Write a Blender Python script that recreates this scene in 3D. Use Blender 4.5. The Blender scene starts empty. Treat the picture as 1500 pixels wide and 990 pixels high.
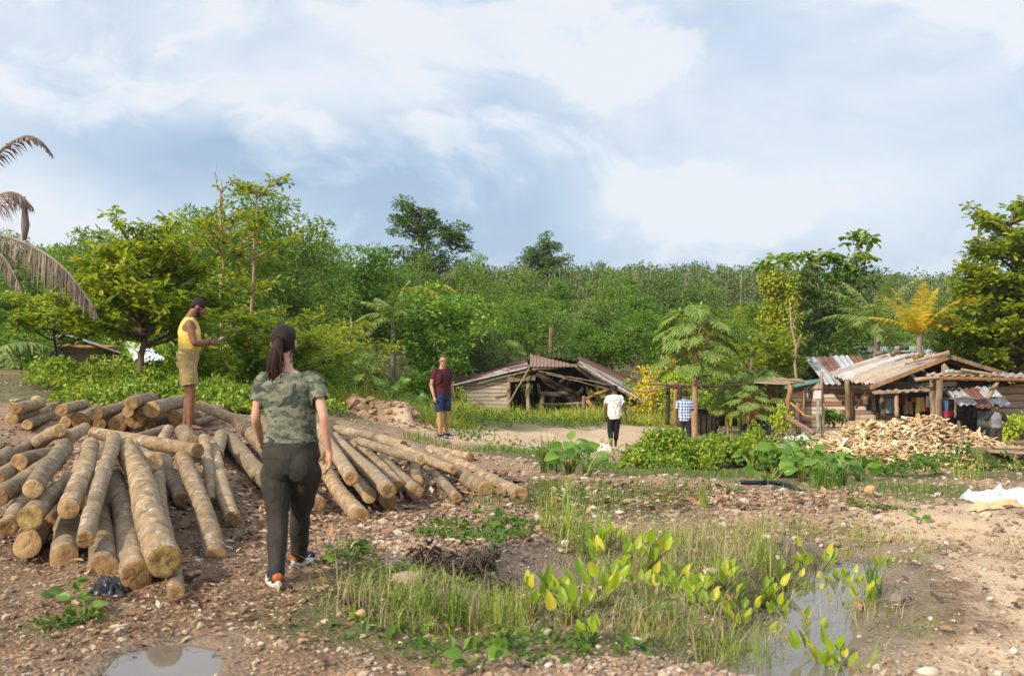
import bpy, bmesh, math, random
import numpy as np
from mathutils import Vector, Matrix, Quaternion
sc = bpy.context.scene
COL = sc.collection
R = math.radians
F, HZ, ZC = 1458.0, 520.0, 1.5          # focal length and horizon row of the photograph, eye height

# ------------------------------------------------------------------ camera, world, sun, exposure
cam_d = bpy.data.cameras.new('camera'); cam = bpy.data.objects.new('camera', cam_d); COL.objects.link(cam)
cam.location = (0, 0, ZC); cam.rotation_euler = (R(90), 0, 0)
cam_d.sensor_width = 36.0; cam_d.lens = 36.0 * F / 1500.0
cam_d.shift_y = (HZ - 495.0) / 1500.0
cam_d.clip_start = 0.1; cam_d.clip_end = 8000
cam_d.dof.use_dof = True; cam_d.dof.focus_distance = 17.0; cam_d.dof.aperture_fstop = 3.2
sc.camera = cam
sc.view_settings.view_transform = 'Standard'; sc.view_settings.look = 'None'
EXPO = 0.5; sc.view_settings.exposure = EXPO; sc.view_settings.gamma = 1.0; sc.view_settings.use_curve_mapping = False
sc.render.engine = 'CYCLES'
sc.cycles.use_denoising = True
sc.cycles.max_bounces = 6; sc.cycles.diffuse_bounces = 3; sc.cycles.glossy_bounces = 2
sc.cycles.transmission_bounces = 3; sc.cycles.volume_bounces = 0; sc.cycles.transparent_max_bounces = 4
SUN_DIR = Vector((-0.62, -0.61, 0.53)).normalized()     # from the ground towards the sun
SUN_EL = math.asin(SUN_DIR.z); SUN_AZ = math.atan2(SUN_DIR.x, SUN_DIR.y)
sun_d = bpy.data.lights.new('sun', 'SUN'); sun_d.energy = 4.1; sun_d.angle = R(3.5); sun_d.color = (1.0, 0.88, 0.70)
sun = bpy.data.objects.new('sun', sun_d); COL.objects.link(sun); sun.location = (-30, -20, 40)
sun.rotation_euler = SUN_DIR.to_track_quat('Z', 'Y').to_euler()

def lin(c):
    return c / 12.92 if c <= 0.04045 else ((c + 0.055) / 1.055) ** 2.4
def srgb(r, g, b):
    return (lin(r / 255), lin(g / 255), lin(b / 255), 1.0)

class NT:
    """small node-tree writer"""
    def __init__(s, tree):
        s.t = tree; s.n = tree.nodes; s.l = tree.links
    def new(s, kind, **kw):
        n = s.n.new(kind)
        for k, v in kw.items(): setattr(n, k, v)
        return n
    def put(s, sock, v):
        if isinstance(v, bpy.types.NodeSocket): s.l.new(v, sock)
        elif v is not None:
            if isinstance(v, tuple) and len(v) == 3 and sock.type == 'RGBA': v = (*v, 1.0)
            sock.default_value = v
    def math(s, op, a, b=None, c=None, clamp=False):
        n = s.new('ShaderNodeMath', operation=op, use_clamp=clamp)
        s.put(n.inputs[0], a)
        if b is not None: s.put(n.inputs[1], b)
        if c is not None: s.put(n.inputs[2], c)
        return n.outputs[0]
    def vmath(s, op, a, b=None):
        n = s.new('ShaderNodeVectorMath', operation=op)
        s.put(n.inputs[0], a)
        if b is not None: s.put(n.inputs[1], b)
        return n.outputs[0]
    def mix(s, f, a, b, mode='MIX'):
        n = s.new('ShaderNodeMix', data_type='RGBA', blend_type=mode)
        s.put(n.inputs[0], f); s.put(n.inputs[6], a); s.put(n.inputs[7], b)
        return n.outputs[2]
    def ramp(s, f, stops, interp='LINEAR'):
        n = s.new('ShaderNodeValToRGB'); cr = n.color_ramp; cr.interpolation = interp
        while len(cr.elements) < len(stops): cr.elements.new(0.5)
        for e, (p, c) in zip(cr.elements, stops):
            e.position = p; e.color = c if len(c) == 4 else (*c, 1.0)
        s.put(n.inputs[0], f)
        return n.outputs[0]
    def frange(s, v, a, b, c=0.0, d=1.0):
        n = s.new('ShaderNodeMapRange'); n.clamp = True; n.interpolation_type = 'SMOOTHSTEP'
        s.put(n.inputs[0], v)
        for i, q in enumerate((a, b, c, d)): s.put(n.inputs[i + 1], q)
        return n.outputs[0]
    def noise(s, vec, scale, detail=3, rough=0.5, dist=0.0, out=0):
        n = s.new('ShaderNodeTexNoise'); s.put(n.inputs['Vector'], vec)
        s.put(n.inputs['Scale'], scale); s.put(n.inputs['Detail'], detail)
        s.put(n.inputs['Roughness'], rough); s.put(n.inputs['Distortion'], dist)
        return n.outputs[out]
    def voro(s, vec, scale, feature='F1', out='Distance', rnd=1.0):
        n = s.new('ShaderNodeTexVoronoi', feature=feature); s.put(n.inputs['Vector'], vec)
        s.put(n.inputs['Scale'], scale); s.put(n.inputs['Randomness'], rnd)
        return n.outputs[out]
    def mapping(s, vec, loc=(0, 0, 0), rot=(0, 0, 0), scale=(1, 1, 1)):
        n = s.new('ShaderNodeMapping'); s.put(n.inputs[0], vec)
        n.inputs[1].default_value = loc; n.inputs[2].default_value = rot; n.inputs[3].default_value = scale
        return n.outputs[0]
    def coord(s, which='Object'):
        return s.new('ShaderNodeTexCoord').outputs[which]
    def sep(s, v):
        n = s.new('ShaderNodeSeparateXYZ'); s.put(n.inputs[0], v); return n.outputs
    def comb(s, x, y, z):
        n = s.new('ShaderNodeCombineXYZ')
        for i, q in enumerate((x, y, z)): s.put(n.inputs[i], q)
        return n.outputs[0]
    def bump(s, h, strength=0.5, dist=0.02, normal=None):
        n = s.new('ShaderNodeBump'); n.inputs['Strength'].default_value = strength
        n.inputs['Distance'].default_value = dist; s.put(n.inputs['Height'], h)
        if normal is not None: s.put(n.inputs['Normal'], normal)
        return n.outputs[0]
    def rnd_island(s): return s.new('ShaderNodeNewGeometry').outputs['Random Per Island']
    def rnd_object(s): return s.new('ShaderNodeObjectInfo').outputs['Random']
    def attr(s, name): return s.new('ShaderNodeAttribute', attribute_name=name).outputs['Fac']

# world: Nishita sky behind broken cloud
world = bpy.data.worlds.new('World'); sc.world = world; world.use_nodes = True
W = NT(world.node_tree); W.n.clear()
SKY_STRENGTH = 0.11
sky = W.new('ShaderNodeTexSky', sky_type='NISHITA'); sky.sun_disc = False
sky.sun_elevation = SUN_EL; sky.sun_rotation = SUN_AZ; sky.air_density = 1.0; sky.dust_density = 1.5; sky.ozone_density = 1.5
d = W.vmath('NORMALIZE', W.coord('Generated')); dx, dy, dz = W.sep(d)
az = W.math('ARCTAN2', dx, dy); el = W.math('ARCSINE', dz)
def blob(px, py, sx, sy, amp):
    """a soft bank of cloud at a compass bearing and elevation; sizes are angles"""
    a0 = math.atan2(px - 750, F); e0 = math.atan2(HZ - py, math.hypot(F, px - 750))
    u = W.math('DIVIDE', W.math('SUBTRACT', az, a0), sx / F); v = W.math('DIVIDE', W.math('SUBTRACT', el, e0), sy / F)
    q = W.math('ADD', W.math('MULTIPLY', u, u), W.math('MULTIPLY', v, v))
    return W.math('MULTIPLY', W.math('EXPONENT', W.math('MULTIPLY', q, -1.0)), amp)
wv = W.comb(W.math('MULTIPLY', az, 1.0), W.math('MULTIPLY', el, 1.65), 0.37)
warp = W.noise(wv, 3.0, 3, 0.5, out=1)
wv2 = W.vmath('ADD', wv, W.vmath('MULTIPLY', W.vmath('SUBTRACT', warp, (0.5, 0.5, 0.5)), (0.34, 0.30, 0.3)))
n1 = W.noise(wv2, 3.6, 8, 0.56); n2 = W.noise(wv2, 10.0, 6, 0.58)
c = W.math('ADD', W.math('MULTIPLY', W.math('SUBTRACT', n1, 0.5), 1.25), W.math('MULTIPLY', W.math('SUBTRACT', n2, 0.5), 0.75))
n3 = W.noise(wv2, 4.6, 10, .60); c = W.math('ADD', c, W.math('MULTIPLY', W.math('SUBTRACT', W.frange(n3, .47, .60), .45), .52))
for b in [(330, 225, 320, 55, -0.66), (640, 330, 300, 75, -0.40), (150, 150, 200, 60, -0.05), (430, 130, 200, 45, 0.50), (60, 300, 90, 50, 0.28),
          (700, 90, 130, 90, -0.30), (1120, 310, 260, 55, 0.40), (1350, 120, 330, 160, 0.30), (870, 120, 130, 50, 0.16), (300, 15, 300, 40, 0.22),
          (1250, 385, 260, 40, -0.12), (860, 350, 200, 55, -0.10), (1000, 200, 160, 60, -0.06), (-300, 150, 300, 200, 0.2), (1320, 90, 90, 26, -0.16)]:
    c = W.math('ADD', c, blob(*b))
c = W.math('ADD', c, 0.80)
cc = W.ramp(c, [(0.0, srgb(158, 188, 218)), (0.28, srgb(184, 209, 234)), (0.55, srgb(212, 227, 245)), (0.78, srgb(232, 241, 252)), (1.0, srgb(248, 250, 254))])
kb = W.math('MULTIPLY', W.frange(el, .42, .85, 1.0, 1.75), 2 ** -EXPO / SKY_STRENGTH)      # cloud brightened above the view to add soft fill light
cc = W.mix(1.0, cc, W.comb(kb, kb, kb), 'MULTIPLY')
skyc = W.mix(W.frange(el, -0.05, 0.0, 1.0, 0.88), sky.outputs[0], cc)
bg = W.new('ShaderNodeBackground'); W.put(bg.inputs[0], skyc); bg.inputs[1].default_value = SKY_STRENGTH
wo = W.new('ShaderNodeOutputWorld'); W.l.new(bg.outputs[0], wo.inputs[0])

# ------------------------------------------------------------------ helpers
def at(px, py, Y):
    return Vector(((px - 750) / F * Y, Y, ZC - (py - HZ) / F * Y))
def px2x(px, Y): return (px - 750) / F * Y

def vnoise(x, y, seed=0):
    x = np.asarray(x, float); y = np.asarray(y, float)
    xi = np.floor(x).astype(np.int64); yi = np.floor(y).astype(np.int64)
    fx = x - xi; fy = y - yi
    fx = fx * fx * (3 - 2 * fx); fy = fy * fy * (3 - 2 * fy)
    def h(a, b):
        n = (a * 374761393 + b * 668265263 + seed * 974634777) & 0xffffffff
        n = ((n ^ (n >> 13)) * 1274126177) & 0xffffffff
        return ((n ^ (n >> 16)) & 0xffff) / 65535.0
    a = h(xi, yi); b = h(xi + 1, yi); c = h(xi, yi + 1); d = h(xi + 1, yi + 1)
    return (a * (1 - fx) + b * fx) * (1 - fy) + (c * (1 - fx) + d * fx) * fy
def fbm(x, y, oct=4, seed=0, gain=0.5):
    s = 0; a = 1; t = 0
    for i in range(oct):
        s = s + a * vnoise(np.asarray(x) * 2 ** i + 17.3 * i, np.asarray(y) * 2 ** i - 9.1 * i, seed + i); t += a; a *= gain
    return s / t
def sstep(a, b, x):
    t = np.clip((np.asarray(x, float) - a) / (b - a), 0, 1); return t * t * (3 - 2 * t)

class MB:
    """collects geometry for ONE mesh object"""
    def __init__(s): s.v = []; s.f = []; s.m = []; s.n = 0; s.uv = []
    def add(s, V, Fc, m=0):
        V = np.asarray(V, float).reshape(-1, 3); 
        if len(V) == 0: return
        Fc = np.asarray(Fc, np.int64)
        s.v.append(V); s.f.append(Fc + s.n); s.m.append(m); s.n += len(V)
    def addmulti(s, V, faces_list, m=0):
        V = np.asarray(V, float).reshape(-1, 3); s.v.append(V)
        for Fc in faces_list:
            Fc = np.asarray(Fc, np.int64)
            if len(Fc): s.f.append(Fc + s.n); s.m.append(m)
        s.n += len(V)
    def mesh(s, name, mats, smooth=True):
        me = bpy.data.meshes.new(name)
        V = np.concatenate(s.v) if s.v else np.zeros((0, 3))
        loops = np.concatenate([f.reshape(-1) for f in s.f]) if s.f else np.zeros(0, int)
        tot = np.concatenate([np.full(len(f), f.shape[1]) for f in s.f]) if s.f else np.zeros(0, int)
        mi = np.concatenate([np.full(len(f), m) for f, m in zip(s.f, s.m)]) if s.f else np.zeros(0, int)
        me.vertices.add(len(V)); me.vertices.foreach_set('co', V.astype(np.float32).ravel())
        me.loops.add(len(loops)); me.loops.foreach_set('vertex_index', loops.astype(np.int32))
        me.polygons.add(len(tot))
        st = np.concatenate([[0], np.cumsum(tot)[:-1]]) if len(tot) else tot
        me.polygons.foreach_set('loop_start', st.astype(np.int32)); me.polygons.foreach_set('loop_total', tot.astype(np.int32))
        me.polygons.foreach_set('material_index', mi.astype(np.int32))
        me.polygons.foreach_set('use_smooth', np.full(len(tot), smooth))
        me.update(calc_edges=True); me.validate()
        if not isinstance(mats, (list, tuple)): mats = [mats]
        elif len(mats) and len(mi): me.polygons.foreach_set('material_index', (mi % len(mats)).astype(np.int32))
        for m in mats: me.materials.append(m)
        return me
    def build(s, name, mats, parent=None, loc=None, smooth=True):
        """loc: object origin (world or parent space); geometry given in the same space is shifted back to it"""
        me = s.mesh(name, mats, smooth)
        if loc is not None: me.transform(Matrix.Translation(-Vector(loc)))
        return link(name, me, parent, loc)
def link(name, me, parent=None, loc=None):
    o = bpy.data.objects.new(name, me); COL.objects.link(o)
    if loc is not None: o.location = loc
    if parent is not None: o.parent = parent
    return o
def tag(o, label=None, cat=None, group=None, kind=None):
    if label: o['label'] = label
    if cat: o['category'] = cat
    if group: o['group'] = group
    if kind: o['kind'] = kind
    return o
def empty(name, loc, label=None, cat=None, group=None, rz=0):
    o = bpy.data.objects.new(name, None); COL.objects.link(o); o.location = loc; o.rotation_euler = (0, 0, rz)
    o.empty_display_size = 0.2
    return tag(o, label, cat, group)
def copy_tree(o, parent=None):
    c = o.copy(); COL.objects.link(c)
    if parent is not None: c.parent = parent
    for ch in list(o.children): copy_tree(ch, c)
    return c

def frames(P):
    P = np.asarray(P, float); T = np.gradient(P, axis=0); T /= np.linalg.norm(T, axis=1)[:, None] + 1e-12
    ref = np.array([0, 0, 1.0]) if abs(T[0][2]) < 0.9 else np.array([1.0, 0, 0])
    n = np.cross(T[0], ref); n /= np.linalg.norm(n); N = [n]
    for i in range(1, len(P)):
        n = N[-1] - T[i] * np.dot(N[-1], T[i]); n /= np.linalg.norm(n) + 1e-12; N.append(n)
    N = np.array(N); return T, N, np.cross(T, N)
def tube(mb, P, r, n=8, m=0, cap=True):
    P = np.asarray([tuple(p) for p in P], float); k = len(P); r = np.broadcast_to(np.asarray(r, float), (k,))
    T, N, B = frames(P); a = np.linspace(0, 2 * np.pi, n, endpoint=False)
    V = P[:, None, :] + r[:, None, None] * (np.cos(a)[None, :, None] * N[:, None, :] + np.sin(a)[None, :, None] * B[:, None, :])
    V = V.reshape(-1, 3); i = np.arange(k - 1)[:, None] * n; j = np.arange(n)[None, :]; j2 = (j + 1) % n
    Fq = np.stack([i + j, i + j2, i + n + j2, i + n + j], -1).reshape(-1, 4)
    fl = [Fq]
    if cap:
        fl.append(np.arange(n)[::-1][None, :]); fl.append((np.arange(n) + (k - 1) * n)[None, :])
    mb.addmulti(V, fl, m)
def pole(mb, a, b, r0, r1=None, n=9, m=0, wob=0.0, seg=6, seed=0):
    a = np.array(tuple(a), float); b = np.array(tuple(b), float); r1 = r0 if r1 is None else r1
    rg = np.random.RandomState(seed); t = np.linspace(0, 1, seg + 1)
    P = a + (b - a) * t[:, None]
    P[1:-1] += rg.normal(0, 1, (seg - 1, 3)) * wob
    tube(mb, P, (r0 + (r1 - r0) * t) * (1 + rg.uniform(-.08, .08, seg + 1)), n, m)
def box(mb, c, sx, sy, sz, rot=None, m=0, bev=0.0):
    """box centred at c with full sizes; rot: Matrix 3x3"""
    h = np.array([sx, sy, sz]) / 2
    if bev <= 0:
        V = np.array([[x, y, z] for x in (-1, 1) for y in (-1, 1) for z in (-1, 1)], float) * h
        Fc = [[0, 1, 3, 2], [4, 6, 7, 5], [0, 4, 5, 1], [2, 3, 7, 6], [0, 2, 6, 4], [1, 5, 7, 3]]
        if rot is not None: V = V @ np.array(rot).T
        mb.add(V + np.array(tuple(c)), Fc, m); return
    bm = bmesh.new(); bmesh.ops.create_cube(bm, size=1.0)
    for v in bm.verts: v.co = Vector((v.co.x * sx, v.co.y * sy, v.co.z * sz))
    bmesh.ops.bevel(bm, geom=bm.edges[:], offset=bev, segments=2, affect='EDGES')
    addbm(mb, bm, c, rot, m)
def addbm(mb, bm, c=(0, 0, 0), rot=None, m=0):
    bm.verts.index_update(); V = np.array([v.co[:] for v in bm.verts])
    if rot is not None: V = V @ np.array(rot).T
    by = {}
    for f in bm.faces: by.setdefault(len(f.verts), []).append([v.index for v in f.verts])
    mb.addmulti(V + np.array(tuple(c)), [np.array(x) for x in by.values()], m); bm.free()
def basis(a, b, up=(0, 0, 1)):
    """rotation whose x axis runs a->b"""
    x = (Vector(b) - Vector(a)).normalized(); u = Vector(up)
    y = u.cross(x)
    if y.length < 1e-4: y = Vector((0, 1, 0))
    y.normalize(); z = x.cross(y)
    return Matrix((x, y, z)).transposed()
def beam(mb, a, b, w, h, up=(0, 0, 1), m=0):
    a = Vector(a); b = Vector(b); box(mb, (a + b) / 2, (b - a).length, w, h, basis(a, b, up), m)
def unit(v): return v / (np.linalg.norm(v, axis=-1, keepdims=True) + 1e-12)

# ------------------------------------------------------------------ materials
def newmat(name):
    m = bpy.data.materials.new(name); m.use_nodes = True; T = NT(m.node_tree); T.n.clear()
    out = T.new('ShaderNodeOutputMaterial'); p = T.new('ShaderNodeBsdfPrincipled'); T.l.new(p.outputs[0], out.inputs[0])
    p.inputs['Specular IOR Level'].default_value = 0.3
    T.p = p; T.out = out; return m, T
def simple(name, c1, c2=None, rough=0.75, scale=6.0, bump=0.3, bdist=0.01, stretch=(1, 1, 1), spec=0.3, metal=0.0, lo=0.35, hi=0.65, rnd=0.0, bscale=None, sheen=0.0):
    """two-tone noisy surface"""
    m, T = newmat(name); v = T.mapping(T.coord(), scale=stretch)
    n = T.noise(v, scale, 5, 0.6); c2 = c2 or tuple(x * 0.7 for x in c1)
    col = T.mix(T.frange(n, lo, hi), c1, c2)
    if rnd > 0:
        k = T.math('ADD', T.math('MULTIPLY', T.rnd_island(), 2 * rnd), 1 - rnd)
        col = T.mix(1.0, col, T.comb(k, k, k), 'MULTIPLY')
    T.put(T.p.inputs['Base Color'], col); T.p.inputs['Roughness'].default_value = rough
    T.p.inputs['Specular IOR Level'].default_value = spec; T.p.inputs['Metallic'].default_value = metal
    if bump > 0: T.put(T.p.inputs['Normal'], T.bump(T.noise(v, bscale or scale * 3, 5, 0.65), bump, bdist))
    return m
def leafmat(name, stops, trans=0.35, rough=0.5, patch=0.35, spec=0.35, patch_scale=0.7):
    """leaf colour from one ramp, each leaf its own random place on it, clumps lean one way"""
    m, T = newmat(name)
    f = T.math('ADD', T.math('MULTIPLY', T.rnd_island(), 1 - patch), T.math('MULTIPLY', T.noise(T.coord(), patch_scale, 2), patch))
    f = T.math('DIVIDE', T.math('SUBTRACT', f, patch * .35), 1 - patch * .7, clamp=True)
    col = T.ramp(f, stops)
    T.put(T.p.inputs['Base Color'], col); T.p.inputs['Roughness'].default_value = rough; T.p.inputs['Specular IOR Level'].default_value = spec
    tr = T.new('ShaderNodeBsdfTranslucent'); T.put(tr.inputs[0], T.mix(1.0, col, (1.5, 1.5, 0.55), 'MULTIPLY'))
    mx = T.new('ShaderNodeMixShader'); mx.inputs[0].default_value = trans
    T.l.new(T.p.outputs[0], mx.inputs[1]); T.l.new(tr.outputs[0], mx.inputs[2]); T.l.new(mx.outputs[0], T.out.inputs[0])
    return m
# ------------------------------------------------------------------ terrain
CTRL = []
def _c(px, py, Y): CTRL.append((px, Y, ZC - (py - HZ) / F * Y))
for q in [(0, 990, 4.65), (250, 990, 4.65), (500, 985, 4.65), (750, 985, 4.72), (1000, 985, 4.8), (620, 905, 5.65), (60, 900, 5.75), (430, 858, 6.2), (600, 832, 6.85),
          (240, 862, 6.25), (90, 838, 6.75), (-150, 840, 6.8), (-150, 960, 5), (340, 770, 8.4), (528, 772, 8.75), (640, 752, 9.5), (762, 744, 10.4), (690, 678, 15), (650, 642, 21.6), (600, 650, 18.5),
          (500, 648, 16), (420, 630, 17), (480, 607, 20), (560, 620, 22), (700, 655, 20), (740, 660, 22), (860, 780, 8.6), (800, 830, 7.2), (950, 760, 10), (1100, 760, 10), (1250, 755, 10.3),
          (900, 702, 13.6), (1010, 706, 13.7), (1100, 712, 13.6), (1300, 716, 13.4), (1420, 930, 5.5), (1340, 870, 6.3), (1480, 800, 8), (1410, 790, 8.3), (1440, 745, 11), (1490, 705, 14), (1650, 720, 13), (1650, 900, 6),
          (900, 690, 17), (1000, 690, 17), (1150, 700, 16), (1300, 695, 17), (820, 680, 16.5), (1450, 690, 17.5), (1600, 690, 17.5),
          (890, 655, 26.6), (800, 640, 29), (780, 652, 25), (1003, 657, 28.5), (1040, 652, 29), (1100, 640, 30), (1180, 640, 30), (1300, 660, 26), (1450, 665, 27), (1600, 660, 28), (1200, 655, 25), (1080, 665, 23),
          (0, 548, 22), (55, 562, 20.5), (130, 590, 18.5), (-120, 540, 22), (250, 596, 18), (330, 612, 17), (20, 632, 14.5), (150, 632, 14.8), (270, 633, 14.6), (-60, 640, 13.5), (0, 700, 10.5), (-150, 690, 11),
          (700, 606, 40), (800, 606, 40), (930, 608, 40), (1050, 612, 40), (1250, 618, 38), (1450, 620, 38), (1650, 620, 38), (560, 592, 38), (450, 575, 34), (350, 570, 30), (250, 570, 27), (130, 545, 26), (0, 530, 30), (-200, 520, 30)]: _c(*q)
for q in [(180, 10, .10), (100, 11.5, .16), (60, 9.5, .06), (250, 11.5, .16), (330, 12, .18), (60, 14.5, .3)]: CTRL.append(q)
CT = np.array(CTRL)
def uvs(px, Y):
    Yc = np.clip(Y, 3.6, 60); return np.clip((px - 750) / 260.0, -5.2, 5.2), 3.4 * np.log(Yc)
cu, cv = uvs(CT[:, 0], CT[:, 1])
def tps(r2): return r2 * np.log(r2 + 1e-9)
_n = len(CT); K = tps((cu[:, None] - cu[None]) ** 2 + (cv[:, None] - cv[None]) ** 2) + np.eye(_n) * 0.05
P_ = np.stack([np.ones(_n), cu, cv], 1)
A_ = np.block([[K, P_], [P_.T, np.zeros((3, 3))]]); SOL = np.linalg.solve(A_, np.concatenate([CT[:, 2], np.zeros(3)]))
POND = [(1255, 828, 8.0), (1215, 860, 7.25), (1180, 905, 6.45), (1150, 955, 5.75), (1120, 1010, 5.05)]
PONDXY = np.array([(px2x(a, Y), Y) for a, b, Y in POND]); POND_Z = -0.19
MUD = np.array([(px2x(905, 7.4), 7.4), (px2x(830, 7.1), 7.1), (px2x(760, 6.7), 6.7)])
PUDDLE = np.array([(-1.70, 4.96), (-1.58, 4.4)]); PUDDLE_Z = -0.012
def dseg(x, y, pts):
    d = np.full(np.shape(x), 1e9)
    for a, b in zip(pts[:-1], pts[1:]):
        ab = b - a; t = np.clip(((x - a[0]) * ab[0] + (y - a[1]) * ab[1]) / (ab @ ab), 0, 1)
        d = np.minimum(d, np.hypot(x - a[0] - t * ab[0], y - a[1] - t * ab[1]))
    return d
def h_base(x, y):
    x = np.asarray(x, float); y = np.asarray(y, float); sh = x.shape; x = x.ravel(); y = y.ravel()
    px = 750 + x / np.maximum(y, 3.0) * F
    u, v = uvs(px, y); z = SOL[_n] + SOL[_n + 1] * u + SOL[_n + 2] * v
    for i in range(_n): z = z + SOL[i] * tps((u - cu[i]) ** 2 + (v - cv[i]) ** 2)
    # hillside behind the clearing
    uu = px - 750
    amp = 1.0 + 0.45 * sstep(-150, -650, uu) - 0.40 * sstep(350, 900, uu)
    hill = -0.75 + amp * (1.8 * sstep(44, 75, y) + 6.7 * sstep(62, 165, y)) + 0.9 * (fbm(x / 18, y / 18, 3, 5) - .5) * sstep(45, 80, y)
    hill = hill - 14 * sstep(190, 420, y)
    k = sstep(36, 50, y); z = z * (1 - k) + hill * k
    return z.reshape(sh)
def h(x, y):
    x = np.asarray(x, float); y = np.asarray(y, float)
    z = h_base(x, y)
    near = 1 - sstep(14, 40, y)
    dp = dseg(x, y, PONDXY); dm = dseg(x, y, MUD); dq = dseg(x, y, PUDDLE)
    qk = np.abs(x + 1.61) / 0.27
    calm = sstep(.12, .5, np.minimum(dp, np.minimum(dm, dq)))
    z = z + calm * ((fbm(x / 1.1, y / 1.1, 3, 11) - .5) * 0.16 * (0.5 + near) + (fbm(x / .22, y / .22, 3, 21) - .5) * 0.06 * near + (fbm(x / .07, y / .07, 2, 31) - .5) * 0.022 * near)
    z = z + (fbm(x / 3.2, y / 3.2, 2, 41) - .5) * 0.5 * sstep(15, 24, y) * (1 - sstep(44, 60, y)) * 0.5
    w = 0.36 + 0.35 * (fbm(x * 1.6, y * 1.6, 2, 51) - .5)
    pz = POND_Z - 0.10; k = 1 - sstep(w - .18, w + .14, dp); z = z * (1 - k) + np.minimum(z, pz) * k
    k = 1 - sstep(.16, .5, dm); z = z * (1 - k) + np.minimum(z, -.135 + .03 * (fbm(x * 5, y * 5, 2, 3) - .5)) * k
    rim = sstep(.24, .32, dq) * (1 - sstep(.6, .85, dq)); z = z * (1 - rim) + np.maximum(z, .004) * rim
    k = 1 - sstep(.18, .29, dq + .04 * (fbm(x * 4, y * 4, 2, 61) - .5)); z = z * (1 - k) + np.minimum(z, PUDDLE_Z - .05) * k
    # wheel ruts and lumps on the sandy track
    tz = sstep(22, 25, y) * (1 - sstep(33, 36, y)); q = y + .10 * x + .8 * (fbm(x * .35, y * .35, 2, 65) - .5)
    z = z - tz * .10 * (np.exp(-((q - 27.2) / .35) ** 2) + np.exp(-((q - 29.4) / .35) ** 2)) + tz * .16 * (fbm(x * 1.7, y * 1.3, 3, 66) - .5)
    # the crumbling earth bank beyond the logs
    bx, by = px2x(548, 24.5), 24.5
    e = np.maximum(np.abs(x - bx) / 1.15, np.abs(y - by) / 1.5) + .35 * (fbm(x * 1.8, y * 1.8, 3, 71) - .5)
    bump = (1 - sstep(.75, 1.05, e)) * (.26 + .16 * (x - bx)); z = z + np.maximum(bump, 0) * (.45 + 1.1 * fbm(x * 2.5, y * 2.5, 3, 81)) + .30 * (fbm(x * 4.5, y * 4.5, 4, 82, .6) - .45) * (1 - sstep(.9, 1.3, e))
    return z
def hz(x, y): return float(h(np.array([x]), np.array([y]))[0])
def gp(px, Y, dz=0.0):
    """point on the ground at a bearing and a distance"""
    x = px2x(px, Y); return Vector((x, Y, hz(x, Y) + dz))

def zone(x, y, lst):
    """soft patches: (px, Y, half width in m, half depth in m)"""
    r = np.zeros(np.shape(x))
    wx = x + .8 * (fbm(x * .7, y * .7, 3, 91) - .5) * np.clip(y / 12, .4, 2.); wy = y + .8 * (fbm(x * .7, y * .7, 3, 92) - .5) * np.clip(y / 8, .4, 3)
    for px, Y, a, b in lst:
        q = np.sqrt(((wx - px2x(px, Y)) / a) ** 2 + ((wy - Y) / b) ** 2); r = np.maximum(r, 1 - sstep(.7, 1.15, q))
    return r
SAND = [(700, 27, 3.0, 4), (800, 29.5, 3.4, 4.5), (880, 28, 3, 4.5), (980, 30.5, 6, 3.5), (1130, 32, 6, 3.5), (1210, 30, 4, 4), (1440, 9.2, 1.0, 2.2), (1410, 6.6, .9, 1.3), (1450, 5.2, 1.1, 1.0), (1400, 12, .9, 1.6), (700, 22, 1.5, 3), (640, 23, 1.6, 2.5)]
MOSS = [(900, 11.2, 1.2, 2.0), (760, 5.6, 1.5, .8), (1050, 7.0, 1.3, 2.0), (560, 5.9, .6, .7), (1000, 17, 3.0, 2.6), (1200, 16.5, 3.0, 2.4), (900, 17, 2, 2.4), (780, 19, 1.2, 2), (1350, 12.6, 1.2, 1.2), (1350, 16.2, 3, 1.6),
        (130, 20, 3.2, 2.8), (260, 21, 3.0, 4), (380, 22, 3.0, 5), (470, 27, 3, 5), (740, 39.5, 8, 5), (560, 31, 3, 6), (650, 36, 5, 6), (60, 27, 5, 5.5), (-100, 28, 5, 6), (900, 39.5, 5, 4), (1080, 37, 4, 3)]
CLAY = [(548, 24.5, 1.3, 1.7), (500, 24, 1.0, 1.5), (30, 21, 1.6, 1.2)]
DARKSOIL = [(250, 8.5, 1.6, 2.6), (60, 5.6, 1.5, 1.1), (430, 5.4, 1.4, .9), (240, 5.6, .8, .5), (330, 6.2, .5, .8), (520, 6, .8, .8), (20, 21.5, 1.5, 1.2), (1300, 6.6, .5, 1.2), (560, 12.5, 2, 3)]

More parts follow.
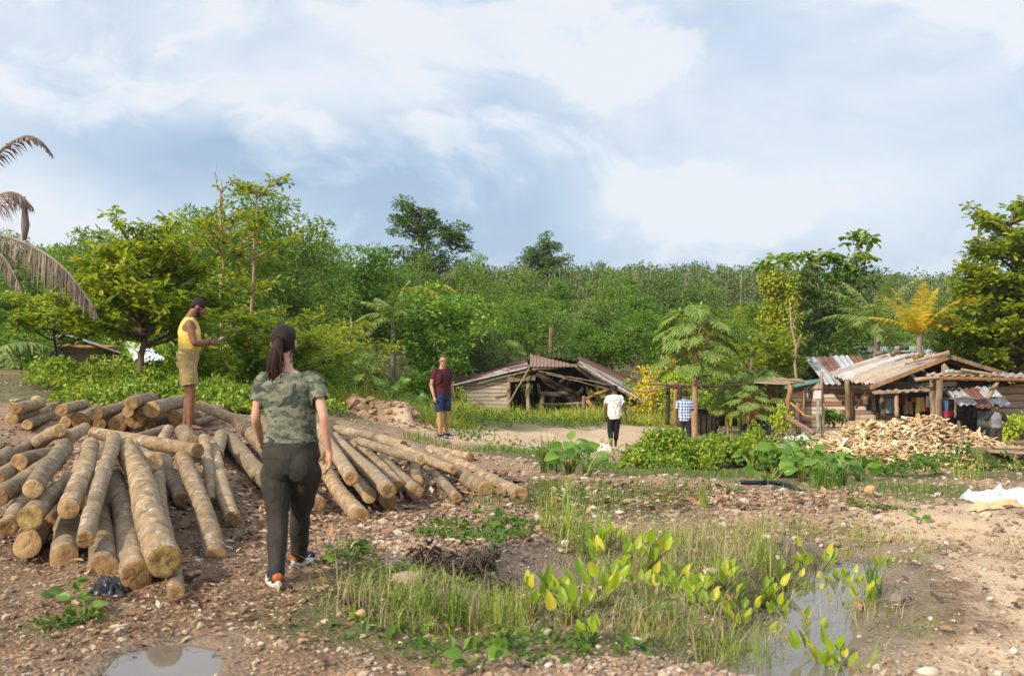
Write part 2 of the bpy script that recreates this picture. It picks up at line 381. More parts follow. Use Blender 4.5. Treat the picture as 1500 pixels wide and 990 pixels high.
def terrain():
    Yb = 4.0
    rows = np.concatenate([np.geomspace(1.2 + Yb, 12 + Yb, 330), np.geomspace(12 + Yb, 50 + Yb, 300)[1:], np.geomspace(50 + Yb, 1640, 100)[1:]])
    cols = np.linspace(-1.15, 1.15, 720)          # slope x / (y + Yb)
    rows = np.concatenate([[Yb - 3.5, Yb - 2, Yb - .5], rows])
    Yg = np.repeat(rows[:, None], len(cols), 1); X = cols[None] * Yg; Y = Yg - Yb
    Z = h(X, Y)
    V = np.stack([X, Y, Z], -1).reshape(-1, 3)
    nr, nc = Z.shape; i = np.arange(nr - 1)[:, None] * nc; j = np.arange(nc - 1)[None]
    Fq = np.stack([i + j, i + j + 1, i + nc + j + 1, i + nc + j], -1).reshape(-1, 4)
    mb = MB(); mb.add(V, Fq); o = mb.build('ground', MAT_GROUND); o['kind'] = 'structure'
    x = V[:, 0]; y = V[:, 1]
    wet = np.maximum(1 - sstep(.45, .95, dseg(x, y, PONDXY)), np.maximum(1 - sstep(.3, .8, dseg(x, y, MUD)), .7 * (1 - sstep(.25, .55, dseg(x, y, PUDDLE)))))
    veg = np.maximum(zone(x, y, MOSS), sstep(38, 46, y))
    for nm, a in (('sand', zone(x, y, SAND)), ('veg', veg), ('clay', zone(x, y, CLAY)), ('soil', zone(x, y, DARKSOIL)), ('wet', wet)):
        at_ = o.data.attributes.new(nm, 'FLOAT', 'POINT'); at_.data.foreach_set('value', a.astype(np.float32))
    return o

def ground_material():
    m, T = newmat('ground_earth'); co = T.coord()
    big = T.noise(co, .9, 5, .6); mid = T.noise(co, 5, 5, .65); fine = T.noise(co, 38, 4, .7)
    soil = T.mix(T.frange(mid, .35, .65), (.225, .132, .070), (.345, .225, .132))
    soil = T.mix(T.math('MULTIPLY', T.frange(big, .45, .62), .6), soil, (.37, .26, .175))
    peb = T.voro(co, 42, out='Color'); pr, pg, pb = T.sep(peb)
    stone = T.ramp(pr, [(0, (.20, .13, .085)), (.3, (.34, .25, .17)), (.55, (.46, .345, .235)), (.8, (.38, .22, .11)), (.95, (.55, .48, .39))])
    gap = T.frange(T.voro(co, 42, 'F1'), .35, .62)
    stone = T.mix(gap, stone, (.16, .10, .06))
    col = T.mix(T.math('MULTIPLY', T.frange(pg, .25, .6), .62), soil, stone)
    sand = T.mix(T.frange(mid, .3, .7), (.56, .435, .30), (.47, .34, .22))
    sand = T.mix(T.math('MULTIPLY', T.frange(fine, .48, .7), .35), sand, (.34, .24, .15))
    sand = T.mix(T.math('MULTIPLY', T.frange(big, .45, .65), .6), sand, (.44, .285, .165))
    col = T.mix(T.math('MULTIPLY', T.attr('sand'), .88), col, sand)
    dark = T.mix(T.frange(fine, .35, .65), (.10, .055, .032), (.20, .125, .075))
    col = T.mix(T.math('MULTIPLY', T.attr('soil'), T.frange(mid, .35, .6, .35, .92)), col, dark)
    col = T.mix(T.math('MULTIPLY', T.attr('clay'), .8), col, T.mix(T.frange(mid, .3, .7), (.44, .28, .15), (.24, .14, .075)))
    moss = T.mix(T.frange(mid, .35, .65), (.055, .075, .018), (.14, .12, .05))
    col = T.mix(T.math('MULTIPLY', T.attr('veg'), .85), col, moss)
    mud = T.mix(T.frange(mid, .3, .7), (.15, .11, .075), (.24, .18, .125))
    col = T.mix(T.math('MULTIPLY', T.attr('wet'), .85), col, mud)
    T.put(T.p.inputs['Base Color'], col)
    T.put(T.p.inputs['Roughness'], T.math('SUBTRACT', .92, T.math('MULTIPLY', T.attr('wet'), .45)))
    hgt = T.math('ADD', T.math('MULTIPLY', T.math('SUBTRACT', 1.0, T.voro(co, 42, 'F1')), .6), T.math('ADD', T.math('MULTIPLY', fine, .5), T.math('MULTIPLY', T.noise(co, 11, 4, .6), 1.0)))
    T.put(T.p.inputs['Normal'], T.bump(hgt, .8, .03))
    return m
MAT_GROUND = ground_material()
ground = terrain()

# far blue ridge at the right of the valley
def ridge():
    mb = MB(); n = 160; m_ = 14
    u = np.linspace(560, 2600, n); Y0 = 1500.0
    top = 96 + 42 * np.exp(-((u - 1345) / 55) ** 2) * .55 + 22 * np.exp(-((u - 1290) / 40) ** 2) + 20 * np.exp(-((u - 1700) / 200) ** 2) + 7 * (fbm(u / 14, u * 0, 3, 7) - .5) - 60 * sstep(1260, 1100, u)
    zt = ZC + (top - 6) / F * Y0 * .95
    V = []; 
    for k in range(m_):
        t = k / (m_ - 1); V.append(np.stack([(u - 750) / F * (Y0 - 500 * (1 - t)), np.full(n, Y0 - 500 * (1 - t)), -20 + (zt + 20) * t ** .8 + 6 * (fbm(u / 9, u * 0 + t * 9, 3, 8) - .5) * t], -1))
    V = np.array(V).reshape(-1, 3); i = np.arange(m_ - 1)[:, None] * n; j = np.arange(n - 1)[None]
    mb.add(V, np.stack([i + j, i + j + 1, i + n + j + 1, i + n + j], -1).reshape(-1, 4))
    o = mb.build('hills', simple('far_hill_forest', (.03, .055, .02), (.05, .07, .025), .9, .03, 0)); o['kind'] = 'structure'
ridge()

# water
def water_mat(name, c):
    m, T = newmat(name); T.put(T.p.inputs['Base Color'], c); T.p.inputs['Roughness'].default_value = .03; T.p.inputs['Specular IOR Level'].default_value = .6
    T.put(T.p.inputs['Normal'], T.bump(T.noise(T.coord(), 9, 2), .05, .01)); return m
def water_sheet(name, pts, hw, z, mat):
    mb = MB(); P = np.array(pts); L = []; Rr = []
    d = np.gradient(P, axis=0); d /= np.linalg.norm(d, axis=1)[:, None]; nrm = np.stack([-d[:, 1], d[:, 0]], 1)
    P = P.copy(); P[0] -= d[0] * hw * .7; P[-1] += d[-1] * hw * .7
    rows = []
    for t in np.linspace(-1, 1, 9): rows.append(np.concatenate([P + nrm * hw * t, np.full((len(P), 1), z)], 1))
    V = np.array(rows).reshape(-1, 3); n = len(P); i = np.arange(8)[:, None] * n; j = np.arange(n - 1)[None]
    Fq = np.stack([i + j, i + j + 1, i + n + j + 1, i + n + j], -1).reshape(-1, 4)
    mb.add(V, Fq[:, ::-1]); o = mb.build(name, mat); o['kind'] = 'structure'; return o
M_WATER = water_mat('muddy_water', (.15, .125, .10, 1))
water_sheet('pond_water', PONDXY, .85, POND_Z, M_WATER)
water_sheet('puddle_water', PUDDLE, .36, PUDDLE_Z, M_WATER)
water_sheet('mud_water', MUD, .45, -.125, M_WATER)

# ------------------------------------------------------------------ gravel (stuff) and single stones
def ico(sub=1):
    bm = bmesh.new(); bmesh.ops.create_icosphere(bm, subdivisions=sub, radius=1.0)
    V = np.array([v.co[:] for v in bm.verts]); Fc = np.array([[v.index for v in f.verts] for f in bm.faces]); bm.free(); return V, Fc
def scatter_stones(mb, x, y, s, rg, lift=.25, sub=1, zf=None):
    V0, F0 = ico(sub); N = len(x); z = (zf or h)(x, y)
    var = [V0 * (1 + rg.uniform(-.28, .28, (len(V0), 1))) for _ in range(12)]
    k = rg.randint(0, 12, N); base = np.array(var)[k]
    sc3 = s[:, None] * np.stack([rg.uniform(.75, 1.4, N), rg.uniform(.7, 1.2, N), rg.uniform(.45, .85, N)], 1)
    base = base * sc3[:, None, :]
    a = rg.uniform(0, 6.28, N); ca, sa = np.cos(a), np.sin(a)
    bx = base[..., 0] * ca[:, None] - base[..., 1] * sa[:, None]; by = base[..., 0] * sa[:, None] + base[..., 1] * ca[:, None]
    tl = rg.uniform(-.5, .5, N); bz = base[..., 2] + bx * tl[:, None] * .5
    V = np.stack([bx + x[:, None], by + y[:, None], bz + (z + s * lift)[:, None]], -1)
    Fc = F0[None] + (np.arange(N) * len(V0))[:, None, None]
    mb.add(V.reshape(-1, 3), Fc.reshape(-1, 3))
def stone_material():
    m, T = newmat('stone'); r = T.rnd_island(); co = T.coord()
    col = T.ramp(r, [(0, (.13, .085, .055)), (.25, (.24, .16, .10)), (.46, (.33, .24, .16)), (.6, (.31, .185, .10)), (.72, (.25, .215, .185)), (.84, (.40, .31, .22)), (.95, (.44, .37, .29)), (1, (.60, .55, .48))])
    n = T.noise(co, 30, 4, .6); col = T.mix(T.math('MULTIPLY', T.frange(n, .4, .7), .5), col, (.24, .155, .095))
    T.put(T.p.inputs['Base Color'], col); T.p.inputs['Roughness'].default_value = .85
    T.put(T.p.inputs['Normal'], T.bump(T.noise(co, 60, 4, .6), .5, .006)); return m
M_STONE = stone_material()
rg = np.random.RandomState(5)
def fan_points(n, y0, y1, pxa=-80, pxb=1580, p=1.0):
    """points spread evenly over the picture's floor between two distances"""
    v = rg.uniform(1 / y1 ** p, 1 / y0 ** p, n); Y = (1 / v) ** (1 / p); px = rg.uniform(pxa, pxb, n); return px2x(px, Y), Y
def gravel():
    mb = MB()
    x, y = fan_points(60000, 4.2, 24, p=1.35)
    dens = .30 + .85 * fbm(x * .8, y * .8, 3, 101)
    dens *= (1 - .72 * zone(x, y, SAND)) * (1 - .75 * zone(x, y, MOSS)) * (1 - .72 * zone(x, y, DARKSOIL))
    dens += .5 * zone(x, y, [(1000, 11, 3, 2.5), (1200, 12.5, 4, 1.3), (680, 9, 2, 2.0), (600, 14, 3, 3.5), (20, 20, 2, 2)])
    w = np.minimum(dseg(x, y, PONDXY), np.minimum(dseg(x, y, PUDDLE), dseg(x, y, MUD)))
    k = (rg.uniform(0, 1, len(x)) < dens * .8) & (w > .38)
    x, y = x[k], y[k]; s = np.clip(rg.lognormal(math.log(.0125), .45, len(x)), .006, .05) * np.clip(y / 7, .8, 1.9)
    scatter_stones(mb, x, y, s, rg)
    o = mb.build('gravel', M_STONE, smooth=False); o['kind'] = 'stuff'
    o['label'] = 'tan, orange and grey pebbles littering the bare dirt'; o['category'] = 'gravel'
gravel()
M_ROCK = simple('rock', (.34, .25, .17), (.22, .15, .10), .85, 9, .6, .02)
M_ROCKPALE = simple('pale_rock', (.60, .53, .43), (.45, .37, .28), .85, 9, .5, .02)
M_ROCKDARK = simple('dark_rock', (.15, .12, .10), (.25, .20, .16), .85, 9, .6, .02)
M_ROCKORANGE = simple('orange_rock', (.48, .30, .15), (.38, .23, .12), .85, 9, .5, .02)
for px, py, r_, sxy, mt, lb in [(722, 843, 7, 1.0, M_ROCKPALE, 'pale egg-shaped stone standing on mud beside the dead stalks'), (597, 838, 27, .42, M_ROCK, 'long flat brown rock lying by the edge of the weedy ditch'),
        (530, 897, 10, .8, M_ROCKORANGE, 'small orange-brown stone at the foot of the grassy bank'), (1312, 874, 14, .75, M_ROCKDARK, 'dark wet angular stone beside the pond'), (1275, 717, 9, .9, M_ROCKORANGE, 'rounded orange stone on the gravel bank under broad leaves'),
        (1450, 876, 5, .9, M_ROCKPALE, 'small white stone beside the sandy path at the picture edge'), (1360, 976, 17, .35, M_ROCKPALE, 'flat whitish stone half sunk in the path by the pond'), (1124, 786, 6, .8, M_ROCKPALE, 'pale round stone on the gravel bank above the yellow paddle leaves'),
        (787, 760, 7, .9, M_ROCKPALE, 'whitish stone on the gravel beside the tall grass tuft'), (827, 794, 8, .8, M_ROCKPALE, 'chalky stone among grass above the muddy pool'), (470, 862, 5, .8, M_ROCKPALE, 'pale stone on the dirt next to the walking woman'),
        (54, 583, 8, .7, M_ROCKORANGE, 'orange boulder on the gravel mound behind the log rows'), (930, 934, 13, .5, M_ROCKPALE, 'flat pale stone among weeds at the bottom edge'), (1212, 760, 8, .5, M_ROCK, 'flat tan stone lying on the gravel slope above the pond')]:
    # distance where the ground is met along this bearing
    Ys = np.geomspace(4, 30, 600); zz = h(px2x(px, Ys), Ys); pyy = HZ + (ZC - zz) * F / Ys; Y = float(Ys[np.argmin(np.abs(pyy - (py + r_ * .6)))])
    mb = MB(); r = r_ * Y / F; bmm = bmesh.new(); bmesh.ops.create_icosphere(bmm, subdivisions=3, radius=1)
    sd = int(px)
    for v in bmm.verts:
        q = 1 + .30 * (float(vnoise(v.co.x * 1.6 + sd, v.co.y * 1.6 + v.co.z * 2.1, sd)) - .5) + .12 * (float(vnoise(v.co.x * 5 + sd, v.co.z * 5 + v.co.y * 3, sd + 1)) - .5)
        v.co = Vector((v.co.x * r * q, v.co.y * r * q * .8, v.co.z * r * q * sxy))
    g = gp(px, Y); addbm(mb, bmm, (g.x, g.y, g.z + r * sxy * .5)); tag(mb.build('stone', mt, loc=g), lb, 'stone', 'stones lying about the clearing')
# ------------------------------------------------------------------ felled logs
def bark_material():
    m, T = newmat('log_bark'); co = T.coord(); rv = T.rnd_object()
    off = T.vmath('ADD', co, T.comb(T.math('MULTIPLY', rv, 37.0), T.math('MULTIPLY', rv, 11.0), 0.0))
    a = T.noise(T.mapping(off, scale=(1.0, 1.8, 1.8)), 5, 5, .62, .3)
    col = T.mix(T.frange(a, .32, .68), (.17, .112, .06), (.35, .245, .14))
    g = T.noise(T.mapping(off, loc=(3, 1, 2), scale=(.8, 1.3, 1.3)), 4.0, 5, .62)
    col = T.mix(T.math('MULTIPLY', T.frange(g, .50, .66), .6), col, (.27, .235, .165))           # greenish grey skin
    p = T.noise(T.mapping(off, loc=(9, 4, 7), scale=(1.3, 1.0, 1.0)), 9, 6, .68, .8)
    col = T.mix(T.math('MULTIPLY', T.frange(p, .545, .60), T.math('ADD', .45, T.math('MULTIPLY', rv, .5))), col, (.56, .36, .17))                       # peeled patches
    lk = T.noise(T.mapping(off, loc=(1, 8, 3), scale=(1.0, 1.3, 1.3)), 6.5, 6, .72, .5)
    col = T.mix(T.math('MULTIPLY', T.frange(lk, .57, .62), .6), col, (.60, .54, .44))           # pale lichen
    dk = T.noise(T.mapping(off, loc=(5, 2, 9), scale=(2.2, .8, .8)), 14, 4, .7)
    col = T.mix(T.math('MULTIPLY', T.frange(dk, .56, .68), .7), col, (.09, .055, .03))           # scars
    col = T.mix(T.math('MULTIPLY', T.math('FRACT', T.math('MULTIPLY', rv, 7.3)), .45), col, (.25, .20, .14)); k = T.math('ADD', .72, T.math('MULTIPLY', rv, .52)); col = T.mix(1.0, col, T.comb(k, k, k), 'MULTIPLY')
    T.put(T.p.inputs['Base Color'], col); T.p.inputs['Roughness'].default_value = .8
    hh = T.math('ADD', T.math('MULTIPLY', p, 1.0), T.math('ADD', T.math('MULTIPLY', T.noise(T.mapping(off, scale=(1.6, .7, .7)), 26, 5, .7), .7), T.math('MULTIPLY', a, .6)))
    T.put(T.p.inputs['Normal'], T.bump(hh, .9, .03)); return m
def cut_material(name, c1, c2, c3):
    m, T = newmat(name); co = T.coord(); x, y, z = T.sep(co); rv = T.rnd_object()
    rad = T.math('SQRT', T.math('ADD', T.math('MULTIPLY', y, y), T.math('MULTIPLY', z, z)))
    wob = T.math('ADD', rad, T.math('MULTIPLY', T.noise(co, 12, 3), .035))
    ring = T.math('SINE', T.math('MULTIPLY', wob, 420.0))
    n = T.noise(T.vmath('ADD', co, T.comb(0, T.math('MULTIPLY', rv, 9.0), 0)), 14, 5, .65)
    col = T.mix(T.frange(n, .35, .65), c1, c2); col = T.mix(T.frange(ring, .0, 1.0, 0, .25), col, c3)
    cr = T.math('ABSOLUTE', T.math('SINE', T.math('ADD', T.math('MULTIPLY', T.math('ARCTAN2', z, y), 1.5), T.math('MULTIPLY', rv, 7.0))))
    col = T.mix(T.frange(cr, .06, .0, 0, .7), col, c3)
    T.put(T.p.inputs['Base Color'], col); T.p.inputs['Roughness'].default_value = .85
    T.put(T.p.inputs['Normal'], T.bump(T.math('ADD', n, T.math('MULTIPLY', T.noise(T.mapping(co, scale=(1, 1, .1)), 120, 3), .5)), .6, .01)); return m
M_BARK = bark_material()
M_CUT = cut_material('log_cut_wood', (.38, .235, .105), (.22, .13, .058), (.09, .05, .024))
M_CUTY = cut_material('log_cut_yellow', (.40, .28, .10), (.16, .095, .038), (.085, .048, .02))
M_CUTP = cut_material('log_cut_pale', (.52, .355, .175), (.36, .225, .105), (.11, .065, .03))

def solve_Y(px, py, rpx, lift, lo=4.6, hi=24):
    Ys = np.geomspace(lo, hi, 500); z = ZC - (py - HZ) / F * Ys; f = z - rpx * Ys / F - lift - h_base(px2x(px, Ys), Ys)
    i = np.where((f[:-1] > 0) & (f[1:] <= 0))[0]
    return float(Ys[i[0]]) if len(i) else float(Ys[np.argmin(np.abs(f))])
def make_log(near, liftn, far, liftf, label, group, cut=None, rf=None, seed=0, bend=0.0):
    Yn = solve_Y(near[0], near[1], near[2], liftn); a = at(near[0], near[1], Yn); rn = near[2] * Yn / F
    if far[0] == 'L':
        Yf = Yn + far[2]; b = Vector((px2x(far[1], Yf), Yf, a.z + far[3] if len(far) > 3 else a.z)); rfar = rf or rn * .95
    else:
        Yf = solve_Y(far[0], far[1], far[2], liftf); b = at(far[0], far[1], Yf); rfar = far[2] * Yf / F
        rfar = min(max(rfar, rn * .7), rn * 1.25)
    rg = np.random.RandomState(seed + 7); L = (b - a).length; n, k = 30, max(14, int(L * 14))
    t = np.linspace(0, 1, k); th = np.linspace(0, 2 * np.pi, n, endpoint=False)
    rad = (rn + (rfar - rn) * t)[:, None] * np.ones(n)[None]
    TT, HH = np.meshgrid(t * L, th, indexing='ij'); cx, sx = np.cos(HH), np.sin(HH)
    q = seed * 13.7
    rad = rad * (1 + .13 * (fbm(TT * 2.2 + q, cx * .9 + sx * .7 + q, 2, 3) - .5) + .10 * (fbm(TT * 8 + q, cx * 2.1 + q + sx, 3, 5) - .5) + .05 * (vnoise(TT * 26 + q, cx * 4 + sx * 5 + q, 6) - .5))
    for _ in range(int(2 + L)):                                   # knots and scars of cut branches
        t0, h0 = rg.uniform(.05, .95) * L, rg.uniform(0, 6.28); dd = ((TT - t0) / .07) ** 2 + ((np.angle(np.exp(1j * (HH - h0)))) / .4) ** 2
        rad = rad * (1 + rg.uniform(-.10, .16) * np.exp(-dd))
    rad[0] *= .985; rad[-1] *= .985
    by = bend * L * 4 * t * (1 - t) + L * .004 * np.sin(t * rg.uniform(3, 8) + rg.uniform(0, 6)); bz = L * .003 * np.sin(t * rg.uniform(3, 7) + rg.uniform(0, 6))
    by -= by[0] + (by[-1] - by[0]) * t; bz -= bz[0] + (bz[-1] - bz[0]) * t
    by += bend * L * 4 * t * (1 - t) * 0
    sk0, sk1 = rg.uniform(-.25, .25, 2)
    X = TT - L / 2; Yv = rad * cx + by[:, None]; Zv = rad * sx + bz[:, None]
    X = X + (1 - t)[:, None] ** 8 * sk0 * rad * sx + t[:, None] ** 8 * sk1 * rad * sx
    V = np.stack([X, Yv, Zv], -1).reshape(-1, 3); i = np.arange(k - 1)[:, None] * n; j = np.arange(n)[None]; j2 = (j + 1) % n
    mb = MB(); mb.add(V, np.stack([i + j, i + n + j, i + n + j2, i + j2], -1).reshape(-1, 4))
    M3 = basis(a, b); o = mb.build('log', M_BARK); o.location = (a + b) / 2; o.rotation_euler = M3.to_euler()
    tag(o, label, 'log', group)
    for e, (row, sgn) in enumerate(((0, -1), (k - 1, 1))):
        ring = V.reshape(k, n, 3)[row]; c = ring.mean(0); rows = [ring]
        for s_ in (.93, .7, .45, .2): rows.append(c + (ring - c) * s_ + np.array([sgn * (.004 + .012 * rg.uniform(-1, 1) * (1 - s_)), 0, 0]) + rg.normal(0, .002, (n, 3)) * np.array([1, 0, 0]))
        VV = np.concatenate(rows + [c[None] + np.array([[sgn * .006, 0, 0]])]); fl = []
        for r_ in range(4):
            A = r_ * n + np.arange(n); B = r_ * n + (np.arange(n) + 1) % n
            fl.append(np.stack([A, B, B + n, A + n], -1) if sgn < 0 else np.stack([A, A + n, B + n, B], -1))
        A = 4 * n + np.arange(n); B = 4 * n + (np.arange(n) + 1) % n; cc = np.full(n, 5 * n)
        m2 = MB(); m2.addmulti(VV - c, fl + [np.stack([A, B, cc], -1) if sgn < 0 else np.stack([B, A, cc], -1)])
        ce = m2.build('cut_end', (cut if e == 0 and cut else (M_CUT, M_CUTP)[seed % 3 == 0])); ce.location = c; ce.parent = o
    return o
G1, G2, G3 = 'logs of the big front pile', 'logs of the pile beyond the woman', 'logs of the back rows'
LOGS = [
 ((242, 822, 25), .12, (183, 655, 15), .32, 'thickest log, on top at the front, with a split yellowish cut face', G1, M_CUTY),
 ((200, 842, 23), .0, (166, 700, 14), .12, 'thick mottled log on the ground, tucked beside the split yellow-faced one', G1, M_CUT),
 ((258, 868, 13), .0, (233, 690, 9), .2, 'thin log jutting farthest forward under the split yellow-faced one', G1, M_CUT),
 ((152, 834, 22), .0, (141, 738, 13), .05, 'stout log with a dark bowl-shaped end just behind the black plastic scrap', G1, M_CUT),
 ((125, 790, 13), .22, (167, 642, 10), .46, 'long slender log lying slanted over the others with a small orange rim', G1, M_CUT),
 ((94, 817, 20), .0, (99, 748, 14), .05, 'thick log with a brown round face, under the pale-faced one', G1, M_CUT),
 ((100, 745, 16), .30, (133, 652, 12), .40, 'log with a pale grey-tan face, raised over the brown round-faced one', G1, M_CUTP),
 ((40, 798, 20), .0, (58, 774, 17), .0, 'short bottom log with a broad clean round face at the pile front', G1, M_CUTP),
 ((43, 758, 18), .26, (86, 716, 13), .3, 'log with a yellow-stained wide face resting on the clean-faced bottom one', G1, M_CUTY),
 ((12, 772, 15), .14, (38, 728, 11), .2, 'brown-faced log next to the yellow-stained wide one', G1, M_CUT),
 ((48, 716, 14), .44, (94, 655, 14), .46, 'smooth grey log with a pale face, topmost among the slanted ones', G1, M_CUTP),
 ((28, 677, 13), .34, (68, 664, 9), .36, 'short log with a dark face, leaning across two long ones', G1, M_CUT),
 ((-4, 728, 15), .28, (68, 678, 10), .3, 'long greyish log running off the picture edge below the short dark-faced one', G1, M_CUT),
 ((-4, 700, 12), .26, (28, 678, 9), .26, 'yellowish-brown log cut off by the picture edge above the long greyish one', G1, M_CUT),
 ((-60, 704, 13), .1, (13, 664, 11), .16, 'grey log ending at the picture edge near the gravel', G1, M_CUT),
 ((-12, 690, 11), .05, (44, 652, 8), .1, 'pale flaking log lying furthest back beside the gravel', G1, M_CUT),
 ((88, 630, 10), .48, (53, 650, 11), .08, 'propped-up log with a bright orange face and a whitish collar', G1, M_CUTP),
 ((97, 642, 10), .38, ('L', 124, 1.2, .02), 0, 'stubby log beside the propped-up orange-faced one', G1, M_CUT),
 ((290, 660, 11.5), .36, (137, 634, 9), .42, 'long log lying crosswise on top of the pile', G1, M_CUT),
 ((227, 677, 13), .30, (190, 656, 10), .30, 'log with an orange-brown face poking out under the crosswise one', G1, M_CUTP),
 ((265, 732, 11), .02, (238, 664, 8), .15, 'short-looking log with a brown face between two longer slanted ones', G1, M_CUT),
 ((317, 817, 16.5), .0, (266, 660, 11), .3, 'long log running down from the barefoot man to a brown face on open dirt', G1, M_CUT),
 ((311, 735, 8), .0, (299, 642, 11), .3, 'bent log narrowing to a small face behind the long one on open dirt', G1, M_CUT),
 ((340, 759, 12), .0, (311, 652, 8), .2, 'outermost slender log of the pile, ending on gravel near the walking woman', G1, M_CUT),
 ((316, 668, 11), .08, (323, 637, 9), .1, 'short upright-looking log with smooth bark beside the crosswise one', G1, M_CUT),
 ((283, 654, 16), .12, (268, 633, 12), .12, 'thick log that the barefoot man stands on', G1, M_CUT),
 ((236, 654, 9), .16, (247, 629, 8), .16, 'whitish-barked log behind the crosswise one', G1, M_CUT),
 ((203, 642, 9), .12, (241, 629, 7), .12, 'orange-brown log half hidden behind the crosswise one', G1, M_CUT),
 ((150, 700, 13), .0, (146, 655, 10), .05, 'shadowed log in the gap beneath the long slender one', G1, M_CUT),
 ((180, 760, 14), .0, (160, 690, 10), .05, 'buried log showing in the gap under the thickest one', G1, M_CUT),
 ((70, 770, 14), .05, (100, 700, 10), .1, 'dark log buried between the pale-faced and yellow-stained ones', G1, M_CUT),
 ((120, 740, 14), .05, (120, 670, 10), .1, 'buried log with whitish bark beside the long slender one', G1, M_CUT),
 ((410, 722, 15), .0, (334, 641, 11), .0, 'thick mottled log leading behind the walking woman', G2, M_CUT),
 ((467, 738, 11), .0, (415, 690, 8), .0, 'short log whose face shows just past the walking woman\'s leg', G2, M_CUT),
 ((352, 617, 8), .12, (289, 592, 7), .32, 'thin log tilted up over the back row behind the barefoot man', G2, M_CUT),
 ((412, 684, 14), .05, (350, 617, 11), .1, 'spotted log sloping down to the walking woman\'s arm', G2, M_CUT),
 ((528, 757, 13.5), .0, (474, 684, 9.5), .03, 'nearest log below the walking woman\'s hand, with a dark streaked face', G2, M_CUT),
 ((515, 700, 11), .28, (462, 622, 8), .25, 'log with a nearly black face at the walking woman\'s hand', G2, M_CUT),
 ((541, 726, 11), .03, (503, 676, 8), .05, 'low log with a tan face tucked between the black-faced and the double-stacked ones', G2, M_CUTP),
 ((569, 719, 12), .17, (490, 640, 8), .18, 'upper log of the double-stacked pair, long and banded', G2, M_CUT),
 ((570, 733, 12), .0, (525, 690, 9), .0, 'dark-faced log underneath the long banded one', G2, M_CUT),
 ((585, 713, 10), .02, (512, 645, 7), .05, 'log half hidden behind the long banded one', G2, M_CUT),
 ((609, 720, 11.5), .0, (561, 672, 8), .0, 'single log with a brown face lying in the middle of the pile', G2, M_CUT),
 ((611, 704, 9), .0, (606, 682, 8), .0, 'stubby log lying head-on under the crossing ones', G2, M_CUT),
 ((669, 729, 8), .0, (624, 686, 6), .0, 'thin wrinkled log with a small grey face on the gravel', G2, M_CUT),
 ((616, 673, 7.5), .26, (525, 646, 6.5), .24, 'smooth thin log with a pale yellowish face crossing over the pile', G2, M_CUTP),
 ((664, 688, 7), .14, (582, 654, 6.5), .15, 'log with a small orange face, alongside the pale-faced crossing one', G2, M_CUT),
 ((590, 652, 7.5), .12, (493, 629, 7), .1, 'long rusty-brown log along the rear of the pile', G2, M_CUT),
 ((713, 716, 13), .0, (593, 652, 9), .04, 'thick log with a broad tan face, second from the gravel end', G2, M_CUTP),
 ((762, 726, 12.5), .0, (632, 660, 9), .0, 'outermost thick log with a dark face, ending at the gravel slope', G2, M_CUT),
 ((689, 669, 6.5), .0, (628, 657, 5.5), .0, 'dark low log lying behind the pile near the man with sunglasses', G2, M_CUT),
 ((482, 668, 11), .12, (452, 598, 7), .12, 'log with orange bark showing past the walking woman\'s elbow', G2, M_CUT),
 ((22, 598, 9), .25, ('L', 60, 1.6), 0, 'upper log at the far end of the back row by the gravel mound', G3, M_CUT),
 ((17, 613, 9), .04, ('L', 84, 2.6, .05), 0, 'grey log lying lengthwise at the far end of the back row', G3, M_CUTP),
 ((40, 622, 8), .0, ('L', 86, 1.8, .05), 0, 'thin low log in front of the back row on bare gravel', G3, M_CUTP),
 ((90, 601, 9), .26, ('L', 124, 1.8), 0, 'log with a tall brown face, resting on the row\'s lower ones', G3, M_CUT),
 ((95, 619, 8.5), .0, ('L', 112, 1.6, .05), 0, 'low tan-faced log beside the big dark-faced one of the row', G3, M_CUTP),
 ((119, 617, 13), .0, ('L', 142, 2.0, .05), 0, 'big dark-faced log on the ground in the back row', G3, M_CUT),
 ((141, 606, 9), .24, ('L', 184, 2.2), 0, 'grey log on top, running back from an orange-brown face', G3, M_CUT),
 ((146, 621, 9), .0, ('L', 174, 1.8, .05), 0, 'low log under the grey one of the back row', G3, M_CUT),
 ((172, 622, 12.5), .0, ('L', 192, 1.9, .05), 0, 'wide brown-faced log on the ground below the oval yellow one', G3, M_CUT),
 ((192, 591, 10), .48, ('L', 222, 1.9), 0, 'topmost log of the back row with a dark edge', G3, M_CUT),
 ((188, 603, 8), .3, ('L', 214, 1.8), 0, 'small log squeezed under the topmost one of the back row', G3, M_CUTP),
 ((198, 615, 14), .1, ('L', 217, 1.9, .05), 0, 'log with a big oval yellow face in the middle of the back row', G3, M_CUTY),
 ((222, 600, 12), .32, ('L', 266, 2.4), 0, 'thick log with a cracked round face near the barefoot man\'s legs', G3, M_CUTP),
 ((219, 622, 9.5), .0, ('L', 252, 2.0, .05), 0, 'low log with a smooth tan side below the cracked-face one', G3, M_CUT),
 ((255, 610, 10), .14, ('L', 296, 2.0), 0, 'log just behind the barefoot man\'s shins', G3, M_CUT),
 ((284, 620, 5), .02, ('L', 326, 1.2, .05), 0, 'thin pole-like log on the dirt behind the barefoot man\'s feet', G3, M_CUT),
 ((288, 611, 8), .05, ('L', 320, 1.6, .05), 0, 'brown log in the shade of the weeds behind the barefoot man', G3, M_CUT),
]
LOG_OBJS = []
for i, (nr, ln, fr, lf, lab, grp, cut) in enumerate(LOGS):
    LOG_OBJS.append(make_log(nr, ln, fr, lf, lab, grp, cut, seed=i))
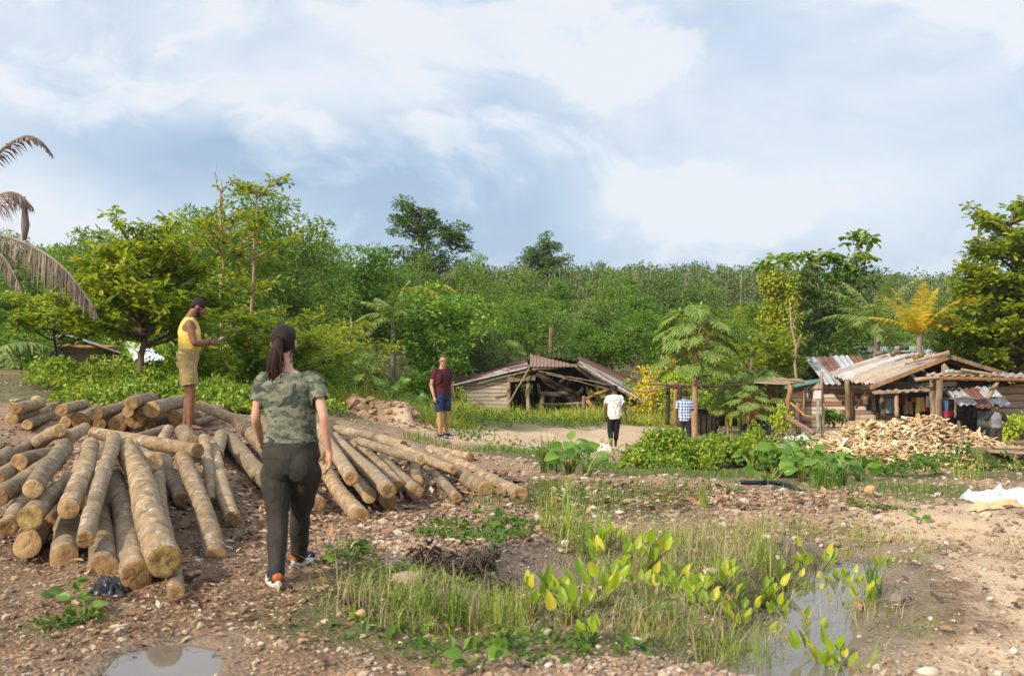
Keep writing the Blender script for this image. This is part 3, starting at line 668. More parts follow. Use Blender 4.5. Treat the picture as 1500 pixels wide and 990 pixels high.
# ------------------------------------------------------------------ people
def ell(mb, c, rx, ry, rz, rot=None, n=14):
    th = np.linspace(0, np.pi, n); ph = np.linspace(0, 2 * np.pi, 2 * n, endpoint=False)
    V = np.stack([np.sin(th)[:, None] * np.cos(ph), np.sin(th)[:, None] * np.sin(ph), np.cos(th)[:, None] * np.ones(2 * n)], -1) * np.array([rx, ry, rz])
    V = V.reshape(-1, 3)
    if rot is not None: V = V @ np.array(rot).T
    m = 2 * n; i = np.arange(n - 1)[:, None] * m; j = np.arange(m)[None]; j2 = (j + 1) % m
    mb.add(V + np.array(tuple(c)), np.stack([i + j, i + m + j, i + m + j2, i + j2], -1).reshape(-1, 4))
def limb(mb, pts, radii, n=14):
    """round-ended tapering limb through joints"""
    P = [np.array(tuple(p), float) for p in pts]; Q = []; rr = []
    for k in range(len(P) - 1):
        m = 6
        for t in np.linspace(0, 1, m, endpoint=(k == len(P) - 2)): Q.append(P[k] + (P[k + 1] - P[k]) * t); rr.append(radii[k] + (radii[k + 1] - radii[k]) * t)
    Q = np.array(Q); rr = np.array(rr)
    if len(Q) > 8:
        for _ in range(2): Q[1:-1] = .5 * Q[1:-1] + .25 * (Q[:-2] + Q[2:]); rr[1:-1] = .5 * rr[1:-1] + .25 * (rr[:-2] + rr[2:])
    d0 = unit(Q[0] - Q[1]); d1 = unit(Q[-1] - Q[-2]); 
    Q = np.concatenate([[Q[0] + d0 * rr[0] * .95], [Q[0] + d0 * rr[0] * .6], Q, [Q[-1] + d1 * rr[-1] * .6], [Q[-1] + d1 * rr[-1] * .95]])
    rr = np.concatenate([[rr[0] * .25, rr[0] * .8], rr, [rr[-1] * .8, rr[-1] * .25]])
    tube(mb, Q, rr, n)
def loft(mb, secs, n=28):
    """secs: (centre, right vector scaled by half width, forward vector scaled by half depth, squareness)"""
    a = np.linspace(0, 2 * np.pi, n, endpoint=False); rows = []
    S = [tuple(np.array(tuple(q), float) for q in s[:3]) + (s[3] if len(s) > 3 else 2.2,) for s in secs]
    D = []
    for k in range(len(S) - 1):
        for t in np.linspace(0, 1, 5, endpoint=(k == len(S) - 2)):
            D.append(tuple(S[k][i] + (S[k + 1][i] - S[k][i]) * t for i in range(4)))
    for c, rx, ry, e in D:
        ca = np.sign(np.cos(a)) * np.abs(np.cos(a)) ** (2 / e); sa = np.sign(np.sin(a)) * np.abs(np.sin(a)) ** (2 / e)
        rows.append(c + ca[:, None] * rx + sa[:, None] * ry)
    V = np.array(rows); k = len(V); V = V.reshape(-1, 3); i = np.arange(k - 1)[:, None] * n; j = np.arange(n)[None]; j2 = (j + 1) % n
    mb.addmulti(V, [np.stack([i + j, i + j2, i + n + j2, i + n + j], -1).reshape(-1, 4), np.arange(n)[::-1][None], (np.arange(n) + (k - 1) * n)[None]])
def fuse(mb, voxel, name, mats, parent, smooth=4, wrinkle=0.0, wscale=9.0, wstretch=(1, 1, 1), seed=0, cut=None):
    """merge overlapping volumes into one continuous skin"""
    me = mb.mesh('tmp', []); o = bpy.data.objects.new('tmp', me); COL.objects.link(o)
    m = o.modifiers.new('r', 'REMESH'); m.mode = 'VOXEL'; m.voxel_size = voxel
    s = o.modifiers.new('s', 'SMOOTH'); s.factor = .5; s.iterations = smooth
    dg = bpy.context.evaluated_depsgraph_get(); new = bpy.data.meshes.new_from_object(o.evaluated_get(dg)); bpy.data.objects.remove(o); bpy.data.meshes.remove(me)
    if cut:
        bm = bmesh.new(); bm.from_mesh(new); kill = set()
        for (cp, cn, cr, xo) in cut:
            cp = Vector(cp); cn = Vector(cn).normalized()
            for v in bm.verts:
                if abs(v.co.x) < xo: continue
                dv = v.co - cp; a = dv.dot(cn)
                if a > 0 and (dv - cn * a).length < cr and a < cr: kill.add(v)
        bmesh.ops.delete(bm, geom=list(kill), context='VERTS'); bm.to_mesh(new); bm.free()
    if wrinkle > 0:
        n = len(new.vertices); co = np.zeros(n * 3, np.float32); no = np.zeros(n * 3, np.float32)
        new.vertices.foreach_get('co', co); new.vertices.foreach_get('normal', no); co = co.reshape(-1, 3); no = no.reshape(-1, 3)
        q = co * np.array(wstretch) * wscale + seed
        d = (fbm(q[:, 0] + q[:, 1] * .6, q[:, 2] + .3 * q[:, 1], 3, seed) - .5) + .6 * (np.abs(fbm(q[:, 0] * .8 - q[:, 1], q[:, 2] * 1.3 + q[:, 0] * .7, 2, seed + 4) - .5) * 2 - .3)
        co = co + no * (d * wrinkle)[:, None]; new.vertices.foreach_set('co', co.astype(np.float32).ravel())
    new.polygons.foreach_set('use_smooth', np.ones(len(new.polygons), bool))
    new.materials.clear(); new.materials.append(mats); new.name = name; new.update()
    return link(name, new, parent)
def hand(mb, wr, dirv, thumb, palm, s=1.0, curl=.5, thumb_open=.6):
    """five fingers: dirv wrist->knuckles, thumb = side the thumb is on, palm = way the palm faces"""
    d = Vector(dirv).normalized(); t = Vector(thumb); t = (t - d * t.dot(d)).normalized(); p = d.cross(t)
    if p.dot(Vector(palm)) < 0: p = -p
    wr = Vector(wr); M3 = Matrix((t, p, d)).transposed()
    ell(mb, wr + d * .045 * s, .040 * s, .016 * s, .052 * s, M3, 10)
    limb(mb, [wr - d * .015, wr + d * .03 * s], [.024 * s, .022 * s], 10)
    for k, (off, ln) in enumerate([(.030, .070), (.010, .080), (-.010, .075), (-.029, .058)]):
        b = wr + d * (.082 - .004 * abs(k - 1)) * s + t * off * s; pts = [b - d * .02 * s, b]; a = 0; dd = d
        for j, q in enumerate((.42, .33, .25)):
            a += curl * (.55, .9, .7)[j] + .06 * k; dd = d * math.cos(a) + p * math.sin(a); pts.append(pts[-1] + dd * ln * q * s)
        limb(mb, pts, [.0095 * s, .0095 * s, .0088 * s, .0082 * s, .0072 * s], 8)
    b = wr + d * .022 * s + t * .026 * s; dd = (d * (1 - thumb_open * .5) + t * thumb_open + p * .45).normalized(); e = b + dd * .038 * s
    limb(mb, [wr + d * .01 * s, b, e, e + (dd * .5 + d * .6 + p * .3).normalized() * .032 * s], [.014 * s, .013 * s, .0105 * s, .0085 * s], 8)
def head_geo(mb, c, M3, s=1.0, neck=None, fem=False):
    c = Vector(c); Q = lambda x, y, z: c + M3 @ Vector((x * s, y * s, z * s))
    E = lambda p, a, b, d_, n=12: ell(mb, Q(*p), a * s, b * s, d_ * s, M3, n)
    E((0, -.012, .028), .074, .094, .088, 16); E((0, .026, -.012), .060, .066, .085, 14); E((0, .040, -.066), .046, .046, .042)      # skull, face, jaw
    E((0, .074, -.092), .020, .018, .017); E((0, .062, -.04), .038, .036, .04)                                                       # chin, mouth area
    E((0, .092, .026), .048, .012, .013)                                                                                            # brow
    limb(mb, [Q(0, .090, .022), Q(0, .110, -.012), Q(0, .112, -.022)], [.008 * s, .012 * s, .014 * s], 8)                             # nose
    for q in (-1, 1):
        E((q * .011, .102, -.023), .009, .011, .008, 8); E((q * .040, .070, -.010), .022, .022, .022, 8)                             # nostrils, cheeks
        E((q * .076, -.006, -.004), .010, .018, .031, 10)                                                                            # ears
    E((0, .096, -.050), .023, .010, .006, 8); E((0, .094, -.062), .020, .010, .007, 8)                                               # lips
    if neck is not None: limb(mb, [Q(0, -.012, -.03), Vector(neck)], [.050 * s if fem else .058 * s, .055 * s if fem else .066 * s], 14)
def eyes(c, M3, s, parent):
    c = Vector(c)
    for q in (-1, 1):
        mb = MB(); p = c + M3 @ Vector((q * .031 * s, .083 * s, .004 * s)); ell(mb, p, .013 * s, .010 * s, .008 * s, M3, 8); e = mb.build('eye', M_EYEWHITE, parent, loc=p)
        m2 = MB(); ell(m2, p + M3 @ Vector((0, .0085 * s, 0)), .0055 * s, .003 * s, .0055 * s, M3, 6); m2.build('iris', M_PUPIL, e, loc=Vector((0, 0, 0))) if False else m2.build('iris', M_PUPIL, e).__setattr__('location', -p)
def rotm(yaw=0, pitch=0, roll=0):
    return (Matrix.Rotation(yaw, 3, 'Z') @ Matrix.Rotation(pitch, 3, 'X') @ Matrix.Rotation(roll, 3, 'Y'))
V3 = lambda x, y, z: Vector((x, y, z))
M_EYEWHITE = simple('eye_white', (.7, .68, .65), rough=.2, bump=0); M_PUPIL = simple('eye_iris', (.02, .012, .01), rough=.1, bump=0)
def skin(name, c, c2):
    m, T = newmat(name); n = T.noise(T.coord(), 14, 4, .6)
    T.put(T.p.inputs['Base Color'], T.mix(T.frange(n, .3, .7), c, c2)); T.p.inputs['Roughness'].default_value = .52
    T.p.inputs['Subsurface Weight'].default_value = .08; T.p.inputs['Subsurface Radius'].default_value = (.02, .008, .004)
    T.put(T.p.inputs['Normal'], T.bump(T.noise(T.coord(), 90, 3), .15, .002)); return m
SK_FAIR = skin('skin_fair', (.56, .31, .21), (.48, .25, .165)); SK_TAN = skin('skin_tan', (.46, .24, .145), (.38, .185, .11))
SK_BROWN = skin('skin_brown', (.22, .10, .058), (.16, .072, .04)); SK_DARK = skin('skin_dark', (.115, .055, .033), (.085, .04, .024))
def cloth(name, c, c2=None, rough=.85, weave=True):
    m, T = newmat(name); co = T.coord(); n = T.noise(co, 7, 4, .6)
    T.put(T.p.inputs['Base Color'], T.mix(T.frange(n, .35, .65), c, c2 or tuple(x * .82 for x in c))); T.p.inputs['Roughness'].default_value = rough; T.p.inputs['Specular IOR Level'].default_value = .15
    hh = T.math('ADD', T.noise(T.mapping(co, scale=(1, 1, .45)), 16, 4, .55, 1.2), T.math('MULTIPLY', T.noise(co, 320, 2), .12))
    T.put(T.p.inputs['Normal'], T.bump(hh, .55, .02)); return m
def hair_mat(name, c, c2):
    m, T = newmat(name); co = T.coord(); n = T.noise(T.mapping(co, scale=(1, 1, .06)), 160, 3, .7)
    T.put(T.p.inputs['Base Color'], T.mix(T.frange(n, .35, .7), c, c2)); T.p.inputs['Roughness'].default_value = .6; T.p.inputs['Specular IOR Level'].default_value = .22
    T.put(T.p.inputs['Normal'], T.bump(n, .8, .01)); return m
H_BLACK = hair_mat('hair_black', (.010, .007, .006), (.028, .018, .013)); H_DARKBROWN = hair_mat('hair_dark_brown', (.014, .007, .005), (.055, .024, .014)); H_GREYBROWN = hair_mat('hair_grey_brown', (.07, .045, .03), (.16, .12, .09))

def person_body(J, root_name, label, loc, rz, skinm, vox, s=1.0, fem=False, headrot=None, hips_w=.16, waist_w=.14, chest_w=.17, depth=1.0, feet=True, hands=(), hand_kw=None, head_s=1.0, belly=0.0, arm=1.0, leg=1.0):
    """the bare figure as ONE skin, joints J in the person's own frame (faces +y)"""
    mb = MB(); hr = headrot or Matrix.Identity(3)
    rv = (J['shR'] - J['shL']).normalized(); fv = V3(0, 0, 1).cross(rv).normalized(); hv = (J['hipR'] - J['hipL']); hv.z = 0; hv.normalize(); hf = V3(0, 0, 1).cross(hv)
    J['_cw'] = chest_w + .022
    J['_rv'], J['_fv'], J['_hv'], J['_hf'] = rv, fv, hv, hf
    pel, wai, che, nek = J['pelvis'], J['waist'], J['chest'], J['neck']; shm = (J['shL'] + J['shR']) / 2
    J['_torso'] = T_ = [(pel + V3(0, 0, -.11) * s, hv * hips_w * .72, hf * .095 * depth), (pel, hv * hips_w, hf * .115 * depth), (pel.lerp(wai, .5), hv * (hips_w * .55 + waist_w * .45), hf * .112 * depth), (wai + fv * belly * .5, (rv + hv) / 2 * waist_w, fv * (.098 * depth + belly * .6)),
          (wai.lerp(che, .5) + fv * belly * .3, rv * (waist_w * .5 + chest_w * .48), fv * (.108 * depth + belly * .3)), (che, rv * chest_w, fv * .118 * depth), (shm + V3(0, 0, -.035) * s, rv * chest_w * .98, fv * .10 * depth), (shm + V3(0, 0, .035) * s, rv * chest_w * .62, fv * .075 * depth), (nek, rv * .062, fv * .058)]
    loft(mb, [(a, b * .97, c_ * .97) for a, b, c_ in T_])
    for q in 'LR':
        sh, el, wr = J['sh' + q], J['el' + q], J['wr' + q]; k = s * arm
        limb(mb, [sh.lerp(shm, .25), sh, sh.lerp(el, .45), el, el.lerp(wr, .35), wr], [.05 * k, .053 * k, .046 * k, .037 * k, .039 * k, .025 * k])
        hp, kn, an = J['hip' + q], J['kn' + q], J['an' + q]; k = s * leg
        limb(mb, [hp, hp.lerp(kn, .4), kn, kn.lerp(an, .32), an], [.088 * k, .078 * k, .052 * k, .054 * k, .034 * k], 16)
        if feet:
            f = J.get('toe' + q, V3(0, 1, 0)).normalized(); side = f.cross(V3(0, 0, 1)); b = an + V3(0, 0, -an.z * 0); zb = J.get('gz' + q, 0.0)
            heel = V3(an.x, an.y, zb + .035) - f * .03 * s; ball = V3(an.x, an.y, zb + .026) + f * .12 * s
            limb(mb, [an, V3(an.x, an.y, zb + .05)], [.034 * s, .038 * s]); limb(mb, [heel, ball], [.033 * s, .026 * s]); ell(mb, ball, .042 * s, .035 * s, .022 * s, Matrix((side, f, V3(0, 0, 1))).transposed(), 8)
            for j in range(5):
                p0 = ball + side * (j - 2) * .017 * s * (1 if q == 'R' else 1) + f * .01 * s; inner = (j if q == 'R' else 4 - j)
                limb(mb, [p0, p0 + f * (.045 - .006 * inner) * s + V3(0, 0, -.006)], [.011 * s, .009 * s if inner else .012 * s], 7)
    kw = hand_kw or {}
    for q in hands: hand(mb, J['wr' + q], *kw.get(q, (J['wr' + q] - J['el' + q], V3(0, 1, 0), V3(-1 if q == 'R' else 1, 0, 0), s * .97, .45, .5)))
    head_geo(mb, J['head'], hr, head_s, nek + V3(0, 0, -.02), fem)
    o = fuse(mb, vox, root_name, skinm, None, 3); o.location = loc; o.rotation_euler = (0, 0, rz); tag(o, label, 'person')
    eyes(J['head'], hr, head_s, o)
    return o
def arm_cuts(J, f):
    return [(J['sh' + q].lerp(J['el' + q], f), J['el' + q] - J['sh' + q], .10, J['_cw']) for q in 'LR']
def leg_cuts(J, f):
    return [(J['hip' + q].lerp(J['kn' + q], f), J['kn' + q] - J['hip' + q], .16, 0.0) for q in 'LR']
def torso_cloth(mb, J, z0, z1, grow, top=None, shoulder=True):
    """shirt or trunk section of the torso loft between two fractions of its rows"""
    T_ = J['_torso']; rows = [(a, b + b.normalized() * grow, c_ + c_.normalized() * grow) for a, b, c_ in T_]
    loft(mb, rows[z0:z1] + ([top] if top else []))
def shoe(J, q, an, f, zb, s, parent, mats, name='shoe'):
    f = Vector(f).normalized(); side = f.cross(V3(0, 0, 1)).normalized(); M3 = Matrix((side, f, V3(0, 0, 1))).transposed(); o = V3(an.x, an.y, zb)
    Q = lambda x, y, z: o + M3 @ V3(x * s, y * s, z * s)
    mb = MB(); ell(mb, Q(0, -.025, .055), .040 * s, .045 * s, .042 * s, M3); ell(mb, Q(0, .05, .05), .045 * s, .085 * s, .036 * s, M3); ell(mb, Q(0, .115, .042), .047 * s, .065 * s, .027 * s, M3); limb(mb, [Q(0, -.02, .06), Q(0, -.012, .10)], [.042 * s, .042 * s])
    up = fuse(mb, .006, name, mats[0], parent, 2)
    mb = MB(); n = 24; a = np.linspace(0, 2 * np.pi, n, endpoint=False)
    yy = .052 + .127 * np.sin(a); xx = (.043 + .009 * np.sin(a * 1 + .2)) * np.cos(a) * (1 - .12 * (np.abs(np.sin(a)) ** 6))
    rows = [np.array([tuple(Q(x * g, .052 + (y - .052) * g, z + (.012 if y < 0 else 0) * (z > .01) + .012 * max(0, (y - .12) / .06))) for x, y in zip(xx, yy)]) for g, z in ((.93, .0), (1, .006), (1.03, .022), (.98, .036))]
    V = np.array(rows).reshape(-1, 3); i = np.arange(3)[:, None] * n; j = np.arange(n)[None]; j2 = (j + 1) % n
    mb.addmulti(V, [np.stack([i + j, i + j2, i + n + j2, i + n + j], -1).reshape(-1, 4), np.arange(n)[::-1][None], (np.arange(n) + 3 * n)[None]]); mb.build('sole', mats[1], up)
    if len(mats) > 2:
        mb = MB(); ell(mb, Q(0, -.052, .06), .032 * s, .022 * s, .030 * s, M3, 10); mb.build('heel_panel', mats[2], up)
        for q_ in (-1, 1):
            mb = MB(); limb(mb, [Q(q_ * .046, -.02, .055), Q(q_ * .05, .02, .035), Q(q_ * .044, .075, .062)], [.004 * s, .008 * s, .003 * s], 6); mb.build('side_swoosh', mats[3], up)
    return up

# ---- the woman walking towards the logs
def woman():
    Y0 = 6.25; loc = gp(424, Y0); D = lambda px, py, Y: at(px, py, Y) - loc
    J = dict(head=D(416, 503, 6.29), neck=D(417, 541, 6.24), shL=D(385, 556, 6.22), shR=D(461, 555, 6.22), chest=D(423, 580, 6.24), waist=D(428, 628, 6.23), pelvis=D(426, 668, 6.22),
             elL=D(374, 612, 6.20), wrL=D(384, 652, 6.42), elR=D(474, 610, 6.14), wrR=D(482, 662, 6.20), hipL=D(405, 690, 6.22), hipR=D(448, 690, 6.24),
             knL=D(407, 762, 6.20), anL=D(404, 842, 6.10), knR=D(440, 752, 6.45), anR=D(437, 818, 6.66), toeL=V3(-.42, .9, 0), toeR=V3(.35, .93, 0))
    gl = hz(J['anL'].x + loc.x, 6.10) - loc.z; gr = hz(J['anR'].x + loc.x, 6.66) - loc.z
    J['gzL'], J['gzR'] = gl, gr
    kw = {'R': (V3(.03, .05, -1), V3(-.3, .9, 0), V3(-1, -.2, 0), .97, .42, .4), 'L': (V3(.3, .9, -.3), V3(.2, 0, 1), V3(1, -.3, 0), .95, .7, .5)}
    hr = rotm(R(-4), R(-4), R(2))
    o = person_body(J, 'person', 'woman in camouflage t-shirt and dark trousers walking towards the logs, long ponytail', loc, 0, SK_FAIR, .007, .97, True, hr, .170, .128, .150, .95, feet=False, hands='LR', hand_kw=kw, head_s=.99, arm=.80, leg=.95)
    # t-shirt
    m, T = newmat('camouflage_cloth'); co = T.coord(); a = T.noise(T.mapping(co, scale=(1, 1, 1.9)), 8.0, 3, .5, .8); b = T.noise(T.mapping(co, loc=(4, 2, 7), scale=(1, 1, 2.0)), 9, 3, .5, .9); c_ = T.noise(T.mapping(co, loc=(9, 5, 1), scale=(1, 1, 1.8)), 7, 3, .5, 1.0)
    col = T.mix(T.frange(a, .49, .51), (.115, .125, .085), (.175, .18, .13)); col = T.mix(T.frange(b, .545, .565), col, (.072, .088, .066)); col = T.mix(T.frange(c_, .60, .615), col, (.045, .058, .048))
    T.put(T.p.inputs['Base Color'], col); T.p.inputs['Roughness'].default_value = .9; T.p.inputs['Specular IOR Level'].default_value = .1
    T.put(T.p.inputs['Normal'], T.bump(T.noise(T.mapping(co, rot=(0, .5, 0), scale=(1, 1, .6)), 13, 4, .55, 1.5), .6, .03))
    mb = MB(); nk = J['neck']; torso_cloth(mb, J, 2, 8, .020, (nk + V3(0, 0, -.012), J['_rv'] * .078, J['_fv'] * .072))
    for q in 'LR':
        sh, el = J['sh' + q], J['el' + q]; limb(mb, [sh.lerp((J['shL'] + J['shR']) / 2, .35), sh, sh.lerp(el, .40), sh.lerp(el, .58)], [.046, .054, .053, .055])
    fuse(mb, .007, 'tshirt', m, o, 3, .020, 10, (1, 1, 1.2), 3, arm_cuts(J, .56))
    # trousers
    tm = cloth('dark_olive_cloth', (.046, .041, .035), (.032, .029, .025), .75); mb = MB(); torso_cloth(mb, J, 0, 4, .014)
    for q in 'LR':
        hp, kn, an = J['hip' + q], J['kn' + q], J['an' + q]; limb(mb, [hp, hp.lerp(kn, .35), kn, kn.lerp(an, .35), an.lerp(kn, .04)], [.098, .094, .069, .066, .052], 18)
    for q, sx in (('L', -1), ('R', 1)): ell(mb, J['pelvis'] + V3(sx * .066, -.045, -.05), .095, .078, .12)
    tr = fuse(mb, .007, 'trousers', tm, o, 3, .017, 11, (1, 1, .75), 8)
    if 0: mb = MB(); T_ = J['_torso'][3]; wb = [(T_[0] + V3(0, 0, z), T_[1] + T_[1].normalized() * g, T_[2] + T_[2].normalized() * g) for z, g in ((-.045, .023), (.005, .021))]; loft(mb, wb); mb.build('waistband', tm, tr)
    # hair: cap and ponytail
    H = J['head']; Q = lambda x, y, z: H + hr @ V3(x, y, z)
    mb = MB(); ell(mb, Q(0, -.020, .030), .0775, .093, .091, hr, 18); ell(mb, Q(0, -.045, -.005), .066, .062, .068, hr); ell(mb, Q(0, .03, .07), .062, .06, .05, hr)
    hair = fuse(mb, .006, 'hair', H_BLACK, o, 2, .006, 30, (1, 1, .2), 2)
    mb = MB(); P0 = Q(0, -.10, .012)
    limb(mb, [P0 + V3(0, .03, .01), P0 + V3(0, -.035, -.015), P0 + V3(-.012, -.055, -.09), P0 + V3(-.024, -.04, -.18), P0 + V3(-.03, -.025, -.262)], [.018, .028, .036, .031, .010], 14)
    r_ = random.Random(4)
    for k in range(26):
        a = r_.uniform(0, 6.28); e = V3(math.cos(a) * .036, math.sin(a) * .030, 0); f = r_.uniform(.8, 1.12)
        limb(mb, [P0 + V3(0, -.02, -.005) + e * .4, P0 + V3(-.012, -.052, -.09) + e, P0 + V3(-.024, -.042, -.18 * f) + e * 1.05, P0 + V3(-.03, -.03, -.285 * f) + e * .6], [.010, .011, .009, .003], 6)
    fuse(mb, .005, 'ponytail', H_DARKBROWN, hair, 1, .004, 45, (1, 1, .1), 5)
    mb = MB()
    for k in range(22):
        a = r_.uniform(0, 6.28); e = V3(math.cos(a) * .046, math.sin(a) * .036 - .01, 0); f = r_.uniform(.7, 1.25); tube(mb, [P0 + V3(0, -.02, -.005) + e * .5, P0 + V3(-.012, -.05, -.09) + e * 1.1, P0 + V3(-.024, -.042, -.18 * f) + e * r_.uniform(1, 1.5), P0 + V3(-.03, -.03, -.29 * f) + e * r_.uniform(.6, 1.4)], [.003, .003, .0025, .001], 4)
    for k in range(16):
        a = r_.uniform(-1.2, 1.2); tube(mb, [Q(math.sin(a) * .078, -.02, .05), Q(math.sin(a) * .086, -.03, -.02), Q(math.sin(a) * .080 + r_.uniform(-.02, .02), -.045, -.09), Q(math.sin(a) * .07, -.05, -.13)], [.002, .002, .0018, .001], 4)
    mb.build('loose_strands', H_DARKBROWN, hair)
    mb = MB(); tube(mb, [P0 + V3(math.cos(a) * .026, -.022, -.004 + math.sin(a) * .026) for a in np.linspace(0, 6.28, 14)], .007, 6); mb.build('hair_tie', simple('elastic', (.01, .01, .01)), hair)
    sm = [cloth('shoe_dark', (.030, .030, .034), rough=.7), simple('sole_white', (.72, .70, .68), (.55, .5, .45), .6, 20, .1), simple('heel_orange', (.48, .13, .03), (.38, .09, .02), .4, 20, .1), simple('shoe_stripe', (.6, .58, .55), rough=.5, bump=0)]
    shoe(J, 'L', J['anL'], J['toeL'], gl, 1.02, o, sm); shoe(J, 'R', J['anR'], J['toeR'], gr, 1.02, o, sm)
woman()

def std(H, **kw):
    """upright joints for a figure of height H; lateral, forward, up in fractions of 1.72 m"""
    k = H / 1.72; d = dict(head=(0, .025, 1.605), neck=(0, -.005, 1.462), shL=(-.178, -.01, 1.39), shR=(.178, -.01, 1.39), chest=(0, .0, 1.26), waist=(0, .0, 1.06), pelvis=(0, 0, .92),
             elL=(-.235, -.04, 1.11), wrL=(-.245, .03, .86), elR=(.235, -.04, 1.11), wrR=(.245, .03, .86), hipL=(-.088, 0, .88), hipR=(.088, 0, .88), knL=(-.095, .01, .48), knR=(.095, .01, .48), anL=(-.10, -.03, .085), anR=(.10, -.03, .085))
    d.update(kw); return {a: (Vector(b) * k if a[:2] not in ('to', 'gz') else (Vector(b) if a[:2] == 'to' else b)) for a, b in d.items()}
def sleeve(mb, J, q, f, r0, r1):
    sh, el = J['sh' + q], J['el' + q]; limb(mb, [sh.lerp((J['shL'] + J['shR']) / 2, .3), sh, sh.lerp(el, f * .7), sh.lerp(el, f)], [r0 * .95, r0, r1, r1 * 1.03])
def shorts(mb, J, f, r0, r1):
    torso_cloth(mb, J, 0, 4, .016)
    for q in 'LR':
        hp, kn = J['hip' + q], J['kn' + q]; limb(mb, [hp, hp.lerp(kn, .4), hp.lerp(kn, f)], [r0, (r0 + r1) / 2 + .004, r1], 16)

# ---- barefoot man on the logs with a phone
def log_man():
    Y0 = 13.1; loc = at(274, 629, Y0)
    J = std(1.72, head=(0, .135, 1.60), neck=(0, .03, 1.475), shL=(-.185, .03, 1.385), shR=(.185, .03, 1.385), chest=(0, .03, 1.26), waist=(0, .02, 1.06), elL=(-.23, .10, 1.13), wrL=(-.06, .29, 1.16), elR=(.24, .09, 1.13), wrR=(.085, .285, 1.14),
            knL=(-.10, .03, .48), knR=(.10, .05, .48), anL=(-.11, -.02, .09), anR=(.11, .03, .09), toeL=(-.12, 1, 0), toeR=(.12, 1, 0))
    hr = rotm(0, R(-34)); ang = R(-72)
    kw = {'R': (V3(-.2, 1, .05), V3(-.2, 0, 1), V3(-1, .1, .1), .98, .75, .5), 'L': (V3(.35, 1, .05), V3(.2, 0, 1), V3(1, 0, .1), .98, .7, .5)}
    o = person_body(J, 'person', 'man in yellow tank top and khaki shorts standing barefoot on the logs', loc, ang, SK_BROWN, .008, 1.0, False, hr, .175, .165, .185, 1.12, True, 'LR', kw, 1.0, .03, 1.12, 1.08)
    m, T = newmat('yellow_cloth'); co = T.coord(); x, y, z = T.sep(co)
    n = T.noise(T.mapping(co, scale=(1, .3, 1.2)), 16, 2, .5, 2.0)
    mask = T.math('MULTIPLY', T.frange(y, -.03, -.05), T.math('MULTIPLY', T.frange(z, 1.17, 1.2), T.frange(z, 1.41, 1.38)))
    mask = T.math('MULTIPLY', mask, T.frange(T.math('ABSOLUTE', x), .14, .12))
    col = T.mix(T.math('MULTIPLY', mask, T.frange(T.math('ABSOLUTE', T.math('SUBTRACT', n, .5)), .03, .012)), T.mix(T.noise(co, 6, 3), (.60, .42, .075), (.68, .50, .12)), (.12, .12, .09))
    T.put(T.p.inputs['Base Color'], col); T.p.inputs['Roughness'].default_value = .85; T.put(T.p.inputs['Normal'], T.bump(T.noise(co, 14, 4, .55, 1.2), .5, .02))
    mb = MB(); T_ = J['_torso']; g = .014
    rows = [(a, b + b.normalized() * g, c_ + c_.normalized() * g) for a, b, c_ in T_]; shm = (J['shL'] + J['shR']) / 2
    rows = rows[2:6] + [(shm + V3(0, 0, -.06), J['_rv'] * .150, J['_fv'] * .135), (shm + V3(0, 0, .0), J['_rv'] * .118, J['_fv'] * .115), (shm + V3(0, 0, .055), J['_rv'] * .105, J['_fv'] * .085), (J['neck'] + V3(0, 0, .0), J['_rv'] * .078, J['_fv'] * .068)]
    loft(mb, rows); fuse(mb, .008, 'tank_top', m, o, 4, .014, 9, (1, 1, 1.2), 4)
    mb = MB(); shorts(mb, J, .74, .112, .108); sh = fuse(mb, .008, 'shorts', cloth('khaki_cloth', (.40, .29, .13), (.33, .235, .10)), o, 4, .024, 10, (1, 1, 1), 6, leg_cuts(J, .72))
    for q in (-1, 1):
        mb = MB(); pel = J['pelvis']; M3 = Matrix.Rotation(R(0), 3, 'Z'); box(mb, pel + V3(q * .085, -.148, .005), .10, .012, .035, M3, 0, .004); mb.build('pocket_flap', cloth('khaki_flap', (.36, .26, .115)), sh)
    H = J['head']; Q = lambda x, y, z: H + hr @ V3(x, y, z)
    mb = MB(); ell(mb, Q(0, -.016, .045), .078, .094, .084, hr, 16); ell(mb, Q(0, -.05, .0), .070, .055, .055, hr); fuse(mb, .006, 'hair', H_BLACK, o, 2, .004, 60, (1, 1, 1), 4)
    mb = MB(); ell(mb, Q(0, .052, -.074), .050, .044, .034, hr, 14); ell(mb, Q(0, .095, -.038), .026, .012, .006, hr, 8)
    for q in (-1, 1): limb(mb, [Q(q * .062, .02, -.005), Q(q * .057, .03, -.05), Q(q * .035, .058, -.082)], [.010, .016, .018])
    fuse(mb, .005, 'beard', H_BLACK, o, 2, .003, 70, (1, 1, 1), 9)
    mb = MB(); w = J['wrR'] + (J['elR'] - J['wrR']).normalized() * .025; T3 = basis(J['wrR'], J['elR'])
    tube(mb, [w + T3 @ V3(0, math.cos(a) * .031, math.sin(a) * .031) for a in np.linspace(0, 6.28, 16)], .008, 6); wt = mb.build('watch', simple('watch_strap', (.02, .02, .02), rough=.5), o)
    mb = MB(); box(mb, w + T3 @ V3(0, -.034, .008), .036, .010, .036, T3, 0, .003); mb.build('watch_face', simple('watch_steel', (.5, .5, .5), rough=.25, metal=.8, bump=0), wt)
    R3 = Matrix.Rotation(ang, 3, 'Z'); c = loc + R3 @ V3(.012, .405, 1.185); t3 = R3 @ rotm(0, R(28))
    mb = MB(); box(mb, c, .075, .15, .009, t3, 0, .003); ph = mb.build('phone', simple('phone_case', (.62, .64, .67), rough=.25, bump=0), loc=c); tag(ph, 'light grey phone in the hands of the man in yellow', 'phone')
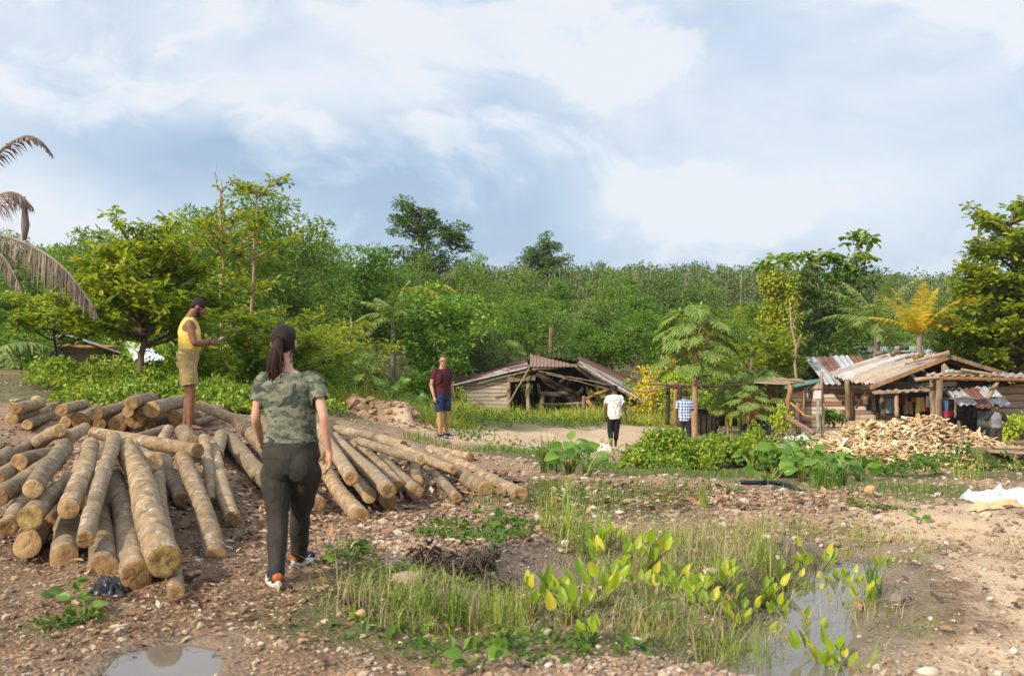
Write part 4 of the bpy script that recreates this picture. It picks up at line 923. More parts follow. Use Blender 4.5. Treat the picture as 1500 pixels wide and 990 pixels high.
    mb = MB(); box(mb, t3 @ V3(0, 0, .0065), .068, .138, .002, t3); mb.build('screen', simple('phone_screen', (.35, .38, .42), rough=.08, bump=0), ph)
log_man()

# ---- tourist in maroon with a rucksack
def tourist():
    loc = gp(648, 21.6); k = 1.04
    J = std(1.79, knL=(-.10, .02, .48), knR=(.10, .04, .48), anL=(-.12, -.05, .085), anR=(.10, .05, .085), toeL=(-.25, 1, 0), toeR=(.3, 1, 0), elL=(-.25, -.05, 1.11), wrL=(-.26, .05, .87), elR=(.25, -.05, 1.11), wrR=(.25, .05, .87), chest=(0, .01, 1.26))
    ang = R(-140); hr = rotm(R(-30), R(2))
    kw = {'R': (V3(.0, .15, -1), V3(0, 1, 0), V3(-1, 0, 0), 1.05, .7, .4), 'L': (V3(0, .15, -1), V3(0, 1, 0), V3(1, 0, 0), 1.05, .7, .4)}
    o = person_body(J, 'person', 'man in maroon t-shirt, navy shorts and sunglasses, wearing a rucksack', loc, ang, SK_TAN, .009, 1.04, False, hr, .172, .158, .188, 1.08, False, 'LR', kw, 1.04, .012, 1.08, 1.02)
    mb = MB(); torso_cloth(mb, J, 1, 8, .018, (J['neck'] + V3(0, .005, -.015), J['_rv'] * .075, J['_fv'] * .07))
    for q in 'LR': sleeve(mb, J, q, .6, .064, .066)
    fuse(mb, .009, 'tshirt', cloth('maroon_cloth', (.085, .017, .022), (.062, .012, .017)), o, 4, .014, 9, (1, 1, 1.2), 5, arm_cuts(J, .58))
    mb = MB(); shorts(mb, J, .82, .112, .098); fuse(mb, .009, 'shorts', cloth('navy_cloth', (.028, .042, .095), (.02, .03, .07)), o, 4, .014, 10, (1, 1, 1), 7, leg_cuts(J, .8))
    H = J['head']; Q = lambda x, y, z: H + hr @ V3(x, y, z)
    mb = MB(); ell(mb, Q(0, -.02, .05), .080, .092, .084, hr, 16); ell(mb, Q(0, .03, .105), .06, .05, .03, hr); fuse(mb, .007, 'hair', H_GREYBROWN, o, 2, .006, 50, (1, 1, 1), 4)
    gm = simple('glasses_frame', (.015, .015, .015), rough=.3, bump=0); mb = MB(); limb(mb, [Q(-.07, .085, .012), Q(-.03, .106, .012), Q(.03, .106, .012), Q(.07, .085, .012)], [.005] * 4, 6)
    for q in (-1, 1): limb(mb, [Q(q * .07, .085, .012), Q(q * .082, .0, .01)], [.004] * 2, 6)
    g = fuse(mb, .004, 'sunglasses', gm, o, 1)
    for q in (-1, 1):
        mb = MB(); ell(mb, Q(q * .034, .104, .004), .028, .008, .020, hr, 10); mb.build('lens', simple('mirror_lens', (.02, .10, .12), rough=.12, bump=0, spec=.8), g)
    sm = [cloth('navy_shoe', (.02, .028, .06)), simple('sole_white2', (.75, .75, .76), rough=.6, bump=0)]
    for q in 'LR': shoe(J, q, J['an' + q], J['toe' + q], hz(loc.x, 21.6) - loc.z, 1.1, o, sm)
    # rucksack on his back: a thing of its own
    bm_ = cloth('black_nylon', (.012, .012, .014), (.02, .02, .022), .6); R3 = Matrix.Rotation(ang, 3, 'Z')
    W_ = lambda v: v  # built in his frame, then placed
    root = empty('rucksack', loc, 'black rucksack worn by the man in maroon', 'rucksack'); root.rotation_euler = (0, 0, ang)
    mb = MB(); loft(mb, [(V3(0, -.24, .98), V3(.13, 0, 0), V3(0, .085, 0), 3), (V3(0, -.255, 1.06), V3(.155, 0, 0), V3(0, .11, 0), 3), (V3(0, -.25, 1.30), V3(.15, 0, 0), V3(0, .105, 0), 3), (V3(0, -.225, 1.44), V3(.12, 0, 0), V3(0, .075, 0), 3), (V3(0, -.21, 1.48), V3(.07, 0, 0), V3(0, .04, 0), 3)])
    fuse(mb, .010, 'bag_body', bm_, root, 4, .008, 12, (1, 1, 1), 2)
    mb = MB(); loft(mb, [(V3(0, -.36, 1.02), V3(.10, 0, 0), V3(0, .03, 0), 3), (V3(0, -.37, 1.1), V3(.115, 0, 0), V3(0, .045, 0), 3), (V3(0, -.355, 1.22), V3(.105, 0, 0), V3(0, .03, 0), 3)]); fuse(mb, .010, 'front_pocket', bm_, root, 3)
    for q in (-1, 1):
        mb = MB(); pts = [V3(q * .09, -.15, 1.42), V3(q * .105, -.06, 1.515), V3(q * .112, .06, 1.475), V3(q * .118, .135, 1.36), V3(q * .145, .125, 1.22), V3(q * .19, .0, 1.12), V3(q * .15, -.16, 1.06)]
        limb(mb, pts, [.02] * 7, 8); fuse(mb, .008, 'strap', bm_, root, 2)
tourist()

# ---- man in the white printed shirt, seen from behind
def white_man():
    Y0 = 26.6; loc = gp(900, Y0)
    J = std(1.70, head=(.01, .03, 1.605), knL=(-.10, .10, .50), anL=(-.10, -.10, .13), knR=(.07, .10, .49), anR=(.06, .16, .085), toeL=(-.1, 1, 0), toeR=(.1, 1, 0), elL=(-.235, -.01, 1.11), wrL=(-.235, .05, .88), elR=(.25, -.05, 1.12), wrR=(.32, -.02, .87), gzL=.04)
    hr = rotm(R(-8), R(-5)); ang = R(4)
    kw = {'R': (V3(.2, 0, -1), V3(-.2, 1, 0), V3(-1, 0, 0), 1.0, .5, .4), 'L': (V3(0, .2, -1), V3(.2, 1, 0), V3(1, 0, 0), 1.0, .9, .5)}
    o = person_body(J, 'person', 'man in white printed short-sleeved shirt and rolled black trousers, walking away along the track', loc, ang, SK_DARK, .010, 1.0, False, hr, .16, .15, .18, 1.0, True, 'LR', kw, 1.0)
    m, T = newmat('printed_white_cloth'); co = T.coord(); v = T.voro(co, 17, 'F1'); ng = T.noise(co, 45, 2)
    k = T.math('MULTIPLY', T.frange(v, .42, .36), T.frange(ng, .40, .46)); T.put(T.p.inputs['Base Color'], T.mix(k, (.74, .71, .68), (.24, .19, .16))); T.p.inputs['Roughness'].default_value = .85
    T.put(T.p.inputs['Normal'], T.bump(T.noise(co, 12, 4, .5, 1.2), .5, .02))
    mb = MB(); torso_cloth(mb, J, 0, 8, .036, (J['neck'] + V3(0, 0, .01), J['_rv'] * .075, J['_fv'] * .07))
    for q in 'LR': sleeve(mb, J, q, .62, .068, .072)
    fuse(mb, .010, 'shirt', m, o, 4, .02, 8, (1, 1, 1), 6, arm_cuts(J, .6))
    mb = MB(); torso_cloth(mb, J, 0, 3, .014)
    for q in 'LR': limb(mb, [J['hip' + q], J['kn' + q], J['kn' + q].lerp(J['an' + q], .55)], [.10, .078, .066], 14)
    fuse(mb, .010, 'trousers', cloth('black_cloth', (.018, .018, .02)), o, 4, .014, 10, (1, 1, 1), 8)
    H = J['head']; Q = lambda x, y, z: H + hr @ V3(x, y, z)
    mb = MB(); ell(mb, Q(0, -.018, .042), .0775, .094, .082, hr, 16); ell(mb, Q(0, -.05, -.005), .068, .055, .05, hr); fuse(mb, .007, 'hair', H_BLACK, o, 2, .003, 60, (1, 1, 1), 4)
    w = J['wrL']; c = loc + Matrix.Rotation(ang, 3, 'Z') @ (w + V3(.03, .05, -.09)); mb = MB(); box(mb, c, .012, .075, .13, rotm(R(10)), 0, .003); ph = mb.build('phone', simple('dark_phone', (.02, .02, .025), rough=.2, bump=0), loc=c); tag(ph, 'dark phone in the hand of the man in white', 'phone')
white_man()

def check_man():
    Y0 = 28.4; loc = gp(1003, Y0)
    J = std(1.64, head=(.01, .06, 1.60), neck=(0, .02, 1.46), knL=(-.10, .02, .48), anL=(-.12, -.22, .12), knR=(.09, .16, .49), anR=(.10, .25, .085), elL=(-.23, .02, 1.12), wrL=(-.12, .24, 1.1), elR=(.24, .06, 1.14), wrR=(.12, .25, 1.30), toeL=(0, 1, 0), toeR=(0, 1, 0), gzL=.04)
    hr = rotm(R(-14), R(-12)); ang = R(-22)
    o = person_body(J, 'person', 'man in blue and white checked shirt, seen from behind beside the papaya trunk', loc, ang, SK_DARK, .010, .96, False, hr, .155, .145, .172, 1.0, True, 'LR', None, .98)
    m, T = newmat('checked_cloth'); x, y, z = T.sep(T.coord()); st = lambda v, ph: T.frange(T.math('SINE', T.math('ADD', T.math('MULTIPLY', v, 74.0), ph)), -.15, .15)
    a = st(T.math('ADD', x, T.math('MULTIPLY', y, .8)), 0); b = st(z, 1.0); k = T.math('MULTIPLY', T.math('ADD', a, b), .5)
    T.put(T.p.inputs['Base Color'], T.ramp(k, [(0, (.70, .72, .76)), (.5, (.20, .27, .45)), (1, (.035, .055, .16))])); T.p.inputs['Roughness'].default_value = .85
    mb = MB(); torso_cloth(mb, J, 0, 8, .03, (J['neck'] + V3(0, 0, .01), J['_rv'] * .075, J['_fv'] * .07))
    for q in 'LR': sleeve(mb, J, q, .75, .066, .068)
    fuse(mb, .010, 'shirt', m, o, 4, .02, 8, (1, 1, 1), 6, arm_cuts(J, .73))
    mb = MB(); torso_cloth(mb, J, 0, 3, .012)
    for q in 'LR': limb(mb, [J['hip' + q], J['kn' + q], J['an' + q]], [.10, .075, .055], 14)
    fuse(mb, .010, 'trousers', cloth('charcoal_cloth', (.035, .035, .045)), o, 4, .014, 10, (1, 1, 1), 8)
    H = J['head']; Q = lambda x, y, z: H + hr @ V3(x, y, z)
    mb = MB(); ell(mb, Q(0, -.018, .042), .079, .096, .086, hr, 16); ell(mb, Q(0, -.05, -.005), .07, .057, .055, hr); fuse(mb, .007, 'hair', H_BLACK, o, 2, .004, 60, (1, 1, 1), 4)
check_man()

def boy():
    Y0 = 25.5; top = at(1459, 592, Y0); gz = hz(top.x, Y0); H0 = min(max(top.z - gz, 1.2), 1.62); loc = Vector((top.x, Y0, top.z - H0))
    J = std(H0, elL=(-.33, -.06, 1.16), wrL=(-.20, .03, .97), elR=(.33, -.06, 1.16), wrR=(.20, .03, .97)); ang = R(172); hr = rotm(R(10), R(-3))
    k = H0 / 1.72
    o = person_body(J, 'person', 'boy in grey shirt and black cap with hands on hips behind the wood heap', loc, ang, SK_DARK, .010, k, False, hr, .15 * k, .135 * k, .165 * k, k, True, 'LR', None, k * 1.06)
    mb = MB(); torso_cloth(mb, J, 1, 8, .022, (J['neck'], J['_rv'] * .065, J['_fv'] * .06)); fuse(mb, .010, 'shirt', cloth('grey_cloth', (.20, .20, .21), (.15, .15, .16)), o, 4, .014, 9, (1, 1, 1), 5)
    mb = MB()
    for q in 'LR': sleeve(mb, J, q, .75, .075, .072)
    fuse(mb, .010, 'sleeves', cloth('dark_sleeve', (.03, .03, .035)), o, 3)
    mb = MB(); shorts(mb, J, .9, .10 * k, .09 * k); fuse(mb, .010, 'shorts', cloth('brown_shorts', (.05, .04, .035)), o, 3)
    H = J['head']; Q = lambda x, y, z: H + hr @ (V3(x, y, z) * k * 1.06)
    mb = MB(); ell(mb, Q(0, -.012, .058), .084 * k, .104 * k, .076 * k, hr, 14); limb(mb, [Q(-.06, .05, .05), Q(-.03, .10, .05), Q(.03, .10, .05), Q(.06, .05, .05)], [.012] * 4, 8); fuse(mb, .007, 'cap', cloth('black_cap', (.012, .012, .014)), o, 2)
boy()
# ------------------------------------------------------------------ sheds and yard timber
def plank_mat(name, stops, pitch, axis='z', stain=None, gap=.10):
    """boards laid across: one tone per board, dark gaps, streaks along the grain"""
    m, T = newmat(name); co = T.coord(); x, y, z = T.sep(co); q = {'x': x, 'z': z}[axis]
    k = T.math('DIVIDE', T.math('ADD', q, T.math('MULTIPLY', T.noise(co, .8, 2), .05)), pitch); fl = T.math('FLOOR', k); fr = T.math('FRACT', k)
    seg = T.math('FLOOR', T.math('ADD', T.math('MULTIPLY', x if axis == 'z' else z, .55), T.math('MULTIPLY', fl, .37)))
    wn = T.new('ShaderNodeTexWhiteNoise', noise_dimensions='3D'); T.put(wn.inputs[0], T.comb(fl, seg, 1.3))
    col = T.ramp(wn.outputs[0], stops)
    gr = T.noise(T.mapping(co, scale=(.6, 1, 9) if axis == 'z' else (9, 1, .6)), 5, 5, .65); col = T.mix(T.math('MULTIPLY', T.frange(gr, .4, .7), .55), col, tuple(a * .45 for a in stops[0][1]))
    if stain: col = T.mix(T.math('MULTIPLY', T.frange(T.noise(co, 1.6, 4, .6), .5, .6), stain[1]), col, stain[0])
    g = T.math('MAXIMUM', T.frange(fr, gap, .02), T.frange(fr, 1 - gap, .98)); col = T.mix(T.math('MULTIPLY', g, .75), col, (.035, .025, .018))
    T.put(T.p.inputs['Base Color'], col); T.p.inputs['Roughness'].default_value = .85
    T.put(T.p.inputs['Normal'], T.bump(T.math('SUBTRACT', T.math('MULTIPLY', gr, .4), g), .8, .03)); return m
def sheet_mat(name, stops, rust=.5, metal=.0, rough=.55):
    """one material for each kind of sheet on a roof"""
    L_ = []
    for i, (_, c) in enumerate(stops):
        m, T = newmat(name); co = T.coord()
        n = T.noise(T.mapping(co, loc=(i * 3.1, 0, i)), 1.9, 6, .68); col = T.mix(T.math('MULTIPLY', T.frange(n, .48, .60), rust), c, (.17, .065, .035))
        n2 = T.noise(T.mapping(co, loc=(4, 2, 1)), 5, 5, .65); col = T.mix(T.math('MULTIPLY', T.frange(n2, .5, .7), .5), col, (.13, .10, .08))
        T.put(T.p.inputs['Base Color'], col); T.p.inputs['Roughness'].default_value = rough; T.p.inputs['Metallic'].default_value = metal
        T.put(T.p.inputs['Normal'], T.bump(n2, .25, .02)); L_.append(m)
    return L_
def sheet(mb, TL, TR, BR, BL, strip=.8, wave=.22, amp=.026, rg=None, jag=.06):
    TL, TR, BR, BL = [np.array(tuple(p), float) for p in (TL, TR, BR, BL)]; rg = rg or np.random.RandomState(1); order = rg.randint(0, 60, 80) if strip > .75 else np.arange(80)
    Wd = max(np.linalg.norm(TR - TL), np.linalg.norm(BR - BL)); nrm = np.cross(TR - TL, BL - TL); nrm /= np.linalg.norm(nrm)
    ns = max(1, int(round(Wd / strip))); nv = 5
    for s in range(ns):
        a, b = s / ns - .02 * (s > 0), (s + 1) / ns + .02 * (s < ns - 1); nu = max(6, int((b - a) * Wd / wave * 6)); u = np.linspace(a, b, nu); v = np.linspace(-rg.uniform(0, jag) * .5, 1 + rg.uniform(-jag, jag), nv)
        U, Vv = np.meshgrid(u, v, indexing='ij'); P = (TL * (1 - U)[..., None] + TR * U[..., None]) * (1 - Vv)[..., None] + (BL * (1 - U)[..., None] + BR * U[..., None]) * Vv[..., None]
        off = amp * np.sin(U * Wd / wave * 2 * np.pi) + rg.uniform(-.012, .03) + (s % 2) * .012 + .03 * rg.normal() * (Vv - .5) + .02 * (fbm(U * 5 + s, Vv * 3, 2, s) - .5)
        P = P + nrm * off[..., None]; i = np.arange(nu - 1)[:, None] * nv; j = np.arange(nv - 1)[None]
        mb.add(P.reshape(-1, 3), np.stack([i + j, i + nv + j, i + nv + j + 1, i + j + 1], -1).reshape(-1, 4), int(order[s]))
def slab(mb, pts, th, m=0):
    """flat polygon given thickness away from the camera"""
    P = np.array([tuple(p) for p in pts], float); n = np.cross(P[1] - P[0], P[2] - P[0]); n /= np.linalg.norm(n); n = n if n[1] > 0 else -n; k = len(P)
    V = np.concatenate([P, P + n * th]); i = np.arange(k); j = (i + 1) % k
    mb.addmulti(V, [i[None], (i[::-1] + k)[None], np.stack([i, j, j + k, i + k], -1)])
M_TIMBER = simple('weathered_timber', (.23, .165, .105), (.12, .08, .05), .85, 7, .6, .02, (1, 1, .25)); M_TIMBERPALE = simple('pale_timber', (.33, .245, .16), (.22, .155, .10), .85, 7, .6, .02, (1, 1, .25))
M_TIMBERDARK = simple('dark_timber', (.07, .05, .035), (.035, .025, .018), .9, 7, .6, .02, (1, 1, .25)); M_TIMBERORANGE = simple('orange_timber', (.34, .19, .085), (.22, .12, .055), .85, 6, .5, .02, (1, 1, .25))
M_RUST = sheet_mat('rusty_sheet', [(0, (.13, .06, .042)), (.25, (.17, .085, .06)), (.5, (.20, .13, .10)), (.8, (.30, .27, .25))], .6)
M_PATCH = sheet_mat('patchwork_sheet', [(0, (.38, .38, .40)), (.22, (.19, .09, .07)), (.42, (.42, .45, .50)), (.58, (.22, .10, .075)), (.74, (.46, .44, .41)), (.9, (.28, .17, .14))], .28)
M_GREY = sheet_mat('asbestos_sheet', [(0, (.34, .325, .30)), (.3, (.42, .40, .37)), (.55, (.29, .265, .24)), (.75, (.36, .29, .21)), (.9, (.44, .43, .41))], .3, 0, .75)
M_BLUE = sheet_mat('bluish_sheet', [(0, (.48, .52, .58)), (.5, (.55, .59, .65)), (.8, (.40, .42, .46))], .15); M_GREEN = sheet_mat('green_sheet', [(0, (.20, .29, .22)), (.5, (.26, .34, .27))], .2); M_TEAL = sheet_mat('teal_sheet', [(0, (.07, .19, .17)), (.5, (.09, .22, .20))], .15)
M_TAN = sheet_mat('tan_sheet', [(0, (.42, .34, .23)), (.5, (.46, .37, .25)), (.8, (.36, .29, .2))], .1)

def P_(name, parent, mat, fn, **kw):
    mb = MB(); fn(mb); o = mb.build(name, mat, parent, smooth=kw.get('smooth', False)); o.location = -parent.location; return o
def pl(name, parent, mat, a, b, r, r1=None, seed=0, wob=.012):
    r = r * .86
    return P_(name, parent, mat, lambda mb: pole(mb, a, b, r, r1, 9, 0, wob, 6, seed), smooth=True)
def fpole(name, parent, mat, px0, py0, px1, py1, Y, rpx, Y1=None, seed=0, r1=None, wob=.012):
    Y1 = Y1 or Y; return pl(name, parent, mat, at(px0, py0, Y), at(px1, py1, Y1), rpx * Y / F, (r1 or rpx) * Y1 / F, seed or int(px0 * 7 + py0), wob)

def collapsed_shed():
    Y = 40.0; root = empty('shed', gp(790, Y), 'half-collapsed timber shed with whitewashed plank wall and sagging rusty roof', 'shed')
    wm = plank_mat('whitewashed_planks', [(0, (.46, .385, .295)), (.4, (.56, .48, .375)), (.75, (.50, .42, .325)), (1, (.60, .52, .42))], .155, 'z', ((.34, .19, .08), .35))
    P_('plank_wall', root, wm, lambda mb: slab(mb, [at(677, 562, Y), at(677, 612, Y), at(743, 610, Y), at(743, 538, Y)], .06))
    P_('plank_wall', root, wm, lambda mb: slab(mb, [at(666, 566, Y + 1.2), at(666, 610, Y + 1.2), at(676.5, 612, Y + .02), at(676.5, 563, Y + .02)], .06))
    rg = np.random.RandomState(3)
    P_('roof', root, M_RUST, lambda mb: sheet(mb, at(764, 525, 45.5), at(775, 537, 39.7), at(654, 565, 39.7), at(680, 543, 45.5), .95, .26, .03, rg, .05))
    P_('roof', root, M_RUST, lambda mb: sheet(mb, at(848, 533, 39.6), at(852, 523, 45.5), at(958, 567, 46.5), at(966, 600, 39.6), .95, .26, .03, rg, .08))
    P_('ridge_sheet', root, sheet_mat('brown_ridge', [(0, (.17, .11, .08)), (.5, (.2, .13, .1))], .6), lambda mb: sheet(mb, at(844, 535, 39.1), at(777, 519, 40.0), at(776, 537, 39.0), at(847, 537, 39.0), 9, .16, .02, rg, .0))
    P_('roof', root, M_RUST, lambda mb: sheet(mb, at(776, 522, 41), at(846, 528, 41), at(850, 541, 46), at(770, 541, 46), 1.0, .26, .03, rg, .0))
    P_('roof', root, M_GREY, lambda mb: sheet(mb, at(944, 574, 39.4), at(982, 586, 39.4), at(976, 600, 38.4), at(936, 590, 38.4), .5, .12, .03, rg, .2))
    P_('edge_flashing', root, M_BLUE, lambda mb: beam(mb, at(655, 566, 39.65), at(772, 538, 39.65), .03, .05)); P_('edge_flashing', root, M_BLUE, lambda mb: beam(mb, at(854, 536, 39.5), at(962, 599, 39.5), .03, .06))
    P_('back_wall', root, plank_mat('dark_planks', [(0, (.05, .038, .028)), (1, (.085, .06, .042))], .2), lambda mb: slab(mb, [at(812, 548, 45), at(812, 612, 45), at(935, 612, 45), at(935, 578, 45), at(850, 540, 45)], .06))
    P_('back_wall', root, M_TIMBERDARK, lambda mb: slab(mb, [at(786, 543, 43.2), at(800, 606, 43.2), at(925, 608, 43.2), at(915, 572, 43.2), at(850, 538, 43.2)], .06))  # added near-black sheet, its colour stands in for shade inside the shed
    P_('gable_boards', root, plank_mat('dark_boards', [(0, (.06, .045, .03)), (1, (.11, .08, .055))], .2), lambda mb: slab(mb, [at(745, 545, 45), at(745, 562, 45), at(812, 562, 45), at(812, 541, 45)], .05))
    for a in [(773, 553, 773, 606, 39.2, 3.3), (746, 540, 745, 610, 39.9, 3)]: fpole('post', root, M_TIMBERPALE, *a)
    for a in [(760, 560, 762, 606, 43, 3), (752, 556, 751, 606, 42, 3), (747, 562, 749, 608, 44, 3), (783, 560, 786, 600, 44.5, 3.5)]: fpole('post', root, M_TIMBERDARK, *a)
    P_('beam', root, M_TIMBER, lambda mb: beam(mb, at(743, 556, 39.1), at(784, 553, 39.1), .2, .2))
    fpole('prop', root, M_TIMBERPALE, 777, 535, 738, 604, 38.8, 1.2)
    for a in [(779, 541, 848, 535, 39.1, 2), (700, 562, 778, 543, 39.3, 1.5), (848, 535, 938, 590, 39.4, 2.2)]: fpole('rafter', root, M_TIMBER, *a)
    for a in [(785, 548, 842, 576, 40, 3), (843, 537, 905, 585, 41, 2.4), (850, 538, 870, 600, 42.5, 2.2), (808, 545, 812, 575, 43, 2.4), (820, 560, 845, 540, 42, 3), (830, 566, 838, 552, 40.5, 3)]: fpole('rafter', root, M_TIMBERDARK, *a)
    for a in [(790, 544, 905, 566, 39.0, .9), (800, 547, 898, 572, 38.9, .9), (812, 550, 880, 560, 39.2, 1.1)]: fpole('loose_pole', root, M_TIMBER, *a)
    for pts in [[(786, 546), (800, 562), (822, 574)], [(742, 541), (752, 551), (762, 552)], [(762, 552), (775, 548), (788, 540)]]:
        P_('cable', root, M_TIMBERDARK, lambda mb: tube(mb, [at(x, y, 38.95) for x, y in pts], .018, 5))
    # saw bench frame inside
    fpole('bench_beam', root, M_TIMBER, 790, 577, 852, 577, 41, 4); fpole('bench_rail', root, M_TIMBERPALE, 786, 593, 878, 590, 40.3, 2)
    for a in [(795, 577, 793, 604, 41, 4), (810, 577, 808, 603, 41.5, 4), (838, 573, 839, 604, 40.8, 3.6), (855, 580, 855, 608, 39.6, 3.5), (847, 578, 848, 604, 41, 4)]: fpole('bench_post', root, M_TIMBER, *a)
    for a in [(846, 578, 854, 569, 40.5, 3), (860, 586, 882, 612, 39.4, 3.4), (856, 586, 896, 568, 40, 3)]: fpole('brace', root, M_TIMBERORANGE if a[1] > 580 else M_TIMBER, *a)
    fpole('post', root, M_TIMBERPALE, 888, 583, 886, 612, 39.4, 4); P_('beam', root, M_TIMBER, lambda mb: beam(mb, at(879, 581, 39.3), at(898, 581, 39.3), .15, .1))
    lw = simple('limewashed_stone', (.44, .38, .28), (.30, .24, .17), .9, 3, .5, .03)
    P_('low_wall', root, lw, lambda mb: box(mb, at(934, 604, 40.6), 1.25, .35, .75, None, 0, .06))
collapsed_shed()
lw_ = simple('plaster_block', (.36, .30, .22), (.25, .20, .14), .9, 3, .5, .03)
mb = MB(); box(mb, at(968, 603, 43), 1.3, .3, .9, None, 0, .08); tag(mb.build('low_wall', lw_, loc=at(968, 603, 43)), 'low crumbling plaster wall between the collapsed shed and the pole frame', 'wall')
for nm, a, mt, lb in [('pole', (803, 522, 808, 480, 47, 4, None, 5, 3.2), M_TIMBER, 'bare leaning pole sticking up behind the collapsed shed roof'), ('pole', (966, 598, 969, 520, 38, 3, None, 6, 2), M_TIMBER, 'thin upright pole by the bright yellow bush'),
                      ('pole', (1099, 620, 1101, 526, 36, 2.2, None, 7, 1.6), M_TIMBER, 'slender grey pole standing in the feathery papaya foliage'), ('pole', (1205.5, 634, 1204, 545, 29.5, 3, None, 8, 2), M_TIMBERPALE, 'pale upright pole beside the little box on a post')]:
    p = at(a[0], a[1], a[4]); p.z = hz(p.x, p.y) - .1; mb = MB(); q = at(a[2], a[3], a[4]); pole(mb, p, q, a[5] * a[4] / F, a[8] * a[4] / F, 9, 0, .02, 7, a[7]); tag(mb.build(nm, mt, loc=p), lb, 'pole', 'bare upright poles')

def back_house():
    Y = 35.5; root = empty('plank_house', gp(1225, Y), 'low house of patched weathered planks under rust-streaked silver roof sheets', 'house')
    wm = plank_mat('patched_planks', [(0, (.60, .49, .38)), (.22, (.34, .155, .105)), (.4, (.74, .67, .57)), (.58, (.46, .28, .18)), (.74, (.76, .69, .58)), (.9, (.55, .40, .27))], .15, 'z')
    P_('wall', root, wm, lambda mb: slab(mb, [at(1176, 558, Y), at(1176, 625, Y), at(1330, 625, Y), at(1330, 558, Y)], .08))
    P_('wall', root, plank_mat('brown_planks', [(0, (.13, .08, .055)), (1, (.21, .14, .095))], .15), lambda mb: slab(mb, [at(1150, 568, Y - .3), at(1150, 622, Y - .3), at(1175.5, 624, Y - .3), at(1175.5, 563, Y - .3)], .08))
    rg = np.random.RandomState(8)
    P_('roof', root, M_PATCH, lambda mb: sheet(mb, at(1178, 522, 38.8), at(1260, 521, 38.8), at(1296, 563, 35), at(1207, 561, 35), .62, .22, .026, rg, .04))
    P_('porch_roof', root, M_TEAL, lambda mb: sheet(mb, at(1150, 562, 35.7), at(1206, 553, 35.7), at(1206, 558, 35.0), at(1146, 570, 35.0), 3, .12, .012, rg, 0))
    P_('gable', root, M_TIMBERDARK, lambda mb: slab(mb, [at(1168, 553, 38), at(1190, 535, 38), at(1212, 557, 38)], .06)); fpole('rafter', root, M_TIMBER, 1168, 553, 1192, 533, 37.8, 1.6)
    for a in [(1177, 560, 1177, 622, 35.2, 1.6)]: fpole('door_post', root, M_TIMBERORANGE, *a)
    P_('shutter', root, plank_mat('red_planks', [(0, (.15, .065, .045)), (1, (.19, .085, .06))], .3), lambda mb: slab(mb, [at(1229, 577, 35.3), at(1229, 587, 35.3), at(1268, 588, 35.3), at(1268, 577, 35.3)], .04))
    P_('shutter', root, plank_mat('pale_planks', [(0, (.40, .38, .34)), (1, (.46, .43, .38))], .2), lambda mb: slab(mb, [at(1177, 566, 35.3), at(1177, 584, 35.3), at(1184, 584, 35.3), at(1184, 566, 35.3)], .04))
    P_('doorstep', root, M_TIMBERPALE, lambda mb: beam(mb, at(1175, 612, 34.8), at(1232, 613, 34.8), .2, .14))
back_house()
def rear_house():
    root = empty('rear_house', gp(1310, 41), 'house standing behind the others with green ridge and pale blue roof sheets', 'house'); rg = np.random.RandomState(9)
    P_('roof', root, M_BLUE, lambda mb: sheet(mb, at(1256, 512, 43), at(1390, 511, 43), at(1400, 545, 39.6), at(1243, 545, 39.6), .8, .24, .026, rg, .03))
    P_('ridge', root, M_GREEN, lambda mb: sheet(mb, at(1252, 507, 43), at(1352, 506.5, 43), at(1352, 515, 42.2), at(1252, 515.5, 42.2), 6, .13, .01, rg, 0))
    P_('gable', root, M_TIMBERPALE, lambda mb: slab(mb, [at(1238, 537, 39.5), at(1252, 509, 42.6), at(1262, 526, 39.5), at(1262, 537, 39.5)], .06))
    P_('wall', root, plank_mat('rear_planks', [(0, (.2, .13, .09)), (1, (.3, .22, .16))], .2), lambda mb: slab(mb, [at(1262, 545, 41), at(1262, 615, 41), at(1400, 615, 41), at(1400, 545, 41)], .08))
rear_house()
